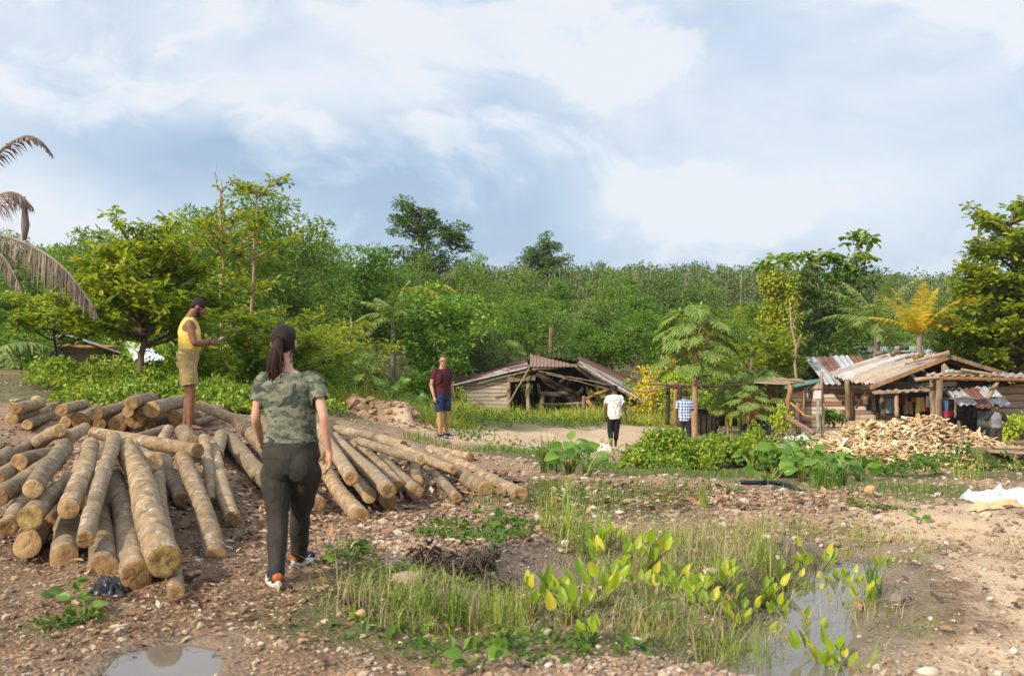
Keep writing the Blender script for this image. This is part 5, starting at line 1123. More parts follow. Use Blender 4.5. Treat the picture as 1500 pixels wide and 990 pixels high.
def open_shed():
    root = empty('open_shed', gp(1330, 33), 'open-fronted shed with grey corrugated gable roof on rough posts behind the wood heap', 'shed'); rg = np.random.RandomState(12)
    RN, RF = at(1389, 519, 30.8), at(1299, 518, 37.2); EN, EF = at(1276, 564, 30.8), at(1208, 547, 37.2); RE_N = Vector((16.4, 30.8, .62)); RE_F = Vector((16.6, 37.2, .62))
    P_('roof', root, M_GREY, lambda mb: sheet(mb, RF, RN, EN, EF, .85, .40, .050, rg, .05)); P_('roof', root, M_RUST, lambda mb: sheet(mb, RN + V3(0, 0, .01), RF + V3(0, 0, .01), RE_F, RE_N, .85, .30, .035, rg, .04))
    P_('barge_board', root, M_TIMBERORANGE, lambda mb: beam(mb, EN + V3(-.05, -.05, -.08), RN + V3(0, -.05, -.08), .04, .13)); P_('barge_board', root, M_TIMBER, lambda mb: beam(mb, RN + V3(0, -.05, -.06), RE_N + V3(0, -.05, -.06), .04, .12))
    P_('ridge_pole', root, M_TIMBERPALE, lambda mb: pole(mb, RN + V3(-.05, -.2, .07), RN + V3(-1.1, .6, -.30), .06, .05, seed=4))
    for d_ in (.4, 2.2, 4.2, 6.0):
        P_('rafter', root, M_TIMBERDARK, lambda mb: beam(mb, EN.lerp(EF, d_ / 6.4) + V3(0, 0, -.1), RN.lerp(RF, d_ / 6.4) + V3(0, 0, -.1), .07, .12)); P_('rafter', root, M_TIMBERDARK, lambda mb: beam(mb, RN.lerp(RF, d_ / 6.4) + V3(0, 0, -.1), RE_N.lerp(RE_F, d_ / 6.4) + V3(0, 0, -.1), .07, .12))
    P_('tie_beam', root, M_TIMBERDARK, lambda mb: beam(mb, at(1262, 567, 31.2), at(1400, 562, 31.2), .12, .14))
    P_('back_panel', root, M_BLUE, lambda mb: sheet(mb, at(1287, 543, 37), at(1372, 543, 37), at(1372, 566, 37), at(1287, 566, 37), .9, .13, .01, rg, .0))
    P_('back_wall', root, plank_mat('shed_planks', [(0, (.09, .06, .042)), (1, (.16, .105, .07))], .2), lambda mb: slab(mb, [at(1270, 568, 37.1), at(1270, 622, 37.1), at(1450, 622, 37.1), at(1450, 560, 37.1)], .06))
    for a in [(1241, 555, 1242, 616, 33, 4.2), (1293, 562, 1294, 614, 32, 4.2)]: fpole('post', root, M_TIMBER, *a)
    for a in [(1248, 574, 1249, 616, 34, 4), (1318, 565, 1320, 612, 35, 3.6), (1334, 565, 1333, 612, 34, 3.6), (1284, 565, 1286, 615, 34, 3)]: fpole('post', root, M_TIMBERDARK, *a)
    for a in [(1326, 562, 1310, 545, 36, 2), (1334, 546, 1322, 562, 36, 2)]: fpole('brace', root, M_TIMBERDARK, *a)
    P_('lower_roof', root, M_GREY, lambda mb: sheet(mb, at(1292, 563, 33.5), at(1380, 561, 33.5), at(1384, 568, 30.2), at(1276, 575, 30.2), .8, .26, .03, rg, .06))
    P_('lower_beam', root, M_TIMBERPALE, lambda mb: beam(mb, at(1280, 575, 30.3), at(1384, 570, 30.3), .08, .09))
    fpole('post', root, M_TIMBERPALE, 1313, 574, 1314, 610, 30.4, 3.4); fpole('strut', root, M_TIMBERDARK, 1268, 573, 1254, 598, 32.5, 1.8)
open_shed()
def lean_to():
    root = empty('lean_to', gp(1440, 31), 'flat-roofed lean-to with rusty awning and thick round posts beside the wood heap', 'shed'); rg = np.random.RandomState(15)
    P_('roof', root, M_GREY, lambda mb: sheet(mb, at(1358, 546.5, 29.7), at(1640, 546, 29.7), at(1640, 554, 29.3), at(1356, 549, 29.3), .9, .26, .03, rg, .05))
    P_('beam', root, M_TIMBERORANGE, lambda mb: pole(mb, at(1362, 553, 29.4), at(1640, 558, 29.4), .07, .06, seed=3)); P_('beam', root, M_TIMBERPALE, lambda mb: pole(mb, at(1340, 556, 29.5), at(1376, 552, 29.2), .06, .05, seed=5))
    P_('tan_roof', root, M_TAN, lambda mb: sheet(mb, at(1388, 560, 33.4), at(1640, 546, 33.4), at(1640, 556, 32.3), at(1384, 568, 32.3), 1.2, .15, .015, rg, 0))
    P_('awning', root, M_PATCH, lambda mb: sheet(mb, at(1381, 571, 31.5), at(1456, 566, 31.5), at(1484, 592, 29.8), at(1408, 597, 29.8), .62, .20, .028, rg, .16))
    for a in [(1376, 553, 1374, 625, 29.3, 5.4), (1366, 553, 1368, 622, 29.8, 5.2)]: fpole('post', root, M_TIMBER, *a)
    fpole('brace', root, M_TIMBERPALE, 1461, 558, 1446, 584, 29.5, 3.6); fpole('rail', root, M_TIMBER, 1381, 583.5, 1480, 582, 29.6, 1.5); fpole('prop', root, M_TIMBER, 1399, 578, 1399, 612, 29.4, 1.5)
    P_('wall', root, plank_mat('right_planks', [(0, (.50, .38, .26)), (.4, (.62, .50, .36)), (.8, (.55, .44, .32)), (1, (.68, .60, .50))], .24), lambda mb: slab(mb, [at(1452, 560, 33.2), at(1452, 660, 33.2), at(1660, 660, 33.2), at(1660, 550, 33.2)], .08))
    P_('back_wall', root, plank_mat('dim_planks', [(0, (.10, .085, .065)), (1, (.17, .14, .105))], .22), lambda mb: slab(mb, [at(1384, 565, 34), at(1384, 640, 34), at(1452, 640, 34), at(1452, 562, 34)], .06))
    P_('ledge', root, simple('red_ledge', (.28, .12, .075), (.2, .09, .06), .8), lambda mb: box(mb, at(1545, 624, 31.5), 3.1, 1.2, .16, None, 0, .02)); P_('plinth', root, simple('mossy_concrete', (.20, .17, .12), (.13, .11, .08), .9), lambda mb: box(mb, at(1547, 645, 31.7), 2.9, 1.0, .8, None, 0, .03))
    fpole('pipe', root, simple('grey_pipe', (.35, .36, .36), rough=.5), 1384, 545, 1396, 544, 29.0, 3.2); fpole('roof_pole', root, M_TIMBERPALE, 1395, 544, 1434, 548, 29.0, 3.4); fpole('roof_pole', root, M_TIMBERPALE, 1408, 541, 1465, 551, 28.9, 2.2)
    P_('panel', root, M_TIMBERPALE, lambda mb: slab(mb, [at(1380, 547, 29.6), at(1380, 536, 29.6), at(1384, 532, 29.6), at(1394, 544, 29.6)], .05))
    P_('stone_slab', root, simple('greenish_panel', (.19, .22, .19), (.14, .16, .14), .8), lambda mb: slab(mb, [at(1432, 602, 33), at(1432, 640, 33), at(1452, 640, 33), at(1452, 602, 33)], .05))
lean_to()
for (x0, y0, x1, y1, Y, r, lb) in [(1307, 519, 1316, 513, 33.5, 5, 'short wood block lying aslant on the grey corrugated roof'), (1340, 526, 1351, 519, 32, 5, 'wood block weighing down the grey roof near its ridge'), (1327, 524, 1340, 521, 33, 2.6, 'flat dark timber on the grey roof between two blocks'), (1284, 518, 1294, 516, 36.5, 4.5, 'dark log end resting on the top edge of the grey roof'), (1256, 511.5, 1270, 510.5, 41.5, 3.4, 'brown log piece lying on the green ridge'), (1319, 510, 1330, 510, 41.5, 4, 'pair-wide wood block on the green ridge, nearest the palm')]:
    mb = MB(); a, b = at(x0, y0, Y), at(x1, y1, Y - .3); pole(mb, a, b, r * Y / F * .8, None, 10, 0, 0, 4, int(x0)); tag(mb.build('wood_block', M_TIMBER, loc=a), lb, 'wood block', 'timber weights on the roofs')

# washing and hanging clothes
def hanging(px0, px1, py0, py1, Y, c, lb, kind='cloth', flare=0.0, c2=None, seed=0):
    n, k = 14, 12; mb = MB(); rg = np.random.RandomState(seed); u = np.linspace(0, 1, n); v = np.linspace(0, 1, k); U, V_ = np.meshgrid(u, v, indexing='ij')
    xc = (px0 + px1) / 2; w = (px1 - px0) * (1 + flare * V_); px = xc + (U - .5) * w; py = py0 + (py1 - py0) * V_ + 1.2 * np.sin(U * 5 + seed) * V_; dep = .05 * np.sin(U * 9 + seed) * (.3 + V_)
    Pf = np.stack([(px - 750) / F * Y, Y + dep, ZC - (py - HZ) / F * Y], -1); Pb = Pf + np.array([0, .03, 0]); i = np.arange(n - 1)[:, None] * k; j = np.arange(k - 1)[None]; q = np.stack([i + j, i + j + 1, i + k + j + 1, i + k + j], -1).reshape(-1, 4)
    mb.add(Pf.reshape(-1, 3), q); mb.add(Pb.reshape(-1, 3), q[:, ::-1]); p0 = at(xc, py0, Y)
    o = mb.build(kind, cloth('washing_%d' % seed, c, c2), loc=p0); tag(o, lb, 'clothing', 'washing hung in the open shed'); return o
hanging(1343, 1353, 582, 603, 31, (.55, .45, .16), 'pale yellow skirt hanging in the open shed', 'skirt', .25, seed=1); hanging(1354, 1358, 584, 602, 31, (.50, .035, .05), 'bright red cloth hanging next to the yellow skirt', 'cloth', .3, seed=2)
hanging(1357, 1364, 580, 597, 30.8, (.10, .22, .40), 'blue and white shirt hanging between the red cloth and a thick post', 'shirt', .1, (.5, .55, .6), 3); hanging(1344, 1360, 574, 583, 31.2, (.07, .035, .10), 'dark purple cloth draped above the yellow skirt', 'cloth', 0, seed=4)
hanging(1381, 1391, 586, 601, 30, (.06, .13, .22), 'faded blue jeans hanging beside the thick round posts', 'trousers', .1, seed=5); hanging(1381, 1396, 602, 611, 30, (.42, .04, .07), 'crimson cloth lying over the rail above the wood heap', 'cloth', 0, seed=6)
hanging(1298, 1314, 583, 604, 31.5, (.15, .23, .26), 'teal grey shirt hanging under the lower roof', 'shirt', .1, seed=7); hanging(1336, 1344, 582, 589, 31.4, (.45, .18, .05), 'small orange cloth hanging in the open shed', 'cloth', 0, seed=8)
hanging(1327, 1336, 588, 606, 31.4, (.30, .21, .13), 'tan cloth hanging between dark posts of the open shed', 'cloth', .2, seed=9); hanging(1317, 1326, 578, 592, 32, (.22, .03, .04), 'dark red cloth hanging deep in the open shed', 'cloth', .1, seed=10)
hanging(1413, 1421, 592, 612, 30.6, (.05, .05, .055), 'black shirt hanging in the shade of the rusty awning', 'shirt', .1, seed=11); hanging(1424, 1430, 594, 610, 30.6, (.06, .09, .16), 'navy cloth hanging in the shade of the rusty awning', 'cloth', .1, seed=12)
mb = MB(); c = at(1268, 586, 31.2); tube(mb, [c + V3(0, 0, .13), c + V3(0, 0, .115), c + V3(0, 0, -.1), c + V3(0, 0, -.13)], [.08, .095, .09, .08], 14); can = mb.build('can', simple('brown_can', (.16, .10, .055), (.10, .06, .04), .6), loc=c); tag(can, 'brown metal can hanging from the edge of the grey roof', 'can')
mb = MB(); tube(mb, [V3(0, 0, .12), V3(0, 0, .45)], .008, 5); mb.build('wire', M_TIMBERDARK, can)
mb = MB(); slab(mb, [at(1273, 584, 32), at(1270, 601, 32), at(1279, 602, 32), at(1276, 584, 32)], .1); tag(mb.build('sack', cloth('black_sack', (.012, .012, .014)), loc=at(1274, 600, 32)), 'black sack hanging beside the brown can', 'sack')

# box on a post
p = gp(1197, 29.3); root = empty('box_post', p, 'small white box with pointed roof on a thin grey post by the plank house', 'post box'); Yb = 29.3
fpole('post', root, simple('grey_post', (.33, .34, .32), (.22, .23, .22), .7), 1198, 634, 1198.5, 567, Yb, 2.2)
P_('box', root, simple('white_board', (.62, .58, .52), (.5, .46, .4), .8), lambda mb: box(mb, at(1197, 576, Yb + .05), .19, .16, .30)); P_('cap', root, simple('brown_cap', (.33, .24, .18), (.25, .18, .13), .85), lambda mb: slab(mb, [at(1190.5, 569, Yb - .1), at(1204, 569, Yb - .1), at(1199, 560, Yb - .05)], .26))

# pole frames in the yard
def pole_frame():
    root = empty('drying_rack', gp(1000, 33), 'long rickety frame of poles and planks behind the papaya trunk', 'pole frame')
    for a in [(979, 567, 977, 622, 33, 3.6), (996, 568, 997, 616, 34.4, 3)]: fpole('post', root, M_TIMBERDARK, *a)
    fpole('post', root, M_TIMBERORANGE, 990, 568, 989, 624, 32.6, 3.8)
    for a in [(1056, 574, 1058, 624, 33, 5), (1077, 577, 1076, 624, 33, 4), (1063, 606, 1078, 592, 32.8, 3)]: fpole('post', root, M_TIMBERDARK, *a)
    for a in [(948, 562, 1036, 565, 32.6, 2.4), (955, 561, 1005, 567, 33.4, 2.6), (1030, 566, 1115, 563, 32.8, 2.2)]: fpole('rail', root, M_TIMBER, *a)
    fpole('lashed_log', root, M_TIMBERPALE, 981, 561, 993, 563, 32.4, 3.4); fpole('rail', root, M_TIMBERPALE, 938, 574, 976, 568, 33, 1.4)
pole_frame()
def platform():
    root = empty('pole_platform', gp(1140, 31.5), 'raised platform of grey planks and poles on slanting posts by the plank house', 'platform')
    P_('deck', root, plank_mat('deck_planks', [(0, (.30, .22, .16)), (1, (.42, .33, .25))], .12), lambda mb: slab(mb, [at(1104, 561, 31), at(1104, 558.5, 33), at(1175, 558, 33), at(1158, 564, 31)], .08))
    for a in [(1132, 553.5, 1178, 559, 31.6, 2.6), (1125, 557, 1165, 561, 31.2, 2)]: fpole('rail', root, M_TIMBERPALE, *a)
    fpole('post', root, M_TIMBERORANGE, 1158, 564, 1149, 630, 31, 4); fpole('post', root, M_TIMBER, 1169, 590, 1170, 635, 30.6, 4)
    for a in [(1133, 566, 1132, 626, 32.5, 4), (1144, 568, 1143, 622, 32.7, 4)]: fpole('post', root, M_TIMBERDARK, *a)
    fpole('post', root, M_TIMBERORANGE, 1127, 564, 1127, 590, 33, 2.6); fpole('stake', root, M_TIMBERPALE, 1145, 585, 1143, 615, 30.8, 1.5)
    P_('hanging_tarp', root, simple('dark_tarp', (.025, .026, .03), (.05, .05, .055), .5, 8), lambda mb: slab(mb, [at(1148, 588, 31.6), at(1146, 612, 31.6), at(1160, 615, 31.6), at(1157, 592, 31.6)], .05))
    P_('orange_hose', root, simple('orange_cable', (.5, .24, .06), rough=.6, bump=0), lambda mb: tube(mb, [at(1158, 590, 30.7), at(1170, 600, 30.5), at(1178, 608, 30.4), at(1190, 611, 30.4)], .03, 6))
platform()
orange = simple('orange_drum', (.52, .22, .055), (.36, .14, .04), .65, 4)
for px, w, lb in [(1104, .23, 'wide rusty orange drum under the feathery leaves'), (1120, .16, 'narrow orange drum half hidden behind a dark post')]:
    p = gp(px, 34.5); top = at(px, 591, 34.5).z; mb = MB(); r = w; tube(mb, [(p.x, p.y, z) for z in np.linspace(p.z - .05, top, 9)], [r, r * 1.0, r * 1.05, r, r, r * 1.05, r, r, r * .98], 20); tag(mb.build('drum', orange, loc=p), lb, 'drum', 'orange drums in the yard')
p = gp(1113, 33.6); mb = MB(); tube(mb, [p, p + V3(0, 0, .06), p + V3(0, 0, .3)], [.10, .10, .13], 14); tag(mb.build('bucket', simple('cream_plastic', (.6, .54, .4), rough=.5), loc=p), 'small cream bucket in front of the orange drums', 'bucket')
mb = MB(); pole(mb, at(1152, 611, 29.8), at(1192, 634, 28.2), .075, .07, 12, 0, .005, 6, 2); tag(mb.build('pipe', simple('red_brown_pipe', (.25, .14, .10), (.18, .10, .075), .6), loc=at(1192, 634, 28.2)), 'long red-brown pipe leaning from the platform to the ground', 'pipe')
def lump(name, px, Y, w, d_, hgt, mat, lb, cat, seed=1, n=22):
    p = gp(px, Y); mb = MB(); u = np.linspace(-1, 1, n); U, V_ = np.meshgrid(u, u, indexing='ij'); rr = np.sqrt(U ** 2 + V_ ** 2)
    Z = hgt * np.clip(1 - rr ** 1.7, 0, 1) * (.55 + .9 * fbm(U * 2.3 + seed, V_ * 2.3 + seed, 3, seed)) + .03 * (np.abs(fbm(U * 5, V_ * 5, 2, seed) - .5)) ; X = p.x + U * w / 2; Yy = p.y + V_ * d_ / 2; Zz = h(X, Yy) - .03 + Z
    i = np.arange(n - 1)[:, None] * n; j = np.arange(n - 1)[None]; mb.add(np.stack([X, Yy, Zz], -1).reshape(-1, 3), np.stack([i + j, i + n + j, i + n + j + 1, i + j + 1], -1).reshape(-1, 4))
    return tag(mb.build(name, mat, loc=p), lb, cat)
tarp = simple('black_tarp', (.022, .023, .026), (.05, .05, .055), .45, 6, .8, .05)
lump('tarpaulin', 1098, 31, 1.0, .9, .45, tarp, 'crumpled black tarpaulin heap in front of the orange drums', 'tarpaulin', 3); lump('tarpaulin', 1118, 31.8, .9, .9, .6, tarp, 'taller black tarpaulin heap beside the slanting post', 'tarpaulin', 7)
def old_machine():
    root = empty('old_machine', gp(1034, 32.4), 'blackened old sawing machine with upright ribs behind the papaya trunk', 'machine'); mt = simple('sooty_iron', (.02, .018, .017), (.05, .035, .028), .7, 9, .6, .02); b = root.location
    P_('body', root, mt, lambda mb: box(mb, b + V3(0, 0, .35), .62, .5, .62, None, 0, .03)); P_('hood', root, mt, lambda mb: box(mb, b + V3(-.15, .05, .74), .42, .4, .18, None, 0, .04))
    for k in range(4): P_('rib', root, mt, lambda mb: beam(mb, b + V3(-.27 + k * .18, -.28, .0), b + V3(-.27 + k * .18, -.28, .66), .05, .05))
    P_('wheel', root, mt, lambda mb: tube(mb, [b + V3(.34 + .18 * 0, -.1 + .2 * math.cos(a), .4 + .2 * math.sin(a)) for a in np.linspace(0, 6.28, 18)], .03, 6)); P_('top_rail', root, mt, lambda mb: beam(mb, b + V3(-.36, -.2, .70), b + V3(.40, -.2, .69), .06, .05))
old_machine()

# shack half hidden behind the almond tree
def hidden_shack():
    Y = 29.0; root = empty('shack', gp(120, Y), 'thatch-walled shack with open gable roof, half hidden by the big almond tree', 'shack'); rg = np.random.RandomState(21)
    P_('roof', root, sheet_mat('dull_sheet', [(0, (.25, .23, .21)), (.5, (.32, .29, .26))], .3), lambda mb: sheet(mb, at(90, 489, Y - .3), at(98, 490, Y + 3.5), at(52, 517, Y + 3.5), at(41, 517, Y - .3), .9, .13, .02, rg, .04))
    P_('roof', root, sheet_mat('dull_sheet2', [(0, (.22, .20, .18)), (.5, (.27, .24, .21))], .3), lambda mb: sheet(mb, at(98, 490, Y + 3.5), at(90, 489, Y - .3), at(176, 516, Y - .3), at(180, 517, Y + 3.5), .9, .13, .02, rg, .04))
    P_('wall', root, simple('palm_thatch', (.40, .29, .19), (.25, .17, .11), .9, 22, .8, .03, (.4, 1, 2.2)), lambda mb: slab(mb, [at(76, 507, Y + .4), at(70, 560, Y + .4), at(170, 560, Y + .4), at(166, 512, Y + .4)], .08))
    fpole('tie_beam', root, M_TIMBERORANGE, 66, 505, 172, 508, Y - .1, 2.6); fpole('strut', root, M_TIMBERPALE, 108, 507, 118, 497, Y - .1, 2); fpole('barge_pole', root, M_TIMBERPALE, 41, 518, 90, 491, Y - .4, 1.6)
    for a in [(72, 506, 70, 570, Y, 3), (168, 512, 168, 570, Y, 3)]: fpole('post', root, M_TIMBER, *a)
    P_('grey_cloth', root, simple('grey_tarp', (.2, .2, .21), (.13, .13, .14), .7), lambda mb: slab(mb, [at(74, 507, Y + .1), at(73, 528, Y + .1), at(94, 516, Y + .1)], .04))
hidden_shack()
def silver_shed():
    Y = 28.0; root = empty('low_shed', gp(215, Y), 'low shed with shiny silver roof sheets, behind the barefoot man', 'shed'); rg = np.random.RandomState(22)
    P_('roof', root, sheet_mat('silver_sheet', [(0, (.58, .62, .68)), (.5, (.66, .69, .74))], .05, 0, .35), lambda mb: sheet(mb, at(182, 502, Y + 2.5), at(218, 508, Y + 2.5), at(250, 529, Y - 1), at(196, 529, Y - 1), .8, .24, .026, rg, .03))
    P_('wall', root, plank_mat('shed_wall', [(0, (.20, .13, .09)), (1, (.30, .2, .14))], .2), lambda mb: slab(mb, [at(198, 530, Y), at(198, 580, Y), at(246, 580, Y), at(246, 530, Y)], .08))
silver_shed()
# ------------------------------------------------------------------ trees
def leafbatch(mb, P, D, N, L, W_, m=0, wide=.5, fold=.18, droop=.12, six=False):
    P, D, N = [np.asarray(a, float) for a in (P, D, N)]; n = len(P); L = np.broadcast_to(np.asarray(L, float), (n,))[:, None]; W_ = np.broadcast_to(np.asarray(W_, float), (n,))[:, None]
    D = unit(D); S = unit(np.cross(D, N)); N = unit(np.cross(S, D))
    if not six:
        V = np.stack([P, P + D * L * wide + S * W_ * .5 + N * W_ * fold, P + D * L - N * L * droop, P + D * L * wide - S * W_ * .5 + N * W_ * fold], 1)
        b = (np.arange(n) * 4)[:, None]; mb.add(V.reshape(-1, 3), np.concatenate([b + np.array([[0, 1, 2]]), b + np.array([[0, 2, 3]])]), m)
    else:
        a = wide - .22; c = wide + .22
        V = np.stack([P, P + D * L * a + S * W_ * .34 + N * W_ * fold * .6, P + D * L * c + S * W_ * .5 + N * W_ * fold - N * L * droop * .4, P + D * L - N * L * droop, P + D * L * c - S * W_ * .5 + N * W_ * fold - N * L * droop * .4, P + D * L * a - S * W_ * .34 + N * W_ * fold * .6, P + D * L * .5 - N * L * droop * .2], 1)
        b = (np.arange(n) * 7)[:, None]; mb.add(V.reshape(-1, 3), np.concatenate([b + np.array([[0, 1, 6]]), b + np.array([[1, 2, 6]]), b + np.array([[2, 3, 6]]), b + np.array([[3, 4, 6]]), b + np.array([[4, 5, 6]]), b + np.array([[5, 0, 6]])]), m)
def rdir(rg, n, up=0.0):
    v = unit(rg.normal(0, 1, (n, 3))); v[:, 2] += up; return unit(v)
LF = {
 'feathery': leafmat('feathery_leaves', [(0, (0.073, 0.130, 0.022)), (.5, (0.144, 0.240, 0.036)), (1, (0.258, 0.361, 0.055))]),
 'dark': leafmat('dark_leaves', [(0, (0.042, 0.095, 0.020)), (.5, (0.096, 0.166, 0.032)), (1, (0.182, 0.260, 0.047))], .25),
 'glossy': leafmat('glossy_leaves', [(0, (0.066, 0.148, 0.022)), (.55, (0.158, 0.296, 0.032)), (.85, (0.318, 0.457, 0.044)), (.975, (0.450, 0.538, 0.052)), (.985, (.40, .16, .02)), (1, (.5, .2, .02))], .3, .38),
 'lime': leafmat('lime_leaves', [(0, (0.054, 0.122, 0.012)), (.5, (0.108, 0.217, 0.019)), (1, (0.181, 0.305, 0.028))]),
 'yellowish': leafmat('yellow_green_leaves', [(0, (0.105, 0.157, 0.020)), (.45, (0.230, 0.276, 0.029)), (.8, (0.419, 0.425, 0.042)), (.95, (.36, .30, .035)), (1, (.45, .30, .03))]),
 'almond': leafmat('almond_leaves', [(0, (.075, .14, .014)), (.35, (.16, .235, .02)), (.7, (.29, .34, .03)), (.93, (.42, .42, .045)), (.965, (.55, .18, .02)), (1, (.60, .25, .02))], .5, .40, .30),
 'papaya': leafmat('papaya_leaves', [(0, (0.114, 0.188, 0.039)), (.5, (0.194, 0.281, 0.062)), (1, (0.318, 0.375, 0.092))], .35),
 'vine': leafmat('vine_leaves', [(0, (0.136, 0.188, 0.019)), (.5, (0.296, 0.338, 0.030)), (1, (0.500, 0.470, 0.046))]),
 'bigvine': leafmat('umbrella_leaves', [(0, (0.084, 0.155, 0.017)), (.5, (0.167, 0.264, 0.028)), (1, (0.285, 0.357, 0.042))]),
 'rubber': leafmat('plantation_leaves', [(0, (0.064, 0.109, 0.036)), (.5, (0.110, 0.170, 0.053)), (1, (0.169, 0.229, 0.073))], .25),
 'palm': leafmat('palm_leaflets', [(0, (0.113, 0.183, 0.037)), (.5, (0.198, 0.272, 0.065)), (1, (0.369, 0.413, 0.094))], .3, .4), 'palmyellow': leafmat('yellow_palm_leaflets', [(0, (0.305, 0.318, 0.026)), (.5, (.55, .43, .04)), (1, (.72, .50, .05))], .4, .4),
 'dry': leafmat('dry_palm_leaflets', [(0, (.10, .07, .055)), (.5, (.17, .125, .10)), (1, (.27, .20, .155))], .15, .7), 'yellow': leafmat('yellow_leaves', [(0, (0.566, 0.470, 0.046)), (.6, (.55, .45, .04)), (1, (.65, .5, .06))]),
 'limevine': leafmat('bright_lime_leaves', [(0, (0.234, 0.341, 0.028)), (.5, (0.402, 0.496, 0.042)), (1, (.34, .40, .05))]),
}
BK = {'brown': simple('tree_bark', (.16, .11, .07), (.09, .06, .04), .9, 6, .6, .02, (1, 1, .3)), 'pale': simple('pale_bark', (.36, .28, .20), (.25, .18, .12), .85, 6, .5, .02, (1, 1, .3)), 'tan': simple('tan_bark', (.34, .22, .13), (.26, .16, .09), .85, 8, .5, .02, (1, 1, 1.5)),
      'dark': simple('dark_bark', (.055, .04, .028), (.03, .022, .016), .9, 6, .6, .02, (1, 1, .3)), 'grey': simple('grey_bark', (.24, .21, .17), (.15, .13, .10), .9, 6, .5, .02, (1, 1, .3))}
def curve(a, b, sag, n, rg, jit):
    a = np.array(tuple(a), float); b = np.array(tuple(b), float); t = np.linspace(0, 1, n)[:, None]; P = a + (b - a) * t; P[:, 2] += (sag * 4 * t * (1 - t))[:, 0]
    P[1:-1] += rg.normal(0, jit, (n - 2, 3)); return P
def clump_tree(kind, seed, H, trunk_h, crown, nc, cr, nl, L, asp, leaf, bark, tr=.09, limbs=14, up=.35, flat=.75, outer=.45, droop=.2):
    """trunk, limbs to many leaf clumps, each clump a cloud of separate leaves"""
    rg = np.random.RandomState(seed); root = empty(kind, (0, 0, 0)); tk = MB(); cw = MB(); w = np.array([c[6] for c in crown], float); w /= w.sum(); CC = []
    for k in range(nc):
        c = crown[rg.choice(len(crown), p=w)]; d_ = rdir(rg, 1, .15)[0]; r_ = rg.uniform(0, 1) ** outer; CC.append(np.array(c[:3]) + d_ * r_ * np.array(c[3:6]))
    CC = np.array(CC); top = np.array([rg.normal(0, .12), rg.normal(0, .12), H * .86]); base = np.array([0, 0, -.3]); mid = np.array([rg.normal(0, .1), rg.normal(0, .1), trunk_h])
    S = np.concatenate([curve(base, mid, 0, 5, rg, .02), curve(mid, top, 0, 7, rg, .07)[1:]]); tube(tk, S, np.linspace(tr, tr * .22, len(S)), 8)
    for k in rg.permutation(nc)[:limbs]:
        c = CC[k]; i = int(np.clip(np.searchsorted(S[:, 2], c[2] - .55 * np.hypot(c[0], c[1]) - .2), 2, len(S) - 2)); P = curve(S[i], c, .12, 6, rg, .05); tube(tk, P, np.linspace(tr * .42 * (1 - .5 * i / len(S)), .012, 6), 6)
    n = nc * nl; crr = cr * rg.uniform(.6, 1.35, nc); C = np.repeat(CC, nl, 0); rr = np.repeat(crr, nl)
    d_ = rdir(rg, n, up); rad = rg.uniform(.15, 1, n) ** .55; P = C + d_ * (rr * rad)[:, None] * np.array([1, 1, flat]); D = d_ * .8 + rdir(rg, n) * .75; D[:, 2] -= droop; N = d_ * .5 + rdir(rg, n) * .55 + np.array([0, 0, .8])
    leafbatch(cw, P, D, N, L * rg.uniform(.65, 1.3, n), L * asp * rg.uniform(.8, 1.2, n))
    tk.build('trunk', BK[bark], root); cw.build('crown', LF[leaf], root, smooth=False); return root
def place(o, px, Y, top=None, H=1.0, sx=None, rz=0.0, label=None, cat=None, group=None, dz=0.0):
    """stand a tree on the ground, scaled so that its tip reaches a height"""
    p = gp(px, Y, dz); s = 1.0
    if top is not None: s = (at(px, top, Y).z - p.z) / H
    o.location = p; o.scale = ((sx or s),) * 2 + (s,); o.rotation_euler = (0, 0, rz); return tag(o, label, cat, group)
SP = lambda cz, rx, rz, w=1, cx=0, cy=0, ry=None: (cx, cy, cz, rx, ry or rx, rz, w)

# kinds that fill the thicket
def proto_set():
    return {
     'feathery_a': clump_tree('leafy_tree', 1, 7, 1.6, [SP(4.6, 2.0, 1.9, 3), SP(5.6, 1.2, 1.2, 1, .6), SP(3.2, 1.7, 1.0, 1, -.5)], 62, .62, 85, .20, .42, 'feathery', 'brown'),
     'feathery_b': clump_tree('leafy_tree', 2, 7, 1.4, [SP(4.3, 1.7, 2.2, 3), SP(5.8, .9, 1.0, 1, -.5, .3), SP(2.6, 1.8, 1.0, 1.2, .4)], 58, .62, 85, .19, .45, 'feathery', 'grey'),
     'dark_a': clump_tree('dark_tree', 3, 7, 1.2, [SP(4.2, 1.8, 2.3, 3), SP(2.4, 1.7, 1.3, 1.3)], 60, .62, 85, .21, .45, 'dark', 'brown'),
     'glossy_a': clump_tree('broadleaf_tree', 4, 7, 1.2, [SP(4.3, 1.7, 2.3, 3), SP(2.5, 1.8, 1.4, 1.5)], 66, .55, 60, .25, .58, 'glossy', 'brown', up=.5),
     'lime_a': clump_tree('light_green_tree', 5, 7, 1.2, [SP(4.2, 1.9, 2.0, 3), SP(5.7, 1.0, .9, 1, .4)], 60, .62, 80, .20, .5, 'lime', 'pale'),
     'yellow_a': clump_tree('yellow_green_tree', 6, 7, .9, [SP(3.8, 2.1, 2.2, 3), SP(2.0, 2.0, 1.3, 1.5)], 64, .6, 62, .23, .52, 'yellowish', 'pale', up=.5),
    }
PR = proto_set(); USED = set()
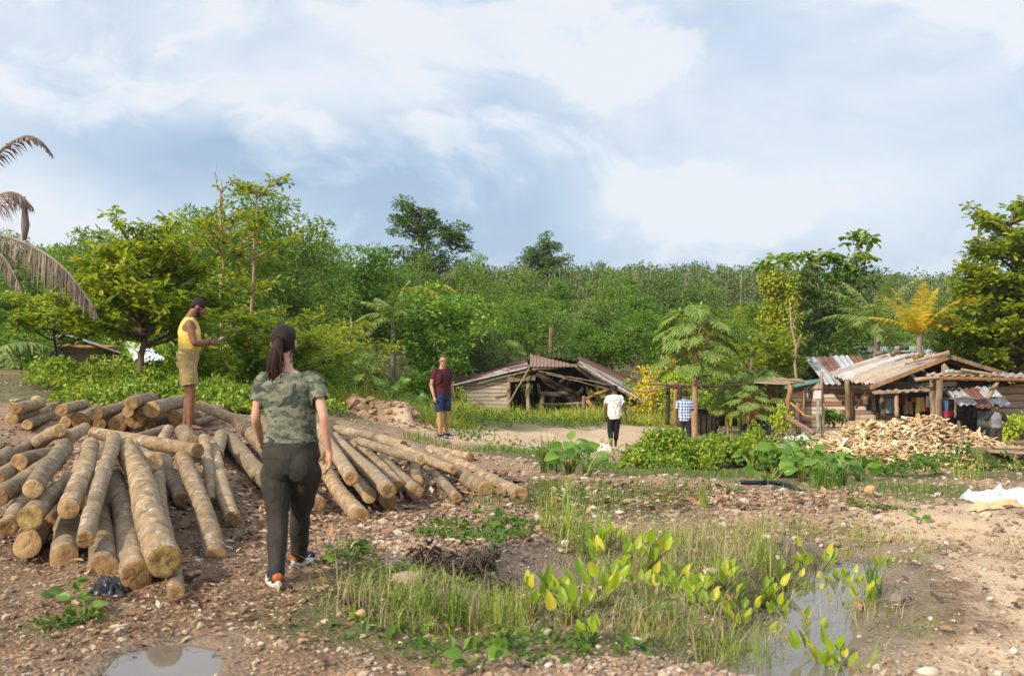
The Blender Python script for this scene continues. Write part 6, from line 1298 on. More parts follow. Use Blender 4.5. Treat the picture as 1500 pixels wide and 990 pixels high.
def grow(kind, px, Y, top, label, cat, group=None, rz=None, wide=1.0):
    o = PR[kind]
    if kind in USED: o = copy_tree(o)
    USED.add(kind); rgk = random.Random(int(px * 13 + top)); p = gp(px, Y); s = (at(px, top, Y).z - p.z) / 6.9
    o.location = p; sw = max(.75, min(1.35, s ** .7)) * wide; o.scale = (sw, sw, s); o.rotation_euler = (0, 0, rgk.uniform(0, 6.28) if rz is None else rz); return tag(o, label, cat, group)
# trees one can point at
for k, px, Y, top, lb, wd in [
    ('feathery_a', 345, 35, 284, 'tallest feathery dark green tree behind the two slim tiered trees', 1.3), ('feathery_b', 432, 38, 318, 'feathery tree stretching thin limbs towards the gap beside the tall lone tree', 1.15), ('feathery_a', 275, 38, 305, 'feathery tree rising behind the big bright almond tree', 1.0),
    ('feathery_b', 190, 42, 338, 'soft grey-green tree between dead palm fronds and feathery giant', 1.0), ('feathery_a', 108, 44, 338, 'rounded feathery tree right behind the dead palm fronds', 1.0), ('dark_a', 40, 40, 372, 'dark dense tree partly behind the hanging dead frond', 1.1),
    ('feathery_b', 482, 47, 342, 'lacy tree with a leaning top just past the feathery giant', .9), ('lime_a', 535, 50, 362, 'light green tree below and before the tall lone tree', 1.1), ('yellow_a', 515, 34, 446, 'yellow-green sprawling tree beyond the woman\'s shoulder', 1.0), ('glossy_a', 640, 41, 412, 'big-leaved glossy tree behind the man with sunglasses', 1.15),
    ('glossy_a', 690, 46, 430, 'glossy tree with orange leaves left of the shed ridge', .9), ('dark_a', 705, 43, 470, 'dark tree looming over the whitewashed wall end of the shed', 1.0), ('feathery_b', 690, 62, 372, 'small-crowned tree standing out on the skyline next to the tall lone tree', .8), ('lime_a', 925, 46, 455, 'light green spreading tree behind the sagging end of the collapsed shed', 1.15),
    ('glossy_a', 985, 50, 452, 'glossy tree behind the papaya crown', 1.0), ('dark_a', 1228, 41, 478, 'dark low tree pressing over the patchwork roof', 1.3), ('dark_a', 820, 47, 495, 'dark tree behind the bare pole over the shed', .9), ('lime_a', 865, 48, 470, 'light green tree in front of the rubber hillside', .9),
    ('yellow_a', 450, 31, 470, 'yellow-green tree hidden behind the woman\'s head', .8), ('lime_a', 405, 29, 455, 'light green low tree between the slim tiered trunks and the woman', .8), ('dark_a', 1400, 40, 428, 'dark tree behind the yellow palm', .9), ('feathery_a', 1460, 42, 400, 'feathery tree behind the big almond at the picture edge', 1.0),
    ('dark_a', 300, 27.5, 455, 'dark shrubby tree behind the barefoot man', .8), ('feathery_b', 160, 33, 415, 'feathery tree behind the half-hidden shack', 1.0), ('lime_a', 10, 32, 430, 'light green tree at the picture edge under the dead fronds', 1.0), ('dark_a', 1075, 44, 500, 'dark low tree behind the pole frame', 1.1)]:
    grow(k, px, Y, top, lb, 'tree', 'mixed trees around the clearing', wide=wd)
rgt = random.Random(77)
GRP = {'feathery_a': ('feathery mid-green tree crowded in the thicket below the hill', 'feathery trees of the thicket'), 'feathery_b': ('slender mid-green tree crowded in the thicket below the hill', 'slender trees of the thicket'), 'dark_a': ('dark green tree crowded in the thicket below the hill', 'dark trees of the thicket'),
       'glossy_a': ('glossy broad-leaved tree crowded in the thicket below the hill', 'broad-leaved trees of the thicket'), 'lime_a': ('light green tree crowded in the thicket below the hill', 'light green trees of the thicket'), 'yellow_a': ('yellow-green tree crowded in the thicket below the hill', 'yellow-green trees of the thicket')}
fill = []
for row, (Y, step, tl, tm, tr_) in enumerate([(52, 62, 395, 440, 470), (58, 66, 375, 425, 455), (66, 70, 362, 412, 440), (76, 72, 352, 405, 425)]):
    px = -120 + row * 17
    while px < 1640:
        t = px / 1500; top = tl + (tm - tl) * min(1, max(0, (px - 380) / 350)) if px < 900 else tm + (tr_ - tm) * min(1, (px - 900) / 400)
        fill.append((px + rgt.uniform(-14, 14), Y + rgt.uniform(-2.5, 2.5), top + rgt.uniform(-16, 22))); px += step * rgt.uniform(.8, 1.25)
for px, Y, top in fill:
    k = rgt.choices(['feathery_a', 'feathery_b', 'dark_a', 'glossy_a', 'lime_a', 'yellow_a'], [3, 3, 2.2, 1.6, 1.6, .8] if px < 760 else [2, 3, 2.5, 1.5, 1.2, .3])[0]
    grow(k, px, Y, top, GRP[k][0], 'tree', GRP[k][1], wide=1.15)

# lone skyline trees
o = clump_tree('tall_tree', 31, 15, 5.5, [(-.9, 0, 12.2, 1.1, 1.2, 2.2, 2.4), (.4, 0, 11.3, 1.5, 1.5, 2.4, 2.6), (1.9, .2, 10.3, .9, 1.1, 1.7, 1.7), (-.6, 0, 8.6, 2.2, 1.8, 1.4, 2.2), (.9, 0, 8.2, 1.9, 1.7, 1.1, 1.4)], 112, .48, 80, .24, .5, 'dark', 'brown', .2, 30, .3, .85, .6)
place(o, 617, 78, 281, 14.6, sx=1.35, label='tall lone airy tree topping the skyline near the middle', cat='tree')
o = clump_tree('round_tree', 32, 12, 4, [(.25, 0, 10.6, 1.1, 1.1, 1.3, 2), (-.5, 0, 9.0, 1.7, 1.6, 1.3, 2.4), (.7, 0, 8.4, 1.9, 1.6, 1.2, 2), (0, 0, 7.2, 2.2, 2, 1.1, 1.6)], 90, .55, 85, .24, .5, 'dark', 'brown', .18, 16, .35, .85, .6)
place(o, 796, 96, 341, 12, sx=1.15, label='rounded dark tree rising over the rubber hillside skyline', cat='tree')

# far rubber plantation: one mass
def plantation():
    rg = np.random.RandomState(44); mb = MB(); ncol = 0
    T0 = []
    for Y in np.geomspace(84, 188, 17):
        n = int(150 + 0 * Y); px = np.linspace(-150, 1650, n) + rg.uniform(-6, 6, n); keep = (px > 560) | (rg.uniform(0, 1, n) < .55); T0 += [(a, Y + rg.uniform(-3, 3)) for a, k in zip(px, keep) if k]
    T0 = np.array(T0); x = px2x(T0[:, 0], T0[:, 1]); y = T0[:, 1]; z = h_base(x, y); N_ = len(x); H = rg.uniform(5.6, 7.6, N_) * (1 + .12 * (fbm(x / 9, y / 9, 2, 3) - .5)); 
    for i in range(N_):
        lean = rg.normal(0, .25, 2); P = np.array([[x[i], y[i], z[i] - .3], [x[i] + lean[0] * .4, y[i] + lean[1] * .4, z[i] + H[i] * .5], [x[i] + lean[0], y[i] + lean[1], z[i] + H[i] * .93]]); tube(mb, P, [.09, .075, .03], 4, 1, False)
        if y[i] < 140:
            for _ in range(2):
                a = rg.uniform(0, 6.28); q = P[1] + (P[2] - P[1]) * rg.uniform(0, .5); tube(mb, np.array([q, q + np.array([math.cos(a) * .5, math.sin(a) * .5, 1.2])]), [.045, .02], 3, 1, False)
    nc = 9; nl = 15; n = N_ * nc * nl; ci = np.repeat(np.arange(N_), nc); dd = rdir(rg, N_ * nc, .1); rr = rg.uniform(0, 1, N_ * nc) ** .5
    C = np.stack([x[ci] + dd[:, 0] * rr * 1.25, y[ci] + dd[:, 1] * rr * 1.25, z[ci] + H[ci] * .76 + dd[:, 2] * rr * H[ci] * .24], -1); C = np.repeat(C, nl, 0); d2 = rdir(rg, n, .3)
    P = C + d2 * .48 * rg.uniform(.2, 1, (n, 1)); D = d2 + rdir(rg, n) * .7; Nn = d2 * .4 + rdir(rg, n) * .5 + np.array([0, 0, .9]); L = rg.uniform(.26, .50, n) * np.clip(P[:, 1] / 130, .8, 1.25)
    leafbatch(mb, P, D, Nn, L, L * .5)
    o = mb.build('plantation_woods', [LF['rubber'], BK['pale']], smooth=False); o['kind'] = 'stuff'; o['label'] = 'rubber plantation covering the far hillside'; o['category'] = 'woods'
plantation()

# almond trees: tiers of level branches with rosettes of big leaves
def rosettes(cw, P, rg, L, n=9, up=.35, six=True, asp=.52):
    P = np.asarray(P); m = len(P); k = m * n; a = rg.uniform(0, 6.28, k); tilt = up - .25 + rg.normal(0, .45, k); D = np.stack([np.cos(a), np.sin(a), tilt], -1); Pp = np.repeat(P, n, 0) + D * .02 + rg.normal(0, .035, (k, 3)); N = np.stack([.15 * np.cos(a), .15 * np.sin(a), np.ones(k)], -1) + rg.normal(0, .3, (k, 3))
    Ls = L * rg.uniform(.6, 1.25, k); leafbatch(cw, Pp, D, N, Ls, Ls * asp, 0, .62, .14, .12, six)
def almond(kind, seed, H, tiers, L, tr, bark='brown', leaf='almond', lean=(0, 0), six=True, nros=9, base_split=False, rstep=.2):
    """tiers: (height, reach, number of branches, rise, start angle or None)"""
    rg = np.random.RandomState(seed); root = empty(kind, (0, 0, 0)); tk = MB(); cw = MB(); S = curve((0, 0, -.3), (lean[0], lean[1], H), 0, 12, rg, .03); tube(tk, S, np.linspace(tr, tr * .25, 12), 9); R_ = []
    for (z, reach, nb, rise, a0) in tiers:
        a0 = rg.uniform(0, 6.28) if a0 is None else a0; 
        for b in range(nb):
            zz = min(H * .97, z + rg.normal(0, .16)); st = np.array([np.interp(zz, S[:, 2], S[:, c]) for c in range(3)]); a = a0 + 6.283 * b / nb + rg.normal(0, .3); r_ = reach * rg.uniform(.55, 1.15); t = np.linspace(0, 1, 8); P = st + np.stack([np.cos(a + .25 * np.sin(t * 3 + b)) * t * r_, np.sin(a + .25 * np.sin(t * 3 + b)) * t * r_, rise * t ** 1.2 * rg.uniform(.3, 2.1) + .06 * np.sin(t * 7 + b)], -1)
            tube(tk, P, np.linspace(tr * .45, .010, 8), 6)
            for q in np.arange(.35, 1.02, rstep / max(r_, .3)):
                c = np.array([np.interp(q, t, P[:, k]) for k in range(3)]); R_.append(c + np.array([0, 0, .03]))
                if q < .95:
                    for sg in (-1, 1):
                        if rg.uniform() < .75:
                            l = rg.uniform(.2, .55) * (1.15 - q) * r_ + .12; aa = a + sg * rg.uniform(.6, 1.1); e = c + np.array([math.cos(aa) * l, math.sin(aa) * l, rg.uniform(-.1, .75) * l]); tube(tk, np.array([c, (c + e) / 2 + np.array([0, 0, .02]), e]), [.012, .009, .006], 4); R_.append(e)
                            if l > .45: R_.append(c * .45 + e * .55 + rg.normal(0, .03, 3))
    R_.append(S[-1]); rosettes(cw, np.array(R_), rg, L, nros, six=six); tk.build('trunk', BK[bark], root); cw.build('crown', LF[leaf], root, smooth=False); return root
o = almond('almond_tree', 51, 3.9, [(1.0, 2.1, 5, .9, None), (1.3, 2.3, 6, .8, None), (1.6, 2.2, 6, .7, None), (2.1, 2.0, 6, .6, None), (2.6, 1.7, 5, .5, None), (3.1, 1.3, 5, .45, None), (3.5, 1.0, 4, .35, None), (1.3, 2.6, 3, .5, 2.4), (1.8, 1.6, 6, .9, None), (2.4, 1.3, 6, .8, None), (2.9, 1.4, 5, .6, None)], .21, .10, 'brown', rstep=.17)
place(o, 208, 21.0, 338, 3.95, label='big bright almond tree with orange-flecked leaves behind the barefoot man', cat='tree')
o = almond('almond_tree', 52, 2.6, [(1.25, 1.9, 5, .4, None), (1.5, 1.9, 6, .4, None), (1.8, 1.5, 5, .4, None), (2.1, 1.1, 4, .3, None)], .20, .07, 'dark'); place(o, 80, 23.5, 432, 2.7, label='low spreading almond tree in front of the half-hidden shack', cat='tree')
o = almond('tiered_tree', 53, 6.2, [(2.2, 1.0, 3, .3, 2.6), (3.2, .9, 3, .35, None), (4.1, 1.0, 3, .45, None), (4.8, 1.0, 4, .4, None), (5.2, .7, 3, .25, None)], .19, .075, 'pale', lean=(-.1, 0)); place(o, 327, 25.5, 292, 5.9, label='slim tiered tree with a bare forked tip', cat='tree')
mb = MB(); 
for q in [((0, 0, 5.1), (-.05, 0, 6.5), .03), ((-.03, 0, 5.9), (-.28, 0, 6.75), .018), ((-.04, 0, 6.1), (.2, 0, 6.5), .016), ((-.2, 0, 6.4), (-.22, .05, 6.95), .01)]: pole(mb, q[0], q[1], q[2], q[2] * .5, 6, 0, .02, 4, 3)
b_ = mb.build('bare_twig', BK['pale'], o)
o = almond('tiered_tree', 54, 6.6, [(1.6, 1.9, 4, .5, .1), (2.4, 1.5, 3, .4, .3), (3.4, .9, 3, .3, None), (4.3, 1.5, 3, .55, .1), (4.9, .8, 3, .3, None), (5.5, .7, 3, .25, None), (6.35, 1.0, 5, .22, None)], .19, .075, 'tan', lean=(.2, 0)); place(o, 366, 25.0, 267, 6.75, label='slim tiered tree with a flat umbrella top', cat='tree')
o = almond('almond_tree', 55, 2.4, [(.8, 1.9, 5, .5, 0), (1.3, 1.7, 5, .4, None), (1.8, 1.2, 4, .3, None)], .19, .06, 'brown'); place(o, 415, 24, 448, 2.5, label='low almond tree at the feet of the tiered trees', cat='tree')
o = almond('almond_tree', 56, 6.8, [(1.3, 2.4, 6, .6, None), (2.0, 2.6, 7, .7, None), (2.7, 2.5, 7, .6, None), (3.4, 2.3, 7, .6, None), (4.1, 2.0, 6, .5, None), (4.8, 1.9, 5, .5, None), (5.6, 1.8, 4, .5, 3.0), (6.3, 1.6, 4, .35, 3.1), (1.7, 1.8, 7, .9, None), (2.4, 2.0, 7, .8, None), (3.1, 1.9, 7, .9, None), (3.8, 1.8, 7, .7, None), (4.5, 1.7, 6, .7, None), (5.2, 1.4, 5, .6, None)], .25, .13, 'brown', rstep=.19); place(o, 1484, 37.5, 300, 6.9, label='big almond tree with dense bright leaves at the picture edge behind the lean-to', cat='tree')
o = almond('almond_tree', 57, 3.6, [(1.2, 2.0, 5, .4, 3.0), (1.9, 1.7, 5, .4, None), (2.6, 1.3, 5, .4, None), (3.1, .9, 4, .3, None)], .22, .07, 'brown'); place(o, 1122, 37, 478, 3.65, label='small almond tree between the papaya and the dead white trunk', cat='tree')
o = almond('almond_tree', 58, 2.6, [(1.2, 1.7, 5, .35, 3.1), (1.9, 1.1, 4, .3, None)], .2, .06, 'brown'); place(o, 1065, 40, 502, 2.65, label='low almond tree with a flat crown behind the feathery papayas', cat='tree')

# papaya plants: long stalks with hand-shaped leaves
def papaya(kind, seed, H, n, R0, leaf_r, tr, down=.5, trunk=True, zmin=-.5):
    rg = np.random.RandomState(seed); root = empty(kind, (0, 0, 0)); tk = MB(); cw = MB(); top = np.array([0.04, 0, H])
    if trunk: S = curve((0, 0, -.2), top, 0, 14, rg, .008); tube(tk, S, np.linspace(tr, tr * .7, 14) * (1 + .05 * np.sin(np.arange(14) * 2.4)), 10)
    for k in range(n):
        a = 2.399 * k + rg.normal(0, .15); q = k / n; el = (1.25 - 1.45 * q if H < 2 else .95 - 1.2 * q) + rg.normal(0, .1); d_ = np.array([math.cos(a) * math.cos(el), math.sin(a) * math.cos(el), math.sin(el)]); r_ = R0 * rg.uniform(.8, 1.1)
        P = np.array([top - np.array([0, 0, q * .25]) + d_ * r_ * t + np.array([0, 0, -.18 * r_ * t * t]) for t in np.linspace(0, 1, 5)]); tube(tk, P, np.linspace(.018, .008, 5), 5, 0, False)
        e = P[-1]; out = unit(np.array([d_[0], d_[1], .0]) + 1e-6); ax = unit(out * .75 + np.array([0, 0, -down])); sd = np.cross(ax, [0, 0, 1.0]); sd = unit(sd); nn = unit(np.cross(sd, ax))
        Pp, D, L = [], [], []
        for j in range(-4, 5):
            an = j * .60; dd = ax * math.cos(an) + sd * math.sin(an); ln = leaf_r * (1 - .07 * abs(j)) * rg.uniform(.9, 1.1); Pp.append(e); D.append(dd + np.array([0, 0, -.25 if H < 2 else -.12])); L.append(ln)
            for sgn in (-1, 1):
                d3 = dd * math.cos(.6) + sgn * np.cross(nn, dd) * math.sin(.6)
                for f_ in (.38, .62): Pp.append(e + dd * ln * f_); D.append(d3 + np.array([0, 0, -.3])); L.append(ln * (.48 if f_ < .5 else .34))
        Pp = np.array(Pp); D = np.array(D); L = np.array(L); leafbatch(cw, Pp, D, np.repeat(nn[None], len(Pp), 0) + np.array([0, 0, .3]), L, L * (.30 if H < 2 else .42), 0, .5, .12, .10)
    tk.build('trunk' if trunk else 'stalk', BK['tan'] if trunk else LF['papaya'], root); cw.build('crown', LF['papaya'], root, smooth=False); return root
o = papaya('papaya_tree', 61, 2.35, 32, 1.10, .56, .115, .38); pz = gp(1017, 31.2); o.location = pz; o.scale = (1, 1, (at(1017, 499, 31.2).z - pz.z) / 2.35); tag(o, 'papaya tree with a bare tan trunk and drooping hand-shaped leaves, beside the checked shirt', 'papaya tree')
rgq = np.random.RandomState(3)
for px, py in [(976, 520), (985, 524), (1051, 516), (1026, 502)]:
    dl = MB(); c = at(px, py, 31.0) - o.location; c.z /= o.scale.z; leafbatch(dl, np.repeat(np.array([tuple(c)]), 7, 0) + rgq.normal(0, .04, (7, 3)), rgq.normal(0, .25, (7, 3)) + np.array([0, 0, -1]), rgq.normal(0, 1, (7, 3)), .28, .09)
    dl.build('dead_leaf', LF['palmyellow'], o)['label'] = 'withered yellow leaves hanging under the crown'
for sd, px, Y, top, sc_, lb in [(62, 537, 30, 518, .72, 'young papaya with drooping leaves in the thicket beyond the woman\'s arm'), (63, 745, 45, 505, 1.15, 'pale papaya crown showing over the shed\'s rusty roof'), (64, 1066, 31.5, 568, .7, 'feathery low papaya in front of the blackened machine'), (65, 1095, 30.8, 566, .85, 'feathery papaya over the pole frame rail, nearest the orange drums'), (66, 1125, 32.2, 545, .8, 'feathery papaya behind the raised platform'), (68, 1085, 33.4, 545, .9, 'taller feathery papaya beside the slender grey pole')]:
    o = papaya('papaya_plant', sd, 1.5, 26 if sd > 63 else 20, .8, .40, .05, .45); p = gp(px, Y); hh = at(px, top + 18, Y).z - p.z; o.location = p; o.scale = (sc_, sc_, max(.3, hh / 1.6)); tag(o, lb, 'papaya plant', 'young papaya plants')

# palms
def frond(rc, lf, pts, L, n, rg, droop=.3, w=.05, back=.45, m=0, end=.35):
    P = np.array([tuple(p) for p in pts], float); t = np.linspace(0, 1, len(P)); tt = np.linspace(0, 1, 24); Q = np.stack([np.interp(tt, t, P[:, c]) for c in range(3)], -1)
    for _ in range(6): Q[1:-1] = .5 * Q[1:-1] + .25 * (Q[:-2] + Q[2:])
    tube(rc, Q, np.linspace(.032, .006, 24), 6); T, _, _ = frames(Q); u = np.linspace(.12, 1, n); B = np.stack([np.interp(u, tt, Q[:, c]) for c in range(3)], -1); Td = unit(np.stack([np.interp(u, tt, T[:, c]) for c in range(3)], -1)); S = unit(np.cross(Td, np.array([0, 0, 1.0])))
    for sg in (-1, 1):
        D = S * sg * rg.uniform(.7, 1.05, (n, 1)) + Td * back + rg.normal(0, .12, (n, 3)); D[:, 2] -= droop * rg.uniform(.6, 1.4, n); D = unit(D); Ls = L * (np.sin(np.pi * np.clip(u * .86 + .12, 0, 1)) * .75 + end * .6) * rg.uniform(.8, 1.15, n); D2 = unit(D + np.array([0, 0, -droop * 1.1 - .15])); M1 = B + D * Ls[:, None] * .5
        N1 = np.cross(D, Td) * sg + rg.normal(0, .2, (n, 3)); sd = unit(np.cross(D, N1)); ww = w * rg.uniform(.7, 1.2, (n, 1)); V = np.stack([B - sd * ww * .25, B + sd * ww * .25, M1 + sd * ww * .5, M1 - sd * ww * .5, M1 + D2 * Ls[:, None] * .55], 1); b = (np.arange(n) * 5)[:, None]
        lf.addmulti(V.reshape(-1, 3), [b + np.array([[0, 1, 2, 3]]), b + np.array([[3, 2, 4]])], m)
def palm(kind, seed, px, Y, py, n, Lf, leaf, lb, droop=.25, el=(1.35, .1), cat='palm tree', a_list=None, leafL=.5, trunk_r=.11, bend=.14):
    rg = np.random.RandomState(seed); b = gp(px, Y); c = at(px, py, Y); root = empty(kind, b, lb, cat); tk = MB(); pole(tk, b - V3(0, 0, .3), c, trunk_r * 1.15, trunk_r, 12, 0, .02, 14, seed); tk.build('trunk', BK['grey'], root).location = -b
    for k in range(n):
        a = 2.399 * k + rg.normal(0, .2); e = el[0] - (el[0] - el[1]) * (k + .5) / n + rg.normal(0, .08); r_ = Lf * rg.uniform(.85, 1.1); pts = []
        q = np.array(tuple(c)); e2 = e
        for s in range(7): pts.append(q.copy()); q = q + np.array([math.cos(a) * math.cos(e2), math.sin(a) * math.cos(e2), math.sin(e2)]) * r_ / 6; e2 -= (bend + bend * .7 * (1.3 - e))
        rc, lf = MB(), MB(); frond(rc, lf, pts, leafL, 46, rg, droop, .045); fr = rc.build('frond', LF[leaf], root); fr.location = -b; lf.build('leaflets', LF[leaf], fr, smooth=False)
    return root
palm('coconut_palm', 71, 1284, 39, 478, 17, 2.6, 'palm', 'green coconut palm with grey-green fronds behind the sheds', .3); palm('coconut_palm', 72, 1347, 36.5, 490, 10, 1.85, 'palmyellow', 'yellow coconut palm with golden fronds beside the green palm', .15, (1.5, .62), bend=.085)
palm('coconut_palm', 73, 576, 44, 466, 14, 1.9, 'palm', 'small coconut palm buried in the thicket above the young papaya', .35); palm('coconut_palm', 74, 616, 52, 424, 8, 1.9, 'palmyellow', 'small palm with a yellowing frond under the tall lone tree', .35, (.6, -.2)); palm('coconut_palm', 75, 1318, 45, 505, 5, 2.2, 'palm', 'low palm with a level frond over the roofs, under the yellow palm', .25, (.5, .1))
palm('coconut_palm', 76, -18, 24, 520, 6, 1.7, 'palm', 'low green palm frond at the picture edge beside the gravel mound', .3, (.7, .3))
def dead_palm():
    b = gp(-190, 12.5); c = at(-175, 340, 12.5); root = empty('dead_palm', b, 'dead palm with brown drooping fronds hanging in from the picture edge', 'palm tree'); tk = MB(); pole(tk, b - V3(0, 0, .3), c, .15, .11, 12, 0, .03, 14, 4); tk.build('trunk', BK['grey'], root).location = -b; rg = np.random.RandomState(81)
    Y = 12.3
    for pts, L, n, dr, lb in [([(-175, 335, 12.5), (-90, 285, 12.3), (-25, 245, 12.2), (10, 212, 12.1), (38, 195, 12.0), (62, 205, 12.0), (77, 228, 12.0)], .20, 80, .55, 0), ([(-175, 345, 12.5), (-90, 325, 12.2), (-30, 300, 12.0), (8, 280, 11.9), (30, 283, 11.9), (48, 304, 11.9)], .36, 64, .9, 0), ([(-175, 345, 12.4), (-80, 335, 12.2), (0, 341, 12.0), (45, 358, 11.8), (85, 382, 11.7), (112, 412, 11.7), (142, 458, 11.7)], .50, 86, 1.9, 0), ([(-170, 350, 12.4), (-100, 345, 12.0), (-30, 352, 11.8), (5, 372, 11.6), (30, 420, 11.5)], .4, 50, 1.6, 0)]:
        rc, lf = MB(), MB(); frond(rc, lf, [at(*p) for p in pts], L, n, rg, dr, .022, .5); fr = rc.build('frond', BK['grey'], root); fr.location = -b; lf.build('leaflets', LF['dry'], fr, smooth=False)
    mb = MB(); q = [at(36, 288, 11.9), at(36, 305, 11.9), at(37, 330, 11.9), at(36, 352, 11.9)]; tube(mb, q, [.010, .028, .05, .022], 9); s = mb.build('sheath', LF['dry'], root); s.location = -b
dead_palm()

# climber-clad tree, umbrella trees, dark tree with pale trunk, dead trunk
o = clump_tree('vine_clad_tree', 91, 5.6, 2, [SP(4.9, .55, .5, 1.3), SP(3.7, .62, 1.1, 2), SP(2.2, .55, 1.4, 2)], 62, .34, 95, .15, .6, 'vine', 'brown', .1, 6, .1, 1.1, .5, .5); cw = MB(); rosettes(cw, np.array([[math.cos(a) * r_, math.sin(a) * r_, 5.55 + .25 * (1 - r_)] for a, r_ in [(0, .1), (.5, .7), (2.2, .8), (3.6, .7), (5, .75), (1.2, .4), (4.2, .4)]]), np.random.RandomState(2), .42, 8, .1, True, .6); cw.build('top_leaves', LF['bigvine'], o, smooth=False)
place(o, 1140, 39.5, 378, 5.75, label='tree trunk wrapped in bright green climber like a column', cat='tree')
o = clump_tree('dark_tree', 92, 6.4, 2.2, [(-1.0, 0, 4.8, 1.0, 1.2, .9, 1.6), (1.0, 0, 4.9, 1.4, 1.4, 1.3, 3), (.1, 0, 3.7, 1.7, 1.5, .7, 2), (1.3, 0, 5.9, .8, .8, .7, 1)], 74, .5, 90, .19, .45, 'dark', 'pale', .16, 14, .35, .8, .6)
cw = MB(); rgv = np.random.RandomState(6); UM = []
for (cx, cz, rx, rz, n_) in [(-.55, 6.5, 1.15, .32, 16), (.2, 6.2, .8, .3, 8), (1.45, 7.15, .7, .5, 12), (1.75, 6.4, .5, .45, 6), (-.2, 5.7, .6, .3, 5)]:
    for _ in range(n_): a = rgv.uniform(0, 6.28); r_ = rgv.uniform(0, 1) ** .5; UM.append([cx + math.cos(a) * r_ * rx, math.sin(a) * r_ * .8, cz + rz * (1 - r_ ** 2) * rgv.uniform(.5, 1)])
rosettes(cw, np.array(UM), rgv, .40, 8, .05, True, .6); cw.build('umbrella_leaves', LF['bigvine'], o, smooth=False); mb = MB()
for q in [((0, 0, 4.2), (-.55, 0, 6.5)), ((-.2, 0, 5.5), (-.9, 0, 6.5)), ((.3, 0, 4.5), (1.45, 0, 7.2)), ((-.3, 0, 5.7), (-.1, .2, 6.6))]: pole(mb, q[0], q[1], .045, .025, 7, 0, .03, 6, 2)
mb.build('branch', BK['pale'], o); place(o, 1207, 42, 340, 7.6, label='dark bushy tree with a pale leaning trunk and umbrella-leaved crowns on top', cat='tree')
mb = MB(); rgd = np.random.RandomState(8); p = gp(1168, 36); tp = at(1156, 437, 36) - p; tube(mb, [np.array([0, 0, -.2]), np.array([.02, 0, 1.2]), np.array([-.1, 0, 2.3]), np.array([-.05, 0, 2.9]), np.array([-.22, 0, 3.6]), np.array(tuple(tp))], [.06, .055, .05, .045, .035, .015], 8)
for a, b_ in [((-.06, 0, 2.9), (.18, 0, 3.35)), ((-.08, 0, 2.4), (.1, .05, 3.1)), ((-.2, 0, 3.5), (-.05, 0, 4.0))]: pole(mb, a, b_, .025, .01, 6, 0, .02, 4, 3)
o = mb.build('dead_tree', BK['pale']); o.location = p; tag(o, 'dead white branching trunk in front of the climber-clad column', 'dead tree')
mb = MB(); p = gp(985, 37); 
# bright bushes beside the pole frame
def bush(kind, seed, px, Y, w, hgt, leaf, L, nc, nl, lb, group=None, cat='bush', asp=.6, cr=None, flat=.8, up=.5):
    o = clump_tree(kind, seed, hgt, hgt * .2, [(0, 0, hgt * .48, w * .5, w * .42, hgt * .45, 1)], nc, cr or hgt * .22, nl, L, asp, leaf, 'brown', .05, 0, up, flat, .5); o.location = gp(px, Y); o.rotation_euler = (0, 0, seed); [setattr(ch, 'name', 'stem' if ch.name.startswith('trunk') else 'foliage') for ch in list(o.children)]; return tag(o, lb, cat, group)
bush('yellow_bush', 101, 955, 38, 1.3, 2.0, 'yellow', .16, 22, 40, 'golden yellow bush by the thin upright pole'); bush('lime_bush', 102, 992, 37.5, 1.4, 2.3, 'limevine', .15, 26, 60, 'bright lime green climber bush behind the pole frame')
mb = MB(); c = at(986, 536, 36.4); ell(mb, c, .10, .10, .10, None, 10); b_ = mb.build('blue_bottle', simple('blue_plastic', (.03, .16, .55), rough=.4, bump=0), loc=c); tag(b_, 'blue bottle stuck on a twig above the lime green bush', 'bottle'); mb = MB(); tube(mb, [V3(0, 0, -.35), V3(0, 0, -.05)], .012, 5); mb.build('twig', M_TIMBERDARK, b_)

for a in [(103, 305, 22.5, 2.0, 1.25, 'almond', .19, 26, 26, 'leafy almond bush at the barefoot man\'s knees, behind the back row'), (104, 385, 24, 2.2, 1.5, 'lime', .15, 26, 60, 'light green bush between the barefoot man and the woman'), (105, 28, 25.5, 2.2, 1.2, 'feathery', .13, 24, 60, 'low feathery bush at the picture edge above the gravel mound'), (106, 265, 26.5, 1.6, 1.5, 'glossy', .18, 22, 36, 'glossy bush beside the silver-roofed low shed'), (107, 470, 27, 2.4, 1.7, 'feathery', .14, 28, 60, 'feathery bush just past the woman\'s shoulder'), (108, 620, 37, 2.4, 1.5, 'lime', .16, 24, 50, 'light green bush behind the man with sunglasses'), (110, 920, 41.5, 2.2, 1.3, 'glossy', .18, 24, 34, 'glossy bush behind the low limewashed wall'), (111, 1148, 30, .9, 1.0, 'limevine', .12, 14, 26, 'lime climber bush at the foot of the raised platform'), (112, 1221, 34.3, 1.0, .75, 'lime', .11, 16, 44, 'rounded green shrub against the patched plank wall'), (113, 1490, 28.5, 1.2, 1.0, 'limevine', .14, 14, 30, 'bright green shrub against the tan wall at the picture edge')]:
    bush('bush', *a, cat='bush', group='leafy bushes round the yard')
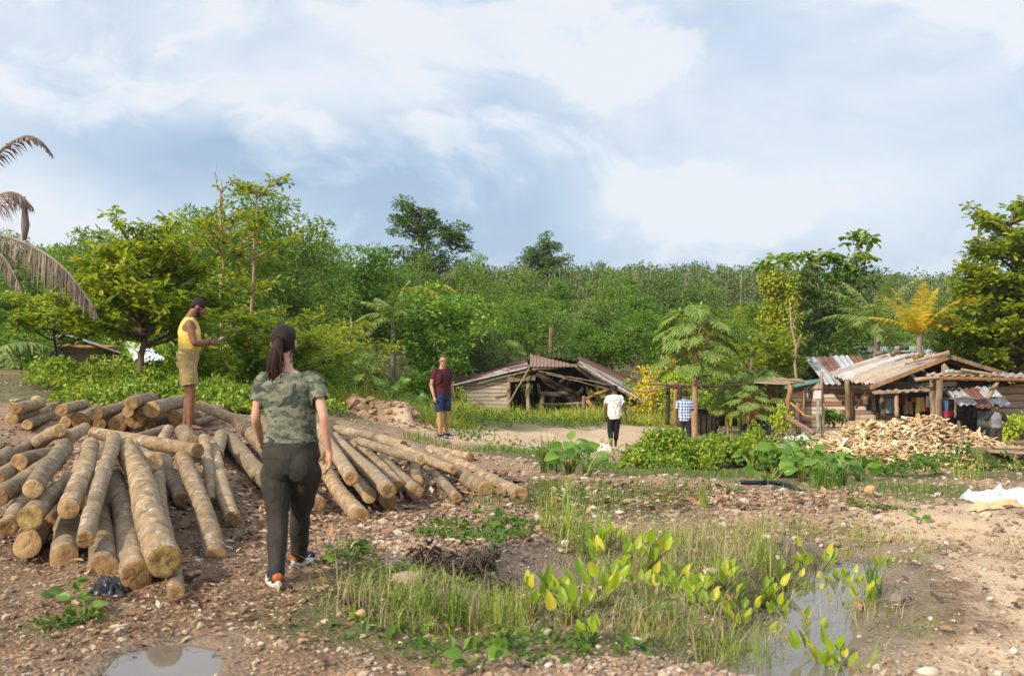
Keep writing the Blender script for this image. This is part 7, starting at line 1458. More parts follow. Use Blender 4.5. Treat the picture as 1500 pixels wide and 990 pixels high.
# ------------------------------------------------------------------ ground plants
GR = {'grass': leafmat('grass_blades', [(0, (.08, .17, .018)), (.5, (.19, .29, .03)), (.8, (.36, .40, .05)), (1, (.48, .42, .16))], .3), 'green': leafmat('green_blades', [(0, (.05, .11, .015)), (.6, (.11, .20, .02)), (1, (.22, .30, .035))], .35), 'hay': leafmat('meadow_blades', [(0, (.15, .21, .02)), (.4, (.28, .33, .035)), (.8, (.36, .36, .06)), (1, (.42, .36, .12))], .35),
      'straw': leafmat('straw_blades', [(0, (.20, .15, .07)), (.5, (.33, .26, .13)), (1, (.42, .36, .2))], .2), 'weed': leafmat('weed_leaves', [(0, (.04, .09, .015)), (.5, (.085, .16, .022)), (1, (.18, .26, .035))], .35), 'lush': leafmat('lush_leaves', [(0, (.06, .12, .014)), (.4, (.15, .24, .022)), (.75, (.28, .36, .035)), (1, (.44, .46, .05))], .35, .4),
      'paddle': leafmat('paddle_leaves', [(0, (.12, .22, .02)), (.45, (.24, .34, .025)), (.8, (.42, .46, .04)), (.93, (.55, .48, .06)), (1, (.55, .36, .12))], .45, .35, .15), 'taro': leafmat('taro_leaves', [(0, (.06, .14, .02)), (.5, (.12, .24, .03)), (1, (.22, .34, .05))], .4, .35), 'dead': simple('dead_stalks', (.09, .06, .045), (.05, .035, .028), .9, 8, .3)}
def blades(mb, x, y, H, Wd, rg, lean=.35, m=0, z=None):
    """bent grass blades, five points each"""
    n = len(x); z = h(x, y) - .01 if z is None else z; a = rg.uniform(0, 6.28, n); ld = np.stack([np.cos(a), np.sin(a), 0 * a], -1); sd = np.stack([-np.sin(a), np.cos(a), 0 * a], -1); B = np.stack([x, y, z], -1); H = H[:, None]; l = (rg.uniform(.1, 1, n) * lean)[:, None]; w = Wd[:, None] if np.ndim(Wd) else Wd
    M1 = B + np.array([0, 0, 1]) * H * .55 + ld * H * l * .4; T_ = B + np.array([0, 0, 1]) * H * (1 - l * .35) + ld * H * l * 1.3
    V = np.stack([B - sd * w * .5, B + sd * w * .5, M1 + sd * w * .42, M1 - sd * w * .42, T_], 1).reshape(-1, 3); b = (np.arange(n) * 5)[:, None]; mb.addmulti(V, [b + np.array([[0, 1, 2, 3]]), b + np.array([[3, 2, 4]])], m)
def field(n, lst, rg, thr=.25, clump=1.5, cl_amt=1.0, seed=0):
    """points inside soft patches (px, Y, half width, half depth), gathered into tufts"""
    X, Y_ = [], []; A = np.array([a * b for _, _, a, b in lst]); A = A / A.sum()
    for (px, Y, a, b), f in zip(lst, A):
        k = int(n * f); r_ = np.sqrt(rg.uniform(0, 1, k)) * 1.1; t = rg.uniform(0, 6.28, k); X.append(px2x(px, Y) + a * r_ * np.cos(t)); Y_.append(Y + b * r_ * np.sin(t))
    x = np.concatenate(X); y = np.concatenate(Y_); q = zone(x, y, lst) * (1 - cl_amt + cl_amt * 2 * fbm(x * clump, y * clump, 3, 200 + seed)); k = q > thr + rg.uniform(-.2, .35, len(q)); return x[k], y[k]
def stuff(mb, name, mat, label, cat, smooth=False):
    o = mb.build(name, mat, smooth=smooth); return tag(o, label, cat, None, 'stuff')
rg = np.random.RandomState(300)
# meadow in front of the sheds and round the earth bank
mb = MB(); x, y = field(64000, [(780, 38.4, 4.6, 1.9), (800, 36.0, 4.0, 1.3), (720, 34.2, 1.2, 1.2), (670, 36.5, 2.2, 2.6), (590, 33, 2.6, 4.5), (500, 29, 2.8, 4.5), (900, 38.8, 2.6, 1.3), (960, 37, 2.2, 1.6), (1040, 36, 2.4, 1.6), (640, 30, 1.2, 2.5), (470, 25, 1.6, 2.5), (450, 33, 3, 4)], rg, .50, .9, 1.0)
H = np.clip(rg.lognormal(math.log(.22), .5, len(x)), .06, .65) * np.clip(.2 + 1.5 * fbm(x * .9, y * .9, 3, 8), .25, 1.5); blades(mb, x, y, H, rg.uniform(.015, .04, len(x)), rg, .75); stuff(mb, 'meadow_grass', GR['hay'], 'sunlit yellow-green grass in front of the sheds', 'grass')
# marsh grass round the pools
MARSH = [(760, 5.7, 1.0, .55), (640, 5.6, .5, .5), (880, 5.6, .8, .5), (1000, 6.5, .8, 1.1), (1060, 5.6, .5, .8), (960, 7.8, .8, .9), (1080, 7.6, .6, .9), (850, 8.3, .5, .6), (1030, 9.0, .5, .45), (560, 5.9, .45, .5), (1290, 7.8, .3, .7), (1290, 6.1, .25, .5), (1230, 8.8, .8, .4), (1250, 5.0, .25, .35), (700, 6.3, .6, .4), (1110, 8.8, .5, .5), (1180, 7.4, .3, .9), (1130, 6.4, .3, .8)]
mb = MB(); x, y = field(9500, MARSH, rg, .68, 2.0, 1.0, 1); k = (dseg(x, y, PONDXY) > .12) | (rg.uniform(0, 1, len(x)) < .18); x, y = x[k], y[k]
H = np.clip(rg.lognormal(math.log(.09), .55, len(x)), .03, .34) * np.clip(.35 + 1.2 * fbm(x * 1.4, y * 1.4, 2, 18), .4, 1.5); blades(mb, x, y, H, rg.uniform(.003, .008, len(x)), rg, 1.15); stuff(mb, 'marsh_grass', GR['grass'], 'thin green and straw-coloured grass round the pools', 'grass')
mb = MB(); x, y = field(3600, MARSH, rg, .5, 2.2, 1.0, 3); H = rg.uniform(.08, .30, len(x)); blades(mb, x, y, H, rg.uniform(.003, .006, len(x)), rg, 1.1); stuff(mb, 'dry_grass', GR['straw'], 'dry straw-coloured stems among the marsh grass', 'grass')
mb = MB(); SP_ = [(90, 5.4, .35, .3), (130, 5.9, .25, .15), (60, 5.2, .3, .2), (30, 5.4, .2, .2), (500, 6.0, .3, .4), (550, 6.4, .3, .4), (470, 6.6, .3, .3), (430, 5.3, .2, .2), (900, 12, 1.2, 1.2), (860, 11, .7, 1.3), (740, 10.6, .4, .5), (690, 10.5, .6, .3), (1290, 11.5, .8, .4), (1360, 12.5, .8, .7), (1470, 8.0, .25, .4), (1480, 7.4, .2, .3), (1340, 7.0, .2, .25), (1350, 7.9, .3, .25), (780, 20, .9, 1.6), (700, 18.5, .7, .5), (860, 18, .8, 1), (620, 19, .5, .8), (1250, 13, 1.2, .5), (1020, 12.6, .8, .5), (340, 8.2, .12, .2), (335, 9.4, .2, .3), (360, 11, .2, .4), (170, 5.9, .1, .08), (960, 15.8, 1.6, .7)]
x, y = field(9000, SP_, rg, .42, 4, 1.0, 2); H = rg.uniform(.03, .11, len(x)) * np.clip(y / 8, .8, 2.0); blades(mb, x, y, H, rg.uniform(.003, .007, len(x)) * np.clip(y / 8, .8, 2.5), rg, .9); stuff(mb, 'sparse_grass', GR['green'], 'sparse short grass sprouting through the gravel', 'grass')
# leafy ground cover
def cover(n, lst, L, Hm, rg, thr=.3, cl=1.2, seed=0, up=.8, asp=.6, name='undergrowth', mat='lush', label='', mound=None):
    mb = MB(); x, y = field(n, lst, rg, thr, cl, .8, seed); k = len(x); top = Hm * np.clip(-.1 + 1.5 * fbm(x * cl * .9 + 5, y * cl * .9, 3, 400 + seed) + .9 * (fbm(x * 3.4, y * 3.4, 2, 420 + seed) - .4), .08, 1.7) * zone(x, y, lst) ** .6
    z = h(x, y) + top * rg.uniform(.15, 1, k) ** .6; D = rdir(rg, k, .1); N = rdir(rg, k) * .6 + np.array([0, -.25, up]); Ls = L * rg.uniform(.6, 1.3, k); leafbatch(mb, np.stack([x, y, z], -1), D, N, Ls, Ls * asp, six=False); return stuff(mb, name, GR[mat], label, 'undergrowth')
cover(42000, [(165, 18.3, 1.4, 1.0), (235, 18.8, 1.8, 1.8), (160, 20.5, 1.8, 1.6), (300, 20, 2.0, 2.4), (350, 19.2, 1.2, 1.6), (400, 20.5, 1.4, 2), (130, 22.5, 1.6, 1.4), (380, 24, 2, 3)], .10, .42, rg, .36, 1.2, 1, label='lush leafy undergrowth on the slope behind the back logs')
cover(18000, [(120, 25, 2.6, 2), (220, 24.5, 3, 2.2), (40, 26, 3, 2.2), (-40, 27, 3, 2.4), (320, 26, 2.4, 3)], .12, .22, rg, .25, .8, 7, label='low leafy undergrowth in front of the half-hidden shack')
cover(46000, [(450, 36, 4, 4), (560, 38, 3.6, 3), (380, 31, 3, 4), (610, 41, 2, 1.6), (480, 41, 5, 3), (300, 31, 3, 4), (850, 46, 6, 2), (1000, 41, 4, 1.6), (1130, 38, 4, 1.6), (720, 45, 5, 1.6), (1250, 42, 4, 2), (150, 33, 4, 4), (20, 33, 4, 3)], .20, .95, rg, .25, .6, 2, label='shady leafy undergrowth along the foot of the thicket')
cover(30000, [(975, 17.4, .75, .9), (1045, 17.8, 1.0, 1.1), (1010, 18.6, 1.0, .8), (1100, 18, .8, 1.0), (1150, 17.2, .7, .8)], .085, .56, rg, .36, 2.2, 3, label='low bright green vines filling the hollow behind the gravel bank')
cover(13000, [(1230, 17.2, 1.0, .8), (1300, 16.6, 1.0, .6), (1380, 16.9, .9, .5), (1100, 21, 1.4, 1.2), (1160, 22.5, 1.4, 1), (1240, 20.0, .7, .9), (1440, 17, .8, .4), (1000, 22, 1.6, 1.2), (800, 33.5, 2.2, .9), (700, 31, 1, 1.2), (860, 35, 2, .8), (1060, 25, 1.6, 1.2), (770, 22.5, .9, .5), (690, 21.5, .5, .5), (860, 16.6, .5, .5), (660, 34, 1.2, 2)], .085, .38, rg, .33, 1.6, 4, label='scattered weedy vines by the track and the wood heap', mat='weed', name='weedy_vines')
cover(3600, [(690, 8.2, .5, .30), (740, 8.6, .3, .25), (520, 6.9, .2, .25), (80, 5.6, .12, .1), (130, 5.75, .15, .12), (1290, 11, .4, .3), (640, 8.7, .3, .2), (600, 6.4, .4, .3)], .045, .05, rg, .55, 4, 5, label='small creeping leaves spreading over the gravel', mat='weed', name='creeping_weeds')

cover(420, [(720, 5.0, .5, .25), (850, 5.0, .5, .2), (960, 5.1, .3, .2), (560, 5.4, .3, .3)], .06, .05, rg, .45, 4, 8, label='scattered low leaves in the damp dirt at the bottom edge', mat='weed', name='creeping_weeds')
# single plants
def roundleaf(mb, P, D, N, L, W_, m=0, cup=.12, droop=.15, point=.25):
    """broad leaf blades with a rounded outline and a raised midrib fold"""
    D = unit(D); S = unit(np.cross(D, N)); N = unit(np.cross(S, D)); n = len(P); k = 14; a = np.linspace(0, 2 * np.pi, k, endpoint=False); u = .5 - .5 * np.cos(a); v = np.sin(a) * (1 - .35 * u) * .5; u = u + point * .4 * (u > .9) * (u - .9) / .1
    L = np.broadcast_to(L, (n,))[:, None, None]; W_ = np.broadcast_to(W_, (n,))[:, None, None]; f = lambda uu, vv: P[:, None] + D[:, None] * L * uu[None, :, None] + S[:, None] * W_ * vv[None, :, None] + N[:, None] * (W_ * cup * (np.abs(vv) * 2)[None, :, None] - L * droop * (uu ** 2)[None, :, None])
    ring = f(u, v); mid = f(.1 + .8 * u, v * .45); c = f(np.array([.45]), np.array([0.0])); V = np.concatenate([ring, mid, c], 1); b = (np.arange(n) * (2 * k + 1))[:, None]; i = np.arange(k); j = (i + 1) % k
    q = np.stack([i, j, j + k, i + k], -1); t = np.stack([i + k, j + k, np.full(k, 2 * k)], -1); mb.addmulti(V.reshape(-1, 3), [(b[:, :, None] + q[None]).reshape(-1, 4), (b[:, :, None] + t[None]).reshape(-1, 3)], m)
def stems_leaves(name, loc, leaves, mat, stem_mat, L, asp, six=True, stem_r=.006, droop=.1, rgp=None, heart=False):
    """leaves: list of (tip position relative, outward direction)"""
    root = empty(name, loc); st = MB(); lf = MB(); rgp = rgp or np.random.RandomState(1)
    for (p, d_, l) in leaves:
        p = np.array(p, float); b = np.array([p[0] * .18, p[1] * .18, -.02]); tube(st, np.array([b, b * .5 + p * .5 + np.array([-p[0] * .16, -p[1] * .16, .04 * p[2]]), p]), [stem_r * 1.25, stem_r, stem_r * .7], 5)
        d_ = np.array(d_, float); n = np.array([-d_[0] * .6, -d_[1] * .6, .55]) + rgp.normal(0, .35, 3) + np.array([0, -.6, 0]) * (not heart)
        roundleaf(lf, p[None] - unit(d_)[None] * l * .08, d_[None], n[None], l, l * asp * 1.12, 0, .14, droop + rgp.uniform(-.05, .2), .3)
    st.build('stem', stem_mat, root); lf.build('leaves', mat, root, smooth=True); return root
M_PSTEM = simple('paddle_stems', (.16, .22, .035), (.22, .20, .07), .5, 12, 0)
def meet(px, py, lo=4.3, hi=40):
    Ys = np.geomspace(lo, hi, 500); pyy = HZ + (ZC - h(px2x(px, Ys), Ys)) * F / Ys; i = np.where(pyy <= py)[0]; return float(Ys[i[0]]) if len(i) else float(Ys[-1])
PAD = [(862, 815, 55, 4, 'paddle-leaved plant highest up the bank, at the head of the lime-green group'), (893, 812, 50, 4, 'paddle-leaved plant with pointed young leaves beside the highest one'), (925, 828, 45, 5, 'dense bunch of round yellow-green paddle leaves on the far side of the mud'), (950, 842, 62, 6, 'tallest lime bunch of paddle leaves on the grassy rim'), (905, 848, 60, 5, 'paddle plant with a withered peach-coloured leaf'), (880, 892, 65, 6, 'large paddle plant with dark lower leaves at the mud edge'), (850, 905, 75, 5, 'tall paddle plant with long pale stalks rising from the mud'), (778, 905, 65, 5, 'lone paddle plant with upright leaves nearest the dead stalks'), (832, 915, 60, 4, 'paddle plant with one pinkish dying leaf, next to the long-stalked one'),
       (868, 945, 40, 4, 'short paddle plant with a yellow spoon leaf in the grass'), (985, 858, 40, 3, 'small paddle plant standing in straw grass beyond the lime bunch'), (1008, 885, 42, 4, 'yellowing paddle plant between the two pools'), (1042, 900, 38, 4, 'paddle plant with a bright yellow fallen leaf, near the pond'), (1030, 870, 30, 3, 'low paddle plant half lost in the grass between pools'), (1075, 885, 34, 3, 'thin paddle plant on the pond\'s grassy edge'), (1098, 905, 40, 4, 'dark green paddle plant at the pond edge'), (1135, 905, 45, 5, 'broad-leaved paddle plant growing from the pond margin'), (1160, 925, 46, 3, 'single-leaved paddle plant standing in pond water'), (1192, 940, 36, 2, 'paddle plant with a big drooping leaf over pond water'),
       (1200, 850, 58, 5, 'paddle plant at the far end of the pond, tallest there'), (1215, 838, 42, 3, 'paddle plant with small round leaves at the far pond end'), (1178, 842, 30, 2, 'paddle plant with a narrow yellow leaf at the far pond end'), (1248, 868, 40, 3, 'paddle plant in mid pond among thin reflections'), (1265, 890, 44, 3, 'paddle plant by the pond\'s outer rim'), (1292, 840, 30, 3, 'small paddle plant on dry ground past the pond end'), (1208, 988, 60, 5, 'brightest lime paddle plant at the bottom edge by the pond'), (1232, 992, 48, 4, 'bright lime paddle plant at the bottom edge with two upright leaves'), (1120, 945, 34, 3, 'dark paddle plant leaning over the near pond'), (1236, 905, 26, 3, 'low paddle plant with reddish stalks in the pond'), (1150, 870, 40, 5, 'leafy paddle plant on the bank side of the pond middle'), (1118, 890, 44, 5, 'crowded paddle plant where grass meets the pond'), (1180, 880, 30, 4, 'small paddle plant rising from the pond centre'), (1085, 925, 46, 5, 'paddle plant with narrow green leaves on the near pond bank'), (1225, 870, 34, 4, 'slender paddle plant in the pond near its far end'), (1060, 860, 34, 4, 'yellowish paddle plant in the dry grass before the pond'), (935, 870, 46, 5, 'lime paddle plant at the outer side of the big bunch'), (965, 875, 38, 4, 'thin-stalked lime paddle plant leaning away from the big bunch')]
for i, (px, py, hp, nl, lb) in enumerate(PAD):
    rp = np.random.RandomState(500 + i); Y = meet(px, py); g = gp(px, Y); hm = hp * Y / F; lv = []
    for k in range(nl + 3):
        a = rp.uniform(0, 6.28); r_ = rp.uniform(.04, .22) * hm / .3; z = hm * rp.uniform(.55, 1.0) - .05; l = rp.uniform(.06, .10) * (1.15 if hp > 50 else .9)
        lv.append(((math.cos(a) * r_, math.sin(a) * r_, z), (math.cos(a) * .35, math.sin(a) * .35, rp.uniform(.6, 1.1)), l))
    for k in range(2): a = rp.uniform(0, 6.28); lv.append(((math.cos(a) * .05, math.sin(a) * .05, hm * rp.uniform(.3, .5)), (math.cos(a) * .5, math.sin(a) * .5, 1), .07))
    o = stems_leaves('paddle_plant', g, lv, GR['paddle'], M_PSTEM, .1, .62, True, .0055, .10, rp); tag(o, lb, 'water plant', 'paddle-leaved plants around the pools')
def tuft(name, px, py, n, hgt, lb, mat='green', spread=.12, wd=.01, seed=1, lean=.5, Y=None, group=None):
    rp = np.random.RandomState(seed); Y = Y or meet(px, py); g = gp(px, Y); mb = MB(); a = rp.uniform(0, 6.28, n); r_ = spread * np.sqrt(rp.uniform(0, 1, n)); x = g.x + r_ * np.cos(a); y = g.y + r_ * np.sin(a); blades(mb, x, y, hgt * rp.uniform(.45, 1, n), rp.uniform(.6, 1.3, n) * wd, rp, lean, z=np.full(n, g.z - .01)); return tag(mb.build(name, GR[mat], loc=g, smooth=False), lb, 'grass tuft', group)
G_T = 'grass tufts standing out from the ground'
tuft('grass_tuft', 668, 922, 34, .36, 'vivid green upright grass tuft at the muddy pool\'s near side', 'green', .06, .011, 1, .35, group=G_T); tuft('grass_tuft', 812, 778, 60, .62, 'tallest thin grass tuft on the gravel bank above the mud', 'grass', .14, .008, 2, .5, group=G_T); tuft('reed_tuft', 808, 694, 70, .72, 'dark green reed tuft with seed heads in front of the sandy track', 'weed', .18, .02, 3, .45, group=G_T)
tuft('grass_tuft', 1118, 838, 50, .42, 'tall green grass tuft on the bank at the far pond end', 'grass', .12, .008, 4, .5, group=G_T); tuft('grass_tuft', 1278, 872, 30, .30, 'yellow-green upright grass tuft at the outer pond rim', 'green', .05, .010, 5, .35, group=G_T); tuft('grass_tuft', 1032, 745, 26, .30, 'lone grass tuft on the gravel bank\'s slope', 'grass', .06, .008, 6, .4, group=G_T); tuft('grass_tuft', 1080, 985, 120, .34, 'thick dark grass tuft at the near pond corner', 'grass', .22, .008, 7, .7, group=G_T)
tuft('grass_tuft', 606, 895, 60, .28, 'grass tuft on the bank edge below the flat brown rock', 'green', .16, .008, 8, .6, group=G_T); tuft('grass_tuft', 740, 915, 80, .32, 'mixed straw grass tuft in front of the muddy pool', 'grass', .16, .007, 9, .6, group=G_T); tuft('grass_tuft', 1210, 716, 70, .5, 'bright grass tuft on the crest behind the gravel bank', 'green', .25, .016, 10, .5, group=G_T); tuft('grass_tuft', 1420, 700, 60, .4, 'weedy grass tuft beside the white sheet', 'grass', .25, .012, 11, .6, group=G_T)
tuft('grass_tuft', 850, 805, 70, .5, 'long-bladed grass tuft behind the lime paddle leaves', 'grass', .2, .008, 12, .6, group=G_T)
# heart-leaved plants: taro-like clumps
def arum(px, py, n, hgt, L, lb, seed, mat='taro', spread=.25, Y=None):
    rp = np.random.RandomState(seed); Y = Y or meet(px, py); g = gp(px, Y); lv = []
    for k in range(n):
        a = rp.uniform(0, 6.28); r_ = spread * rp.uniform(.2, 1); lv.append(((math.cos(a) * r_, math.sin(a) * r_, hgt * rp.uniform(.45, 1)), (math.cos(a) * .8, math.sin(a) * .8 - .5, rp.uniform(-.5, .5)), L * rp.uniform(.7, 1.25)))
    return tag(stems_leaves('arum_plant', g, lv, GR[mat], M_PSTEM, L, .78, True, .011, .15, rp, False), lb, 'broad-leaved plant', 'broad heart-leaved plants')
for a in [(1105, 690, 12, .48, .20, 'heart-leaved plant at the end of the vine patch, dark green', 1), (1140, 700, 16, .58, .22, 'tallest broad-leaved plant behind the black hose', 2), (1175, 705, 14, .52, .22, 'bright broad-leaved plant in the middle of the row behind the bank', 3), (1205, 712, 12, .45, .21, 'yellow-green broad-leaved plant in the row behind the bank', 4), (1235, 712, 10, .36, .18, 'small broad-leaved plant by the rounded orange stone', 5), (1125, 715, 8, .32, .17, 'low broad-leaved plant right beside the black hose', 6), (835, 694, 14, .48, .20, 'broad-leaved plant beside the dark reed tuft', 7), (858, 698, 8, .36, .18, 'small broad-leaved plant on the far side of the dark reed tuft', 8), (1258, 705, 9, .34, .17, 'pale broad-leaved plant under the wood heap', 9), (1370, 694, 6, .34, .2, 'single round-leaved weed at the front of the wood heap', 10)]: arum(*a)
for a in [(575, 583, 16, .95, .36, 'big heart-leaved taro clump beyond the earth bank', 21, 'taro', .5, 33), (530, 588, 12, .7, .32, 'taro clump at the foot of the young papaya', 22, 'taro', .45, 31), (600, 585, 10, .6, .30, 'small taro clump nearest the man with sunglasses', 23, 'taro', .4, 34)]: arum(*a)
# small round-leaved weeds in the gravel
for i, (px, py, n, lb) in enumerate([(716, 772, 12, 'round-leaved weed on the gravel slope below the last log'), (742, 776, 9, 'round-leaved weed with few leaves beside a similar one on the slope'), (718, 812, 8, 'small round-leaved weed above the dead stalks'), (508, 832, 10, 'round-leaved weed with a yellow leaf by the woman\'s path'), (126, 910, 10, 'broad bright leaf sprig in the foreground dirt near the puddle'), (98, 885, 9, 'grassy-leaved weed in the foreground dirt below the log pile'), (888, 655, 10, 'low weed on the sandy track beside the man in white'), (1080, 728, 6, 'sprig of green leaves on the gravel bank near the hose'), (1345, 768, 7, 'sprig of weeds at the gravel bank end of the sandy path'), (958, 922, 8, 'round grey-green leaves in the wet grass by the muddy pool'), (700, 985, 9, 'broad weed leaves at the bottom edge of the picture'), (770, 790, 6, 'tiny leafy weed halfway between dead stalks and grass tuft')]):
    rp = np.random.RandomState(700 + i); Y = meet(px, py); g = gp(px, Y); s = .10 + .04 * (Y > 12); lv = [((math.cos(a) * rp.uniform(.3, 1) * s, math.sin(a) * rp.uniform(.3, 1) * s, rp.uniform(.3, 1.6) * s), (math.cos(a), math.sin(a), .2), .075 * (1 + .5 * (Y > 12))) for a in rp.uniform(0, 6.28, n)]
    tag(stems_leaves('weed', g, lv, GR['weed'] if i % 2 else GR['taro'], M_PSTEM, .07, .85, True, .003, .1, rp, True), lb, 'weed', 'small weeds in the gravel')
# dead stalks by the mud
for i, (px, py, hh, lb) in enumerate([(628, 830, .22, 'tangle of blackened dead stalks on the gravel by the flat rock'), (680, 845, .24, 'upright shrivelled dead plant beside the pale egg-shaped stone'), (708, 840, .26, 'tallest shrivelled dead plant at the mud edge'), (740, 872, .16, 'collapsed dead leaves lying on wet mud'), (650, 838, .14, 'flattened dead plant between two shrivelled ones')]):
    rp = np.random.RandomState(800 + i); Y = meet(px, py); g = gp(px, Y); mb = MB()
    for k in range(16):
        a = rp.uniform(0, 6.28); q = np.array([rp.uniform(-.08, .08), rp.uniform(-.06, .06), -.02]); P = [q]
        for s in range(5): q = q + np.array([math.cos(a) * .03 + rp.normal(0, .012), math.sin(a) * .03 + rp.normal(0, .012), hh / 4 * rp.uniform(.2, 1.2) * (1 if s < 3 else -.6)]); P.append(q)
        tube(mb, np.array(P), np.linspace(.009, .004, 6) * rp.uniform(.6, 1.5), 4)
    n = 26; leafbatch(mb, rp.uniform(-.1, .1, (n, 3)) * np.array([1, .7, 0]) + np.array([0, 0, .03]) + np.abs(rp.normal(0, hh * .35, (n, 1))) * np.array([[0, 0, 1]]), rdir(rp, n, -.4), rdir(rp, n), .08, .03, 0)
    o = mb.build('dead_plant', GR['dead']); o.location = g; tag(o, lb, 'dead plant', 'dead stalks by the muddy pool')
# ------------------------------------------------------------------ wood heap and odds and ends
def heap():
    rg = np.random.RandomState(900); cx, cy = px2x(1340, 20.6), 20.6
    spots = [(1240, 19.6, .95, .9, .42), (1290, 20.6, 1.3, 1.1, .78), (1345, 20.6, 1.5, 1.2, .88), (1405, 20.4, 1.3, 1.1, .68), (1455, 20.2, 1.1, .9, .38), (1320, 19.2, 1.2, .7, .40), (1385, 19.1, 1.0, .6, .30)]
    def hh(x, y):
        z = np.zeros_like(x)
        for px, Y, a, b, t in spots: z = np.maximum(z, t * np.clip(1 - ((x - px2x(px, Y)) / a) ** 2 - ((y - Y) / b) ** 2, 0, 1) ** .75)
        return z * (.85 + .35 * fbm(x * 3, y * 3, 3, 77))
    # core
    u = np.linspace(cx - 2.7, cx + 2.9, 90); v = np.linspace(17.9, 22.4, 60); U, V_ = np.meshgrid(u, v, indexing='ij'); Z = h(U, V_) + hh(U, V_) - .06; mb = MB(); n = 60; i = np.arange(89)[:, None] * n; j = np.arange(59)[None]
    mb.add(np.stack([U, V_, Z], -1).reshape(-1, 3), np.stack([i + j, i + n + j, i + n + j + 1, i + j + 1], -1).reshape(-1, 4))
    # offcuts: slim split pieces
    N = 7800; x = rg.uniform(cx - 2.6, cx + 2.8, N * 3); y = rg.uniform(18.2, 22.2, N * 3); t = hh(x, y); k = (t > .03) | (rg.uniform(0, 1, len(x)) < .04); x, y, t = x[k][:N], y[k][:N], t[k][:N]; N = len(x)
    a = rg.uniform(0, 6.28, N); ti = rg.normal(0, .38, N); D = np.stack([np.cos(a) * np.cos(ti), np.sin(a) * np.cos(ti), np.sin(ti)], -1); S = unit(np.cross(D, rdir(rg, N) * .5 + np.array([0, 0, 1.0]))); Nn = np.cross(S, D); L = np.where(rg.uniform(0, 1, N) < .10, rg.uniform(.3, .6, N), rg.uniform(.06, .22, N))[:, None]; w = rg.uniform(.025, .10, N)[:, None]; th = rg.uniform(.005, .018, N)[:, None]
    C = np.stack([x, y, h(x, y) + t - .02 + rg.uniform(-.03, .06, N)], -1); bend = Nn * L * rg.normal(0, .07, (N, 1)); pts = []
    for sx in (-1, 0, 1):
        for sy, sz in ((-1, -1), (1, -1), (1, 1), (-1, 1)): pts.append(C + D * L * .5 * sx + S * w * .5 * sy * (1 - .25 * abs(sx)) + Nn * th * .5 * sz + bend * (1 - abs(sx)))
    V = np.stack(pts, 1).reshape(-1, 3); b = (np.arange(N) * 12)[:, None]; Fc = [[0, 3, 2, 1], [8, 9, 10, 11]] + [[s * 4 + q, s * 4 + (q + 1) % 4, s * 4 + 4 + (q + 1) % 4, s * 4 + 4 + q] for s in (0, 1) for q in range(4)]
    mb.add(V, np.concatenate([b + np.array([f]) for f in Fc]), 1)
    m, T = newmat('split_offcuts'); co = T.coord(); col = T.ramp(T.rnd_island(), [(0, (.12, .065, .035)), (.16, (.28, .17, .085)), (.36, (.46, .32, .165)), (.62, (.62, .47, .27)), (.86, (.72, .59, .38)), (.97, (.72, .63, .48)), (1, (.35, .17, .08))]); g = T.noise(co, 18, 3); col = T.mix(T.math('MULTIPLY', T.frange(g, .5, .75), .4), col, (.24, .14, .07)); T.put(T.p.inputs['Base Color'], col); T.p.inputs['Roughness'].default_value = .8
    o = mb.build('wood_offcuts', [simple('offcut_shade', (.25, .16, .09), (.14, .085, .05), .9, 10, .5), m], smooth=False); tag(o, 'big heap of pale split wood offcuts in front of the sheds', 'wood heap', None, 'stuff')
heap()
def plank_piece(a, b, w, t, mt, lb, name='plank', group='loose planks around the wood heap'):
    mb = MB(); A, B = Vector(a), Vector(b); box(mb, (A + B) / 2, (B - A).length, w, t, basis(A, B), 0, min(w, t) * .2); tag(mb.build(name, mt, loc=(A + B) / 2), lb, 'plank', group)
Gp = lambda px, Y, dz: gp(px, Y, dz)
plank_piece(Gp(1192, 20.4, .08), Gp(1224, 20.0, .26), .16, .05, M_TIMBERORANGE, 'reddish board sticking out of the near end of the wood heap'); plank_piece(Gp(1178, 19.6, .04), Gp(1222, 19.4, .12), .14, .05, M_TIMBER, 'flat brown board on the sand at the end of the wood heap'); plank_piece(Gp(1203, 18.8, .04), Gp(1228, 19.6, .30), .13, .05, M_TIMBER, 'slanting board leaning up the end of the wood heap'); plank_piece(Gp(1318, 18.6, .08), Gp(1345, 18.9, .10), .16, .06, M_TIMBER, 'brown board lying along the foot of the wood heap')
plank_piece(Gp(1363, 18.4, .05), Gp(1382, 19.0, .28), .16, .06, M_TIMBER, 'broad slab of bark leaning on the wood heap'); plank_piece(at(1404, 617, 19.6), at(1412, 650, 19.0), .05, .05, M_TIMBER, 'thin dark stake standing in the wood heap', 'stake')
GR_P = 'timber stack at the picture edge'
for k, (px0, py0, Y0, px1, py1, Y1, r, mt, lb) in enumerate([(1420, 664, 18.6, 1640, 668, 18.9, .12, M_TIMBER, 'thick weathered trunk at the base of the timber stack beside the wood heap'), (1442, 668, 18.0, 1640, 680, 18.2, .10, M_TIMBERDARK, 'dark log under the grey planks of the timber stack')]):
    mb = MB(); pole(mb, at(px0, py0, Y0), at(px1, py1, Y1), r, r * .9, 14, 0, .02, 8, k); tag(mb.build('trunk_log', mt, loc=at(px0, py0, Y0)), lb, 'log', GR_P)
for k, (px0, py0, px1, py1, Y, w, lb) in enumerate([(1456, 655, 1640, 658, 18.2, .24, 'topmost long grey plank of the timber stack'), (1448, 661, 1560, 667, 17.9, .22, 'second grey plank lying lower on the timber stack'), (1474, 664, 1500, 670, 17.75, .14, 'short dark board lying on the timber stack edge')]): plank_piece(at(px0, py0, Y), at(px1, py1, Y), w, .05, M_TIMBERPALE if k < 2 else M_TIMBERDARK, lb, 'plank', GR_P)
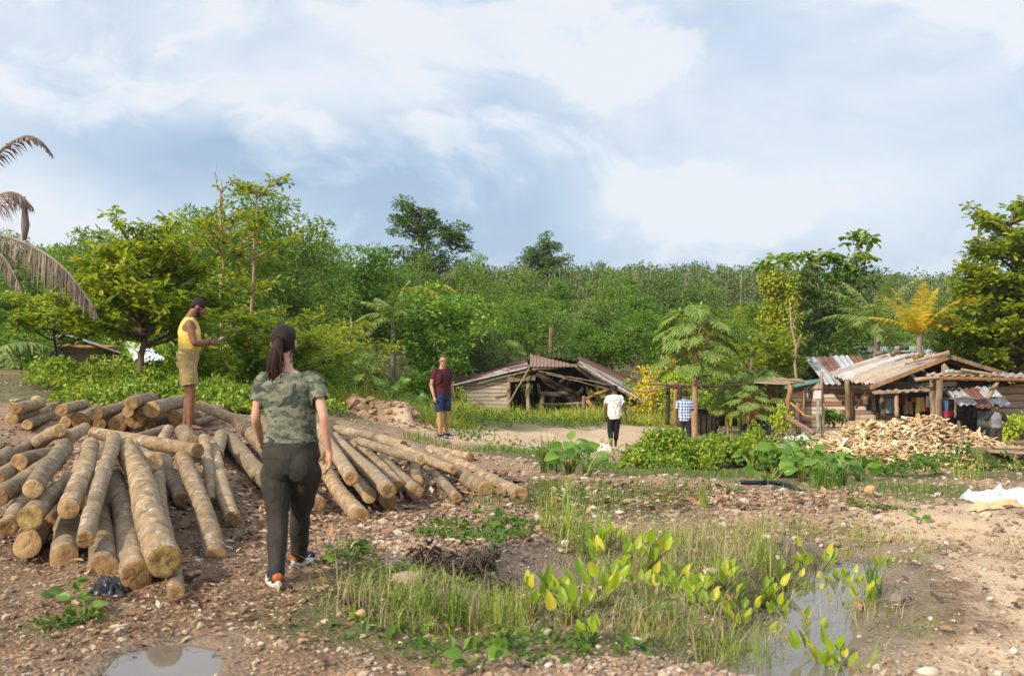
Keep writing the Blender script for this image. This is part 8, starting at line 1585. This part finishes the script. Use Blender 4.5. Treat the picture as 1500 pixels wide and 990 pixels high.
mb = MB(); slab(mb, [at(1432, 680, 17.9), at(1450, 684, 17.9), at(1441, 669, 18.0), at(1434, 667, 18.0)], .05); tag(mb.build('board', M_TIMBERPALE, loc=at(1440, 680, 17.9)), 'pointed grey board propped under the timber stack', 'board')
mb = MB(); g0 = gp(1490, 17.2); pole(mb, g0, g0 + V3(.02, .05, .30), .06, .05, 9, 0, .01, 5, 2); tube(mb, [g0 + V3(.0, -.06, .25), g0 + V3(-.06, -.08, .3), g0 + V3(-.04, -.02, .4), g0 + V3(.08, 0, .42)], .018, 6); tag(mb.build('stake', M_TIMBER, loc=g0), 'short stake tied with rope in front of the timber stack', 'stake')

# crumpled white sheet on the gravel
def crumple(name, px, py, w, d_, hgt, mt, lb, cat, seed, n=60):
    Y = meet(px, py); c = gp(px, Y); u = np.linspace(-1, 1, n); U, V_ = np.meshgrid(u, u, indexing='ij'); edge = 1 + .35 * (fbm(np.arctan2(V_, U) * 2 + seed, U * 0 + seed, 3, seed) - .5) * 2; X = c.x + U * w / 2 * edge; Yy = c.y + V_ * d_ / 2 * edge; rr = np.clip(np.maximum(np.abs(U), np.abs(V_)), 0, 1)
    q = np.abs(fbm(U * 2.6 + seed + V_, V_ * 2.2 + seed, 4, seed) - .5) * 2; Z = h(X, Yy) + .012 + hgt * (1 - rr ** 3) * (.25 + 1.1 * fbm(U * 1.6 + seed, V_ * 1.6, 3, seed + 1)) * (.55 + .9 * q)
    i = np.arange(n - 1)[:, None] * n; j = np.arange(n - 1)[None]; mb = MB(); mb.add(np.stack([X, Yy, Z], -1).reshape(-1, 3), np.stack([i + j, i + n + j, i + n + j + 1, i + j + 1], -1).reshape(-1, 4)); o = mb.build(name, mt, loc=c); return tag(o, lb, cat)
white = cloth('white_sacking', (.66, .65, .65), (.52, .51, .50)); crumple('sheet', 1478, 738, .85, .6, .22, white, 'crumpled white sheet lying on the gravel at the picture edge', 'sheet', 3); crumple('sacking', 1452, 746, .55, .35, .10, cloth('tan_sacking', (.52, .40, .22)), 'tan sacking poking out under the white sheet', 'sacking', 5); crumple('cloth_scrap', 1432, 733, .34, .3, .13, white, 'small white rag beside the big crumpled sheet', 'cloth scrap', 8, 30)
crumple('plastic_scrap', 164, 868, .22, .16, .08, simple('black_plastic', (.018, .02, .024), rough=.3, bump=.2), 'torn black plastic scrap on the dirt in front of the log ends', 'plastic scrap', 6, 36); crumple('bag', 885, 660, .36, .3, .22, cloth('cream_bag', (.70, .64, .54)), 'cream-coloured bag on the track by the man in white', 'bag', 9, 36); crumple('bag', 1170, 646, .7, .5, .2, cloth('mint_bag', (.45, .56, .46)), 'pale green plastic bag on the sand by the leaning pipe', 'bag', 4, 30)
# black hose over the gravel bank
def hose():
    pts = [(1085, 706), (1105, 707), (1125, 706.5), (1142, 707.5), (1158, 711), (1168, 717), (1174, 723), (1180, 729)]; P = []
    for i, (px, py) in enumerate(pts):
        Y = 13.9 - .22 * max(0, i - 3); p = at(px, py, Y); p.z = max(p.z, hz(p.x, p.y) + .02); P.append(tuple(p))
    P = np.array(P); t = np.linspace(0, 1, len(P)); tt = np.linspace(0, 1, 40); Q = np.stack([np.interp(tt, t, P[:, c]) for c in range(3)], -1)
    for _ in range(8): Q[1:-1] = .5 * Q[1:-1] + .25 * (Q[:-2] + Q[2:])
    mb = MB(); tube(mb, Q, .034, 10); tag(mb.build('hose', simple('black_rubber', (.02, .022, .025), rough=.45, bump=0), loc=Q[0]), 'black hose arching over the gravel bank', 'hose')
hose()
# fallen sticks
for i, (x0, y0, x1, y1, r, lb) in enumerate([(502, 888, 560, 928, .018, 'dark curved root lying at the foot of the foreground bank'), (1003, 938, 1110, 932, .008, 'thin brown stick lying across the grass by the pond'), (975, 655, 990, 620, .02, 'thin stick leaning near the checked shirt'), (955, 645, 975, 632, .02, 'short leaning stick on the earth by the low wall')]):
    Ya = meet(x0, y0); Yb_ = meet(x1, y1); a, b = gp(x0, Ya, .02), gp(x1, Yb_, .02)
    if i >= 2: b = at(x1, y1, Ya + .3); a = gp(x0, Ya, 0)
    mb = MB(); pole(mb, a, b, r, r * .6, 7, 0, .03, 8, i); tag(mb.build('stick', M_TIMBERDARK if i == 0 else M_TIMBER, loc=a), lb, 'stick', 'fallen sticks')

# bark scraps and dead leaves trodden into the dirt
def litter():
    rg = np.random.RandomState(950); mb = MB(); LT = [(240, 7.5, 1.5, 2.4), (60, 5.6, 1.2, 1.0), (420, 5.4, 1.0, .9), (330, 6.6, .8, 1.2), (600, 6.5, .9, 1.2), (440, 9.5, 1.3, 2.4), (620, 10.5, 1.2, 1.6), (560, 13, 1.5, 2.5), (100, 12.5, 2, 2), (720, 8.5, .8, 1.2), (900, 11.5, 1.4, 1.6), (1320, 6.5, .5, 1.2), (1150, 11.5, 1.5, 1.4)]
    x, y = field(15000, LT, rg, .3, 1.6, .8, 9); n = len(x); D = rdir(rg, n); D[:, 2] *= .25; N = rdir(rg, n) * .35 + np.array([0, 0, 1]); L = np.clip(rg.lognormal(math.log(.045), .5, n), .015, .17) * np.clip(y / 8, .8, 1.6)
    leafbatch(mb, np.stack([x, y, h(x, y) + .012 + rg.uniform(0, .02, n)], -1), D, N, L, L * rg.uniform(.2, .6, n), 0, .5, .2, -.05)
    m, T = newmat('bark_litter'); T.put(T.p.inputs['Base Color'], T.ramp(T.rnd_island(), [(0, (.06, .035, .022)), (.3, (.14, .075, .04)), (.55, (.24, .12, .06)), (.75, (.34, .21, .11)), (.92, (.45, .33, .2)), (1, (.5, .42, .3))])); T.p.inputs['Roughness'].default_value = .85
    o = mb.build('bark_litter', m, smooth=False); tag(o, 'scraps of bark and dead leaves trodden into the dirt', 'litter', None, 'stuff')
litter()
# clods on the earth bank
def clods():
    rg = np.random.RandomState(960); mb = MB(); n = 900; x = px2x(548, 24.5) + rg.normal(0, .85, n); y = 24.3 + rg.normal(0, 1.0, n); s = np.clip(rg.lognormal(math.log(.05), .6, n), .02, .22); scatter_stones(mb, x, y, s, rg, .1)
    o = mb.build('clods', simple('clay_clods', (.42, .27, .15), (.26, .16, .09), .95, 5, .6, .03), smooth=False); tag(o, 'crumbling clods on the earth bank', 'earth', None, 'stuff')
clods()

# ------------------------------------------------------------------ the air of the valley
def haze():
    mb = MB(); x0, x1, y0, y1, z0, z1 = -2150, 2150, -60, 1720, -40, 210; box(mb, ((x0 + x1) / 2, (y0 + y1) / 2, (z0 + z1) / 2), x1 - x0, y1 - y0, z1 - z0)
    m = bpy.data.materials.new('haze'); m.use_nodes = True; T = NT(m.node_tree); T.n.clear(); out = T.new('ShaderNodeOutputMaterial'); v = T.new('ShaderNodeVolumePrincipled')
    v.inputs['Color'].default_value = (.82, .90, 1.0, 1); v.inputs['Density'].default_value = .00022; v.inputs['Anisotropy'].default_value = .2; T.l.new(v.outputs[0], out.inputs['Volume'])
    o = mb.build('haze', m, smooth=False); tag(o, 'thin bluish air over the valley', 'haze', None, 'stuff')
haze()
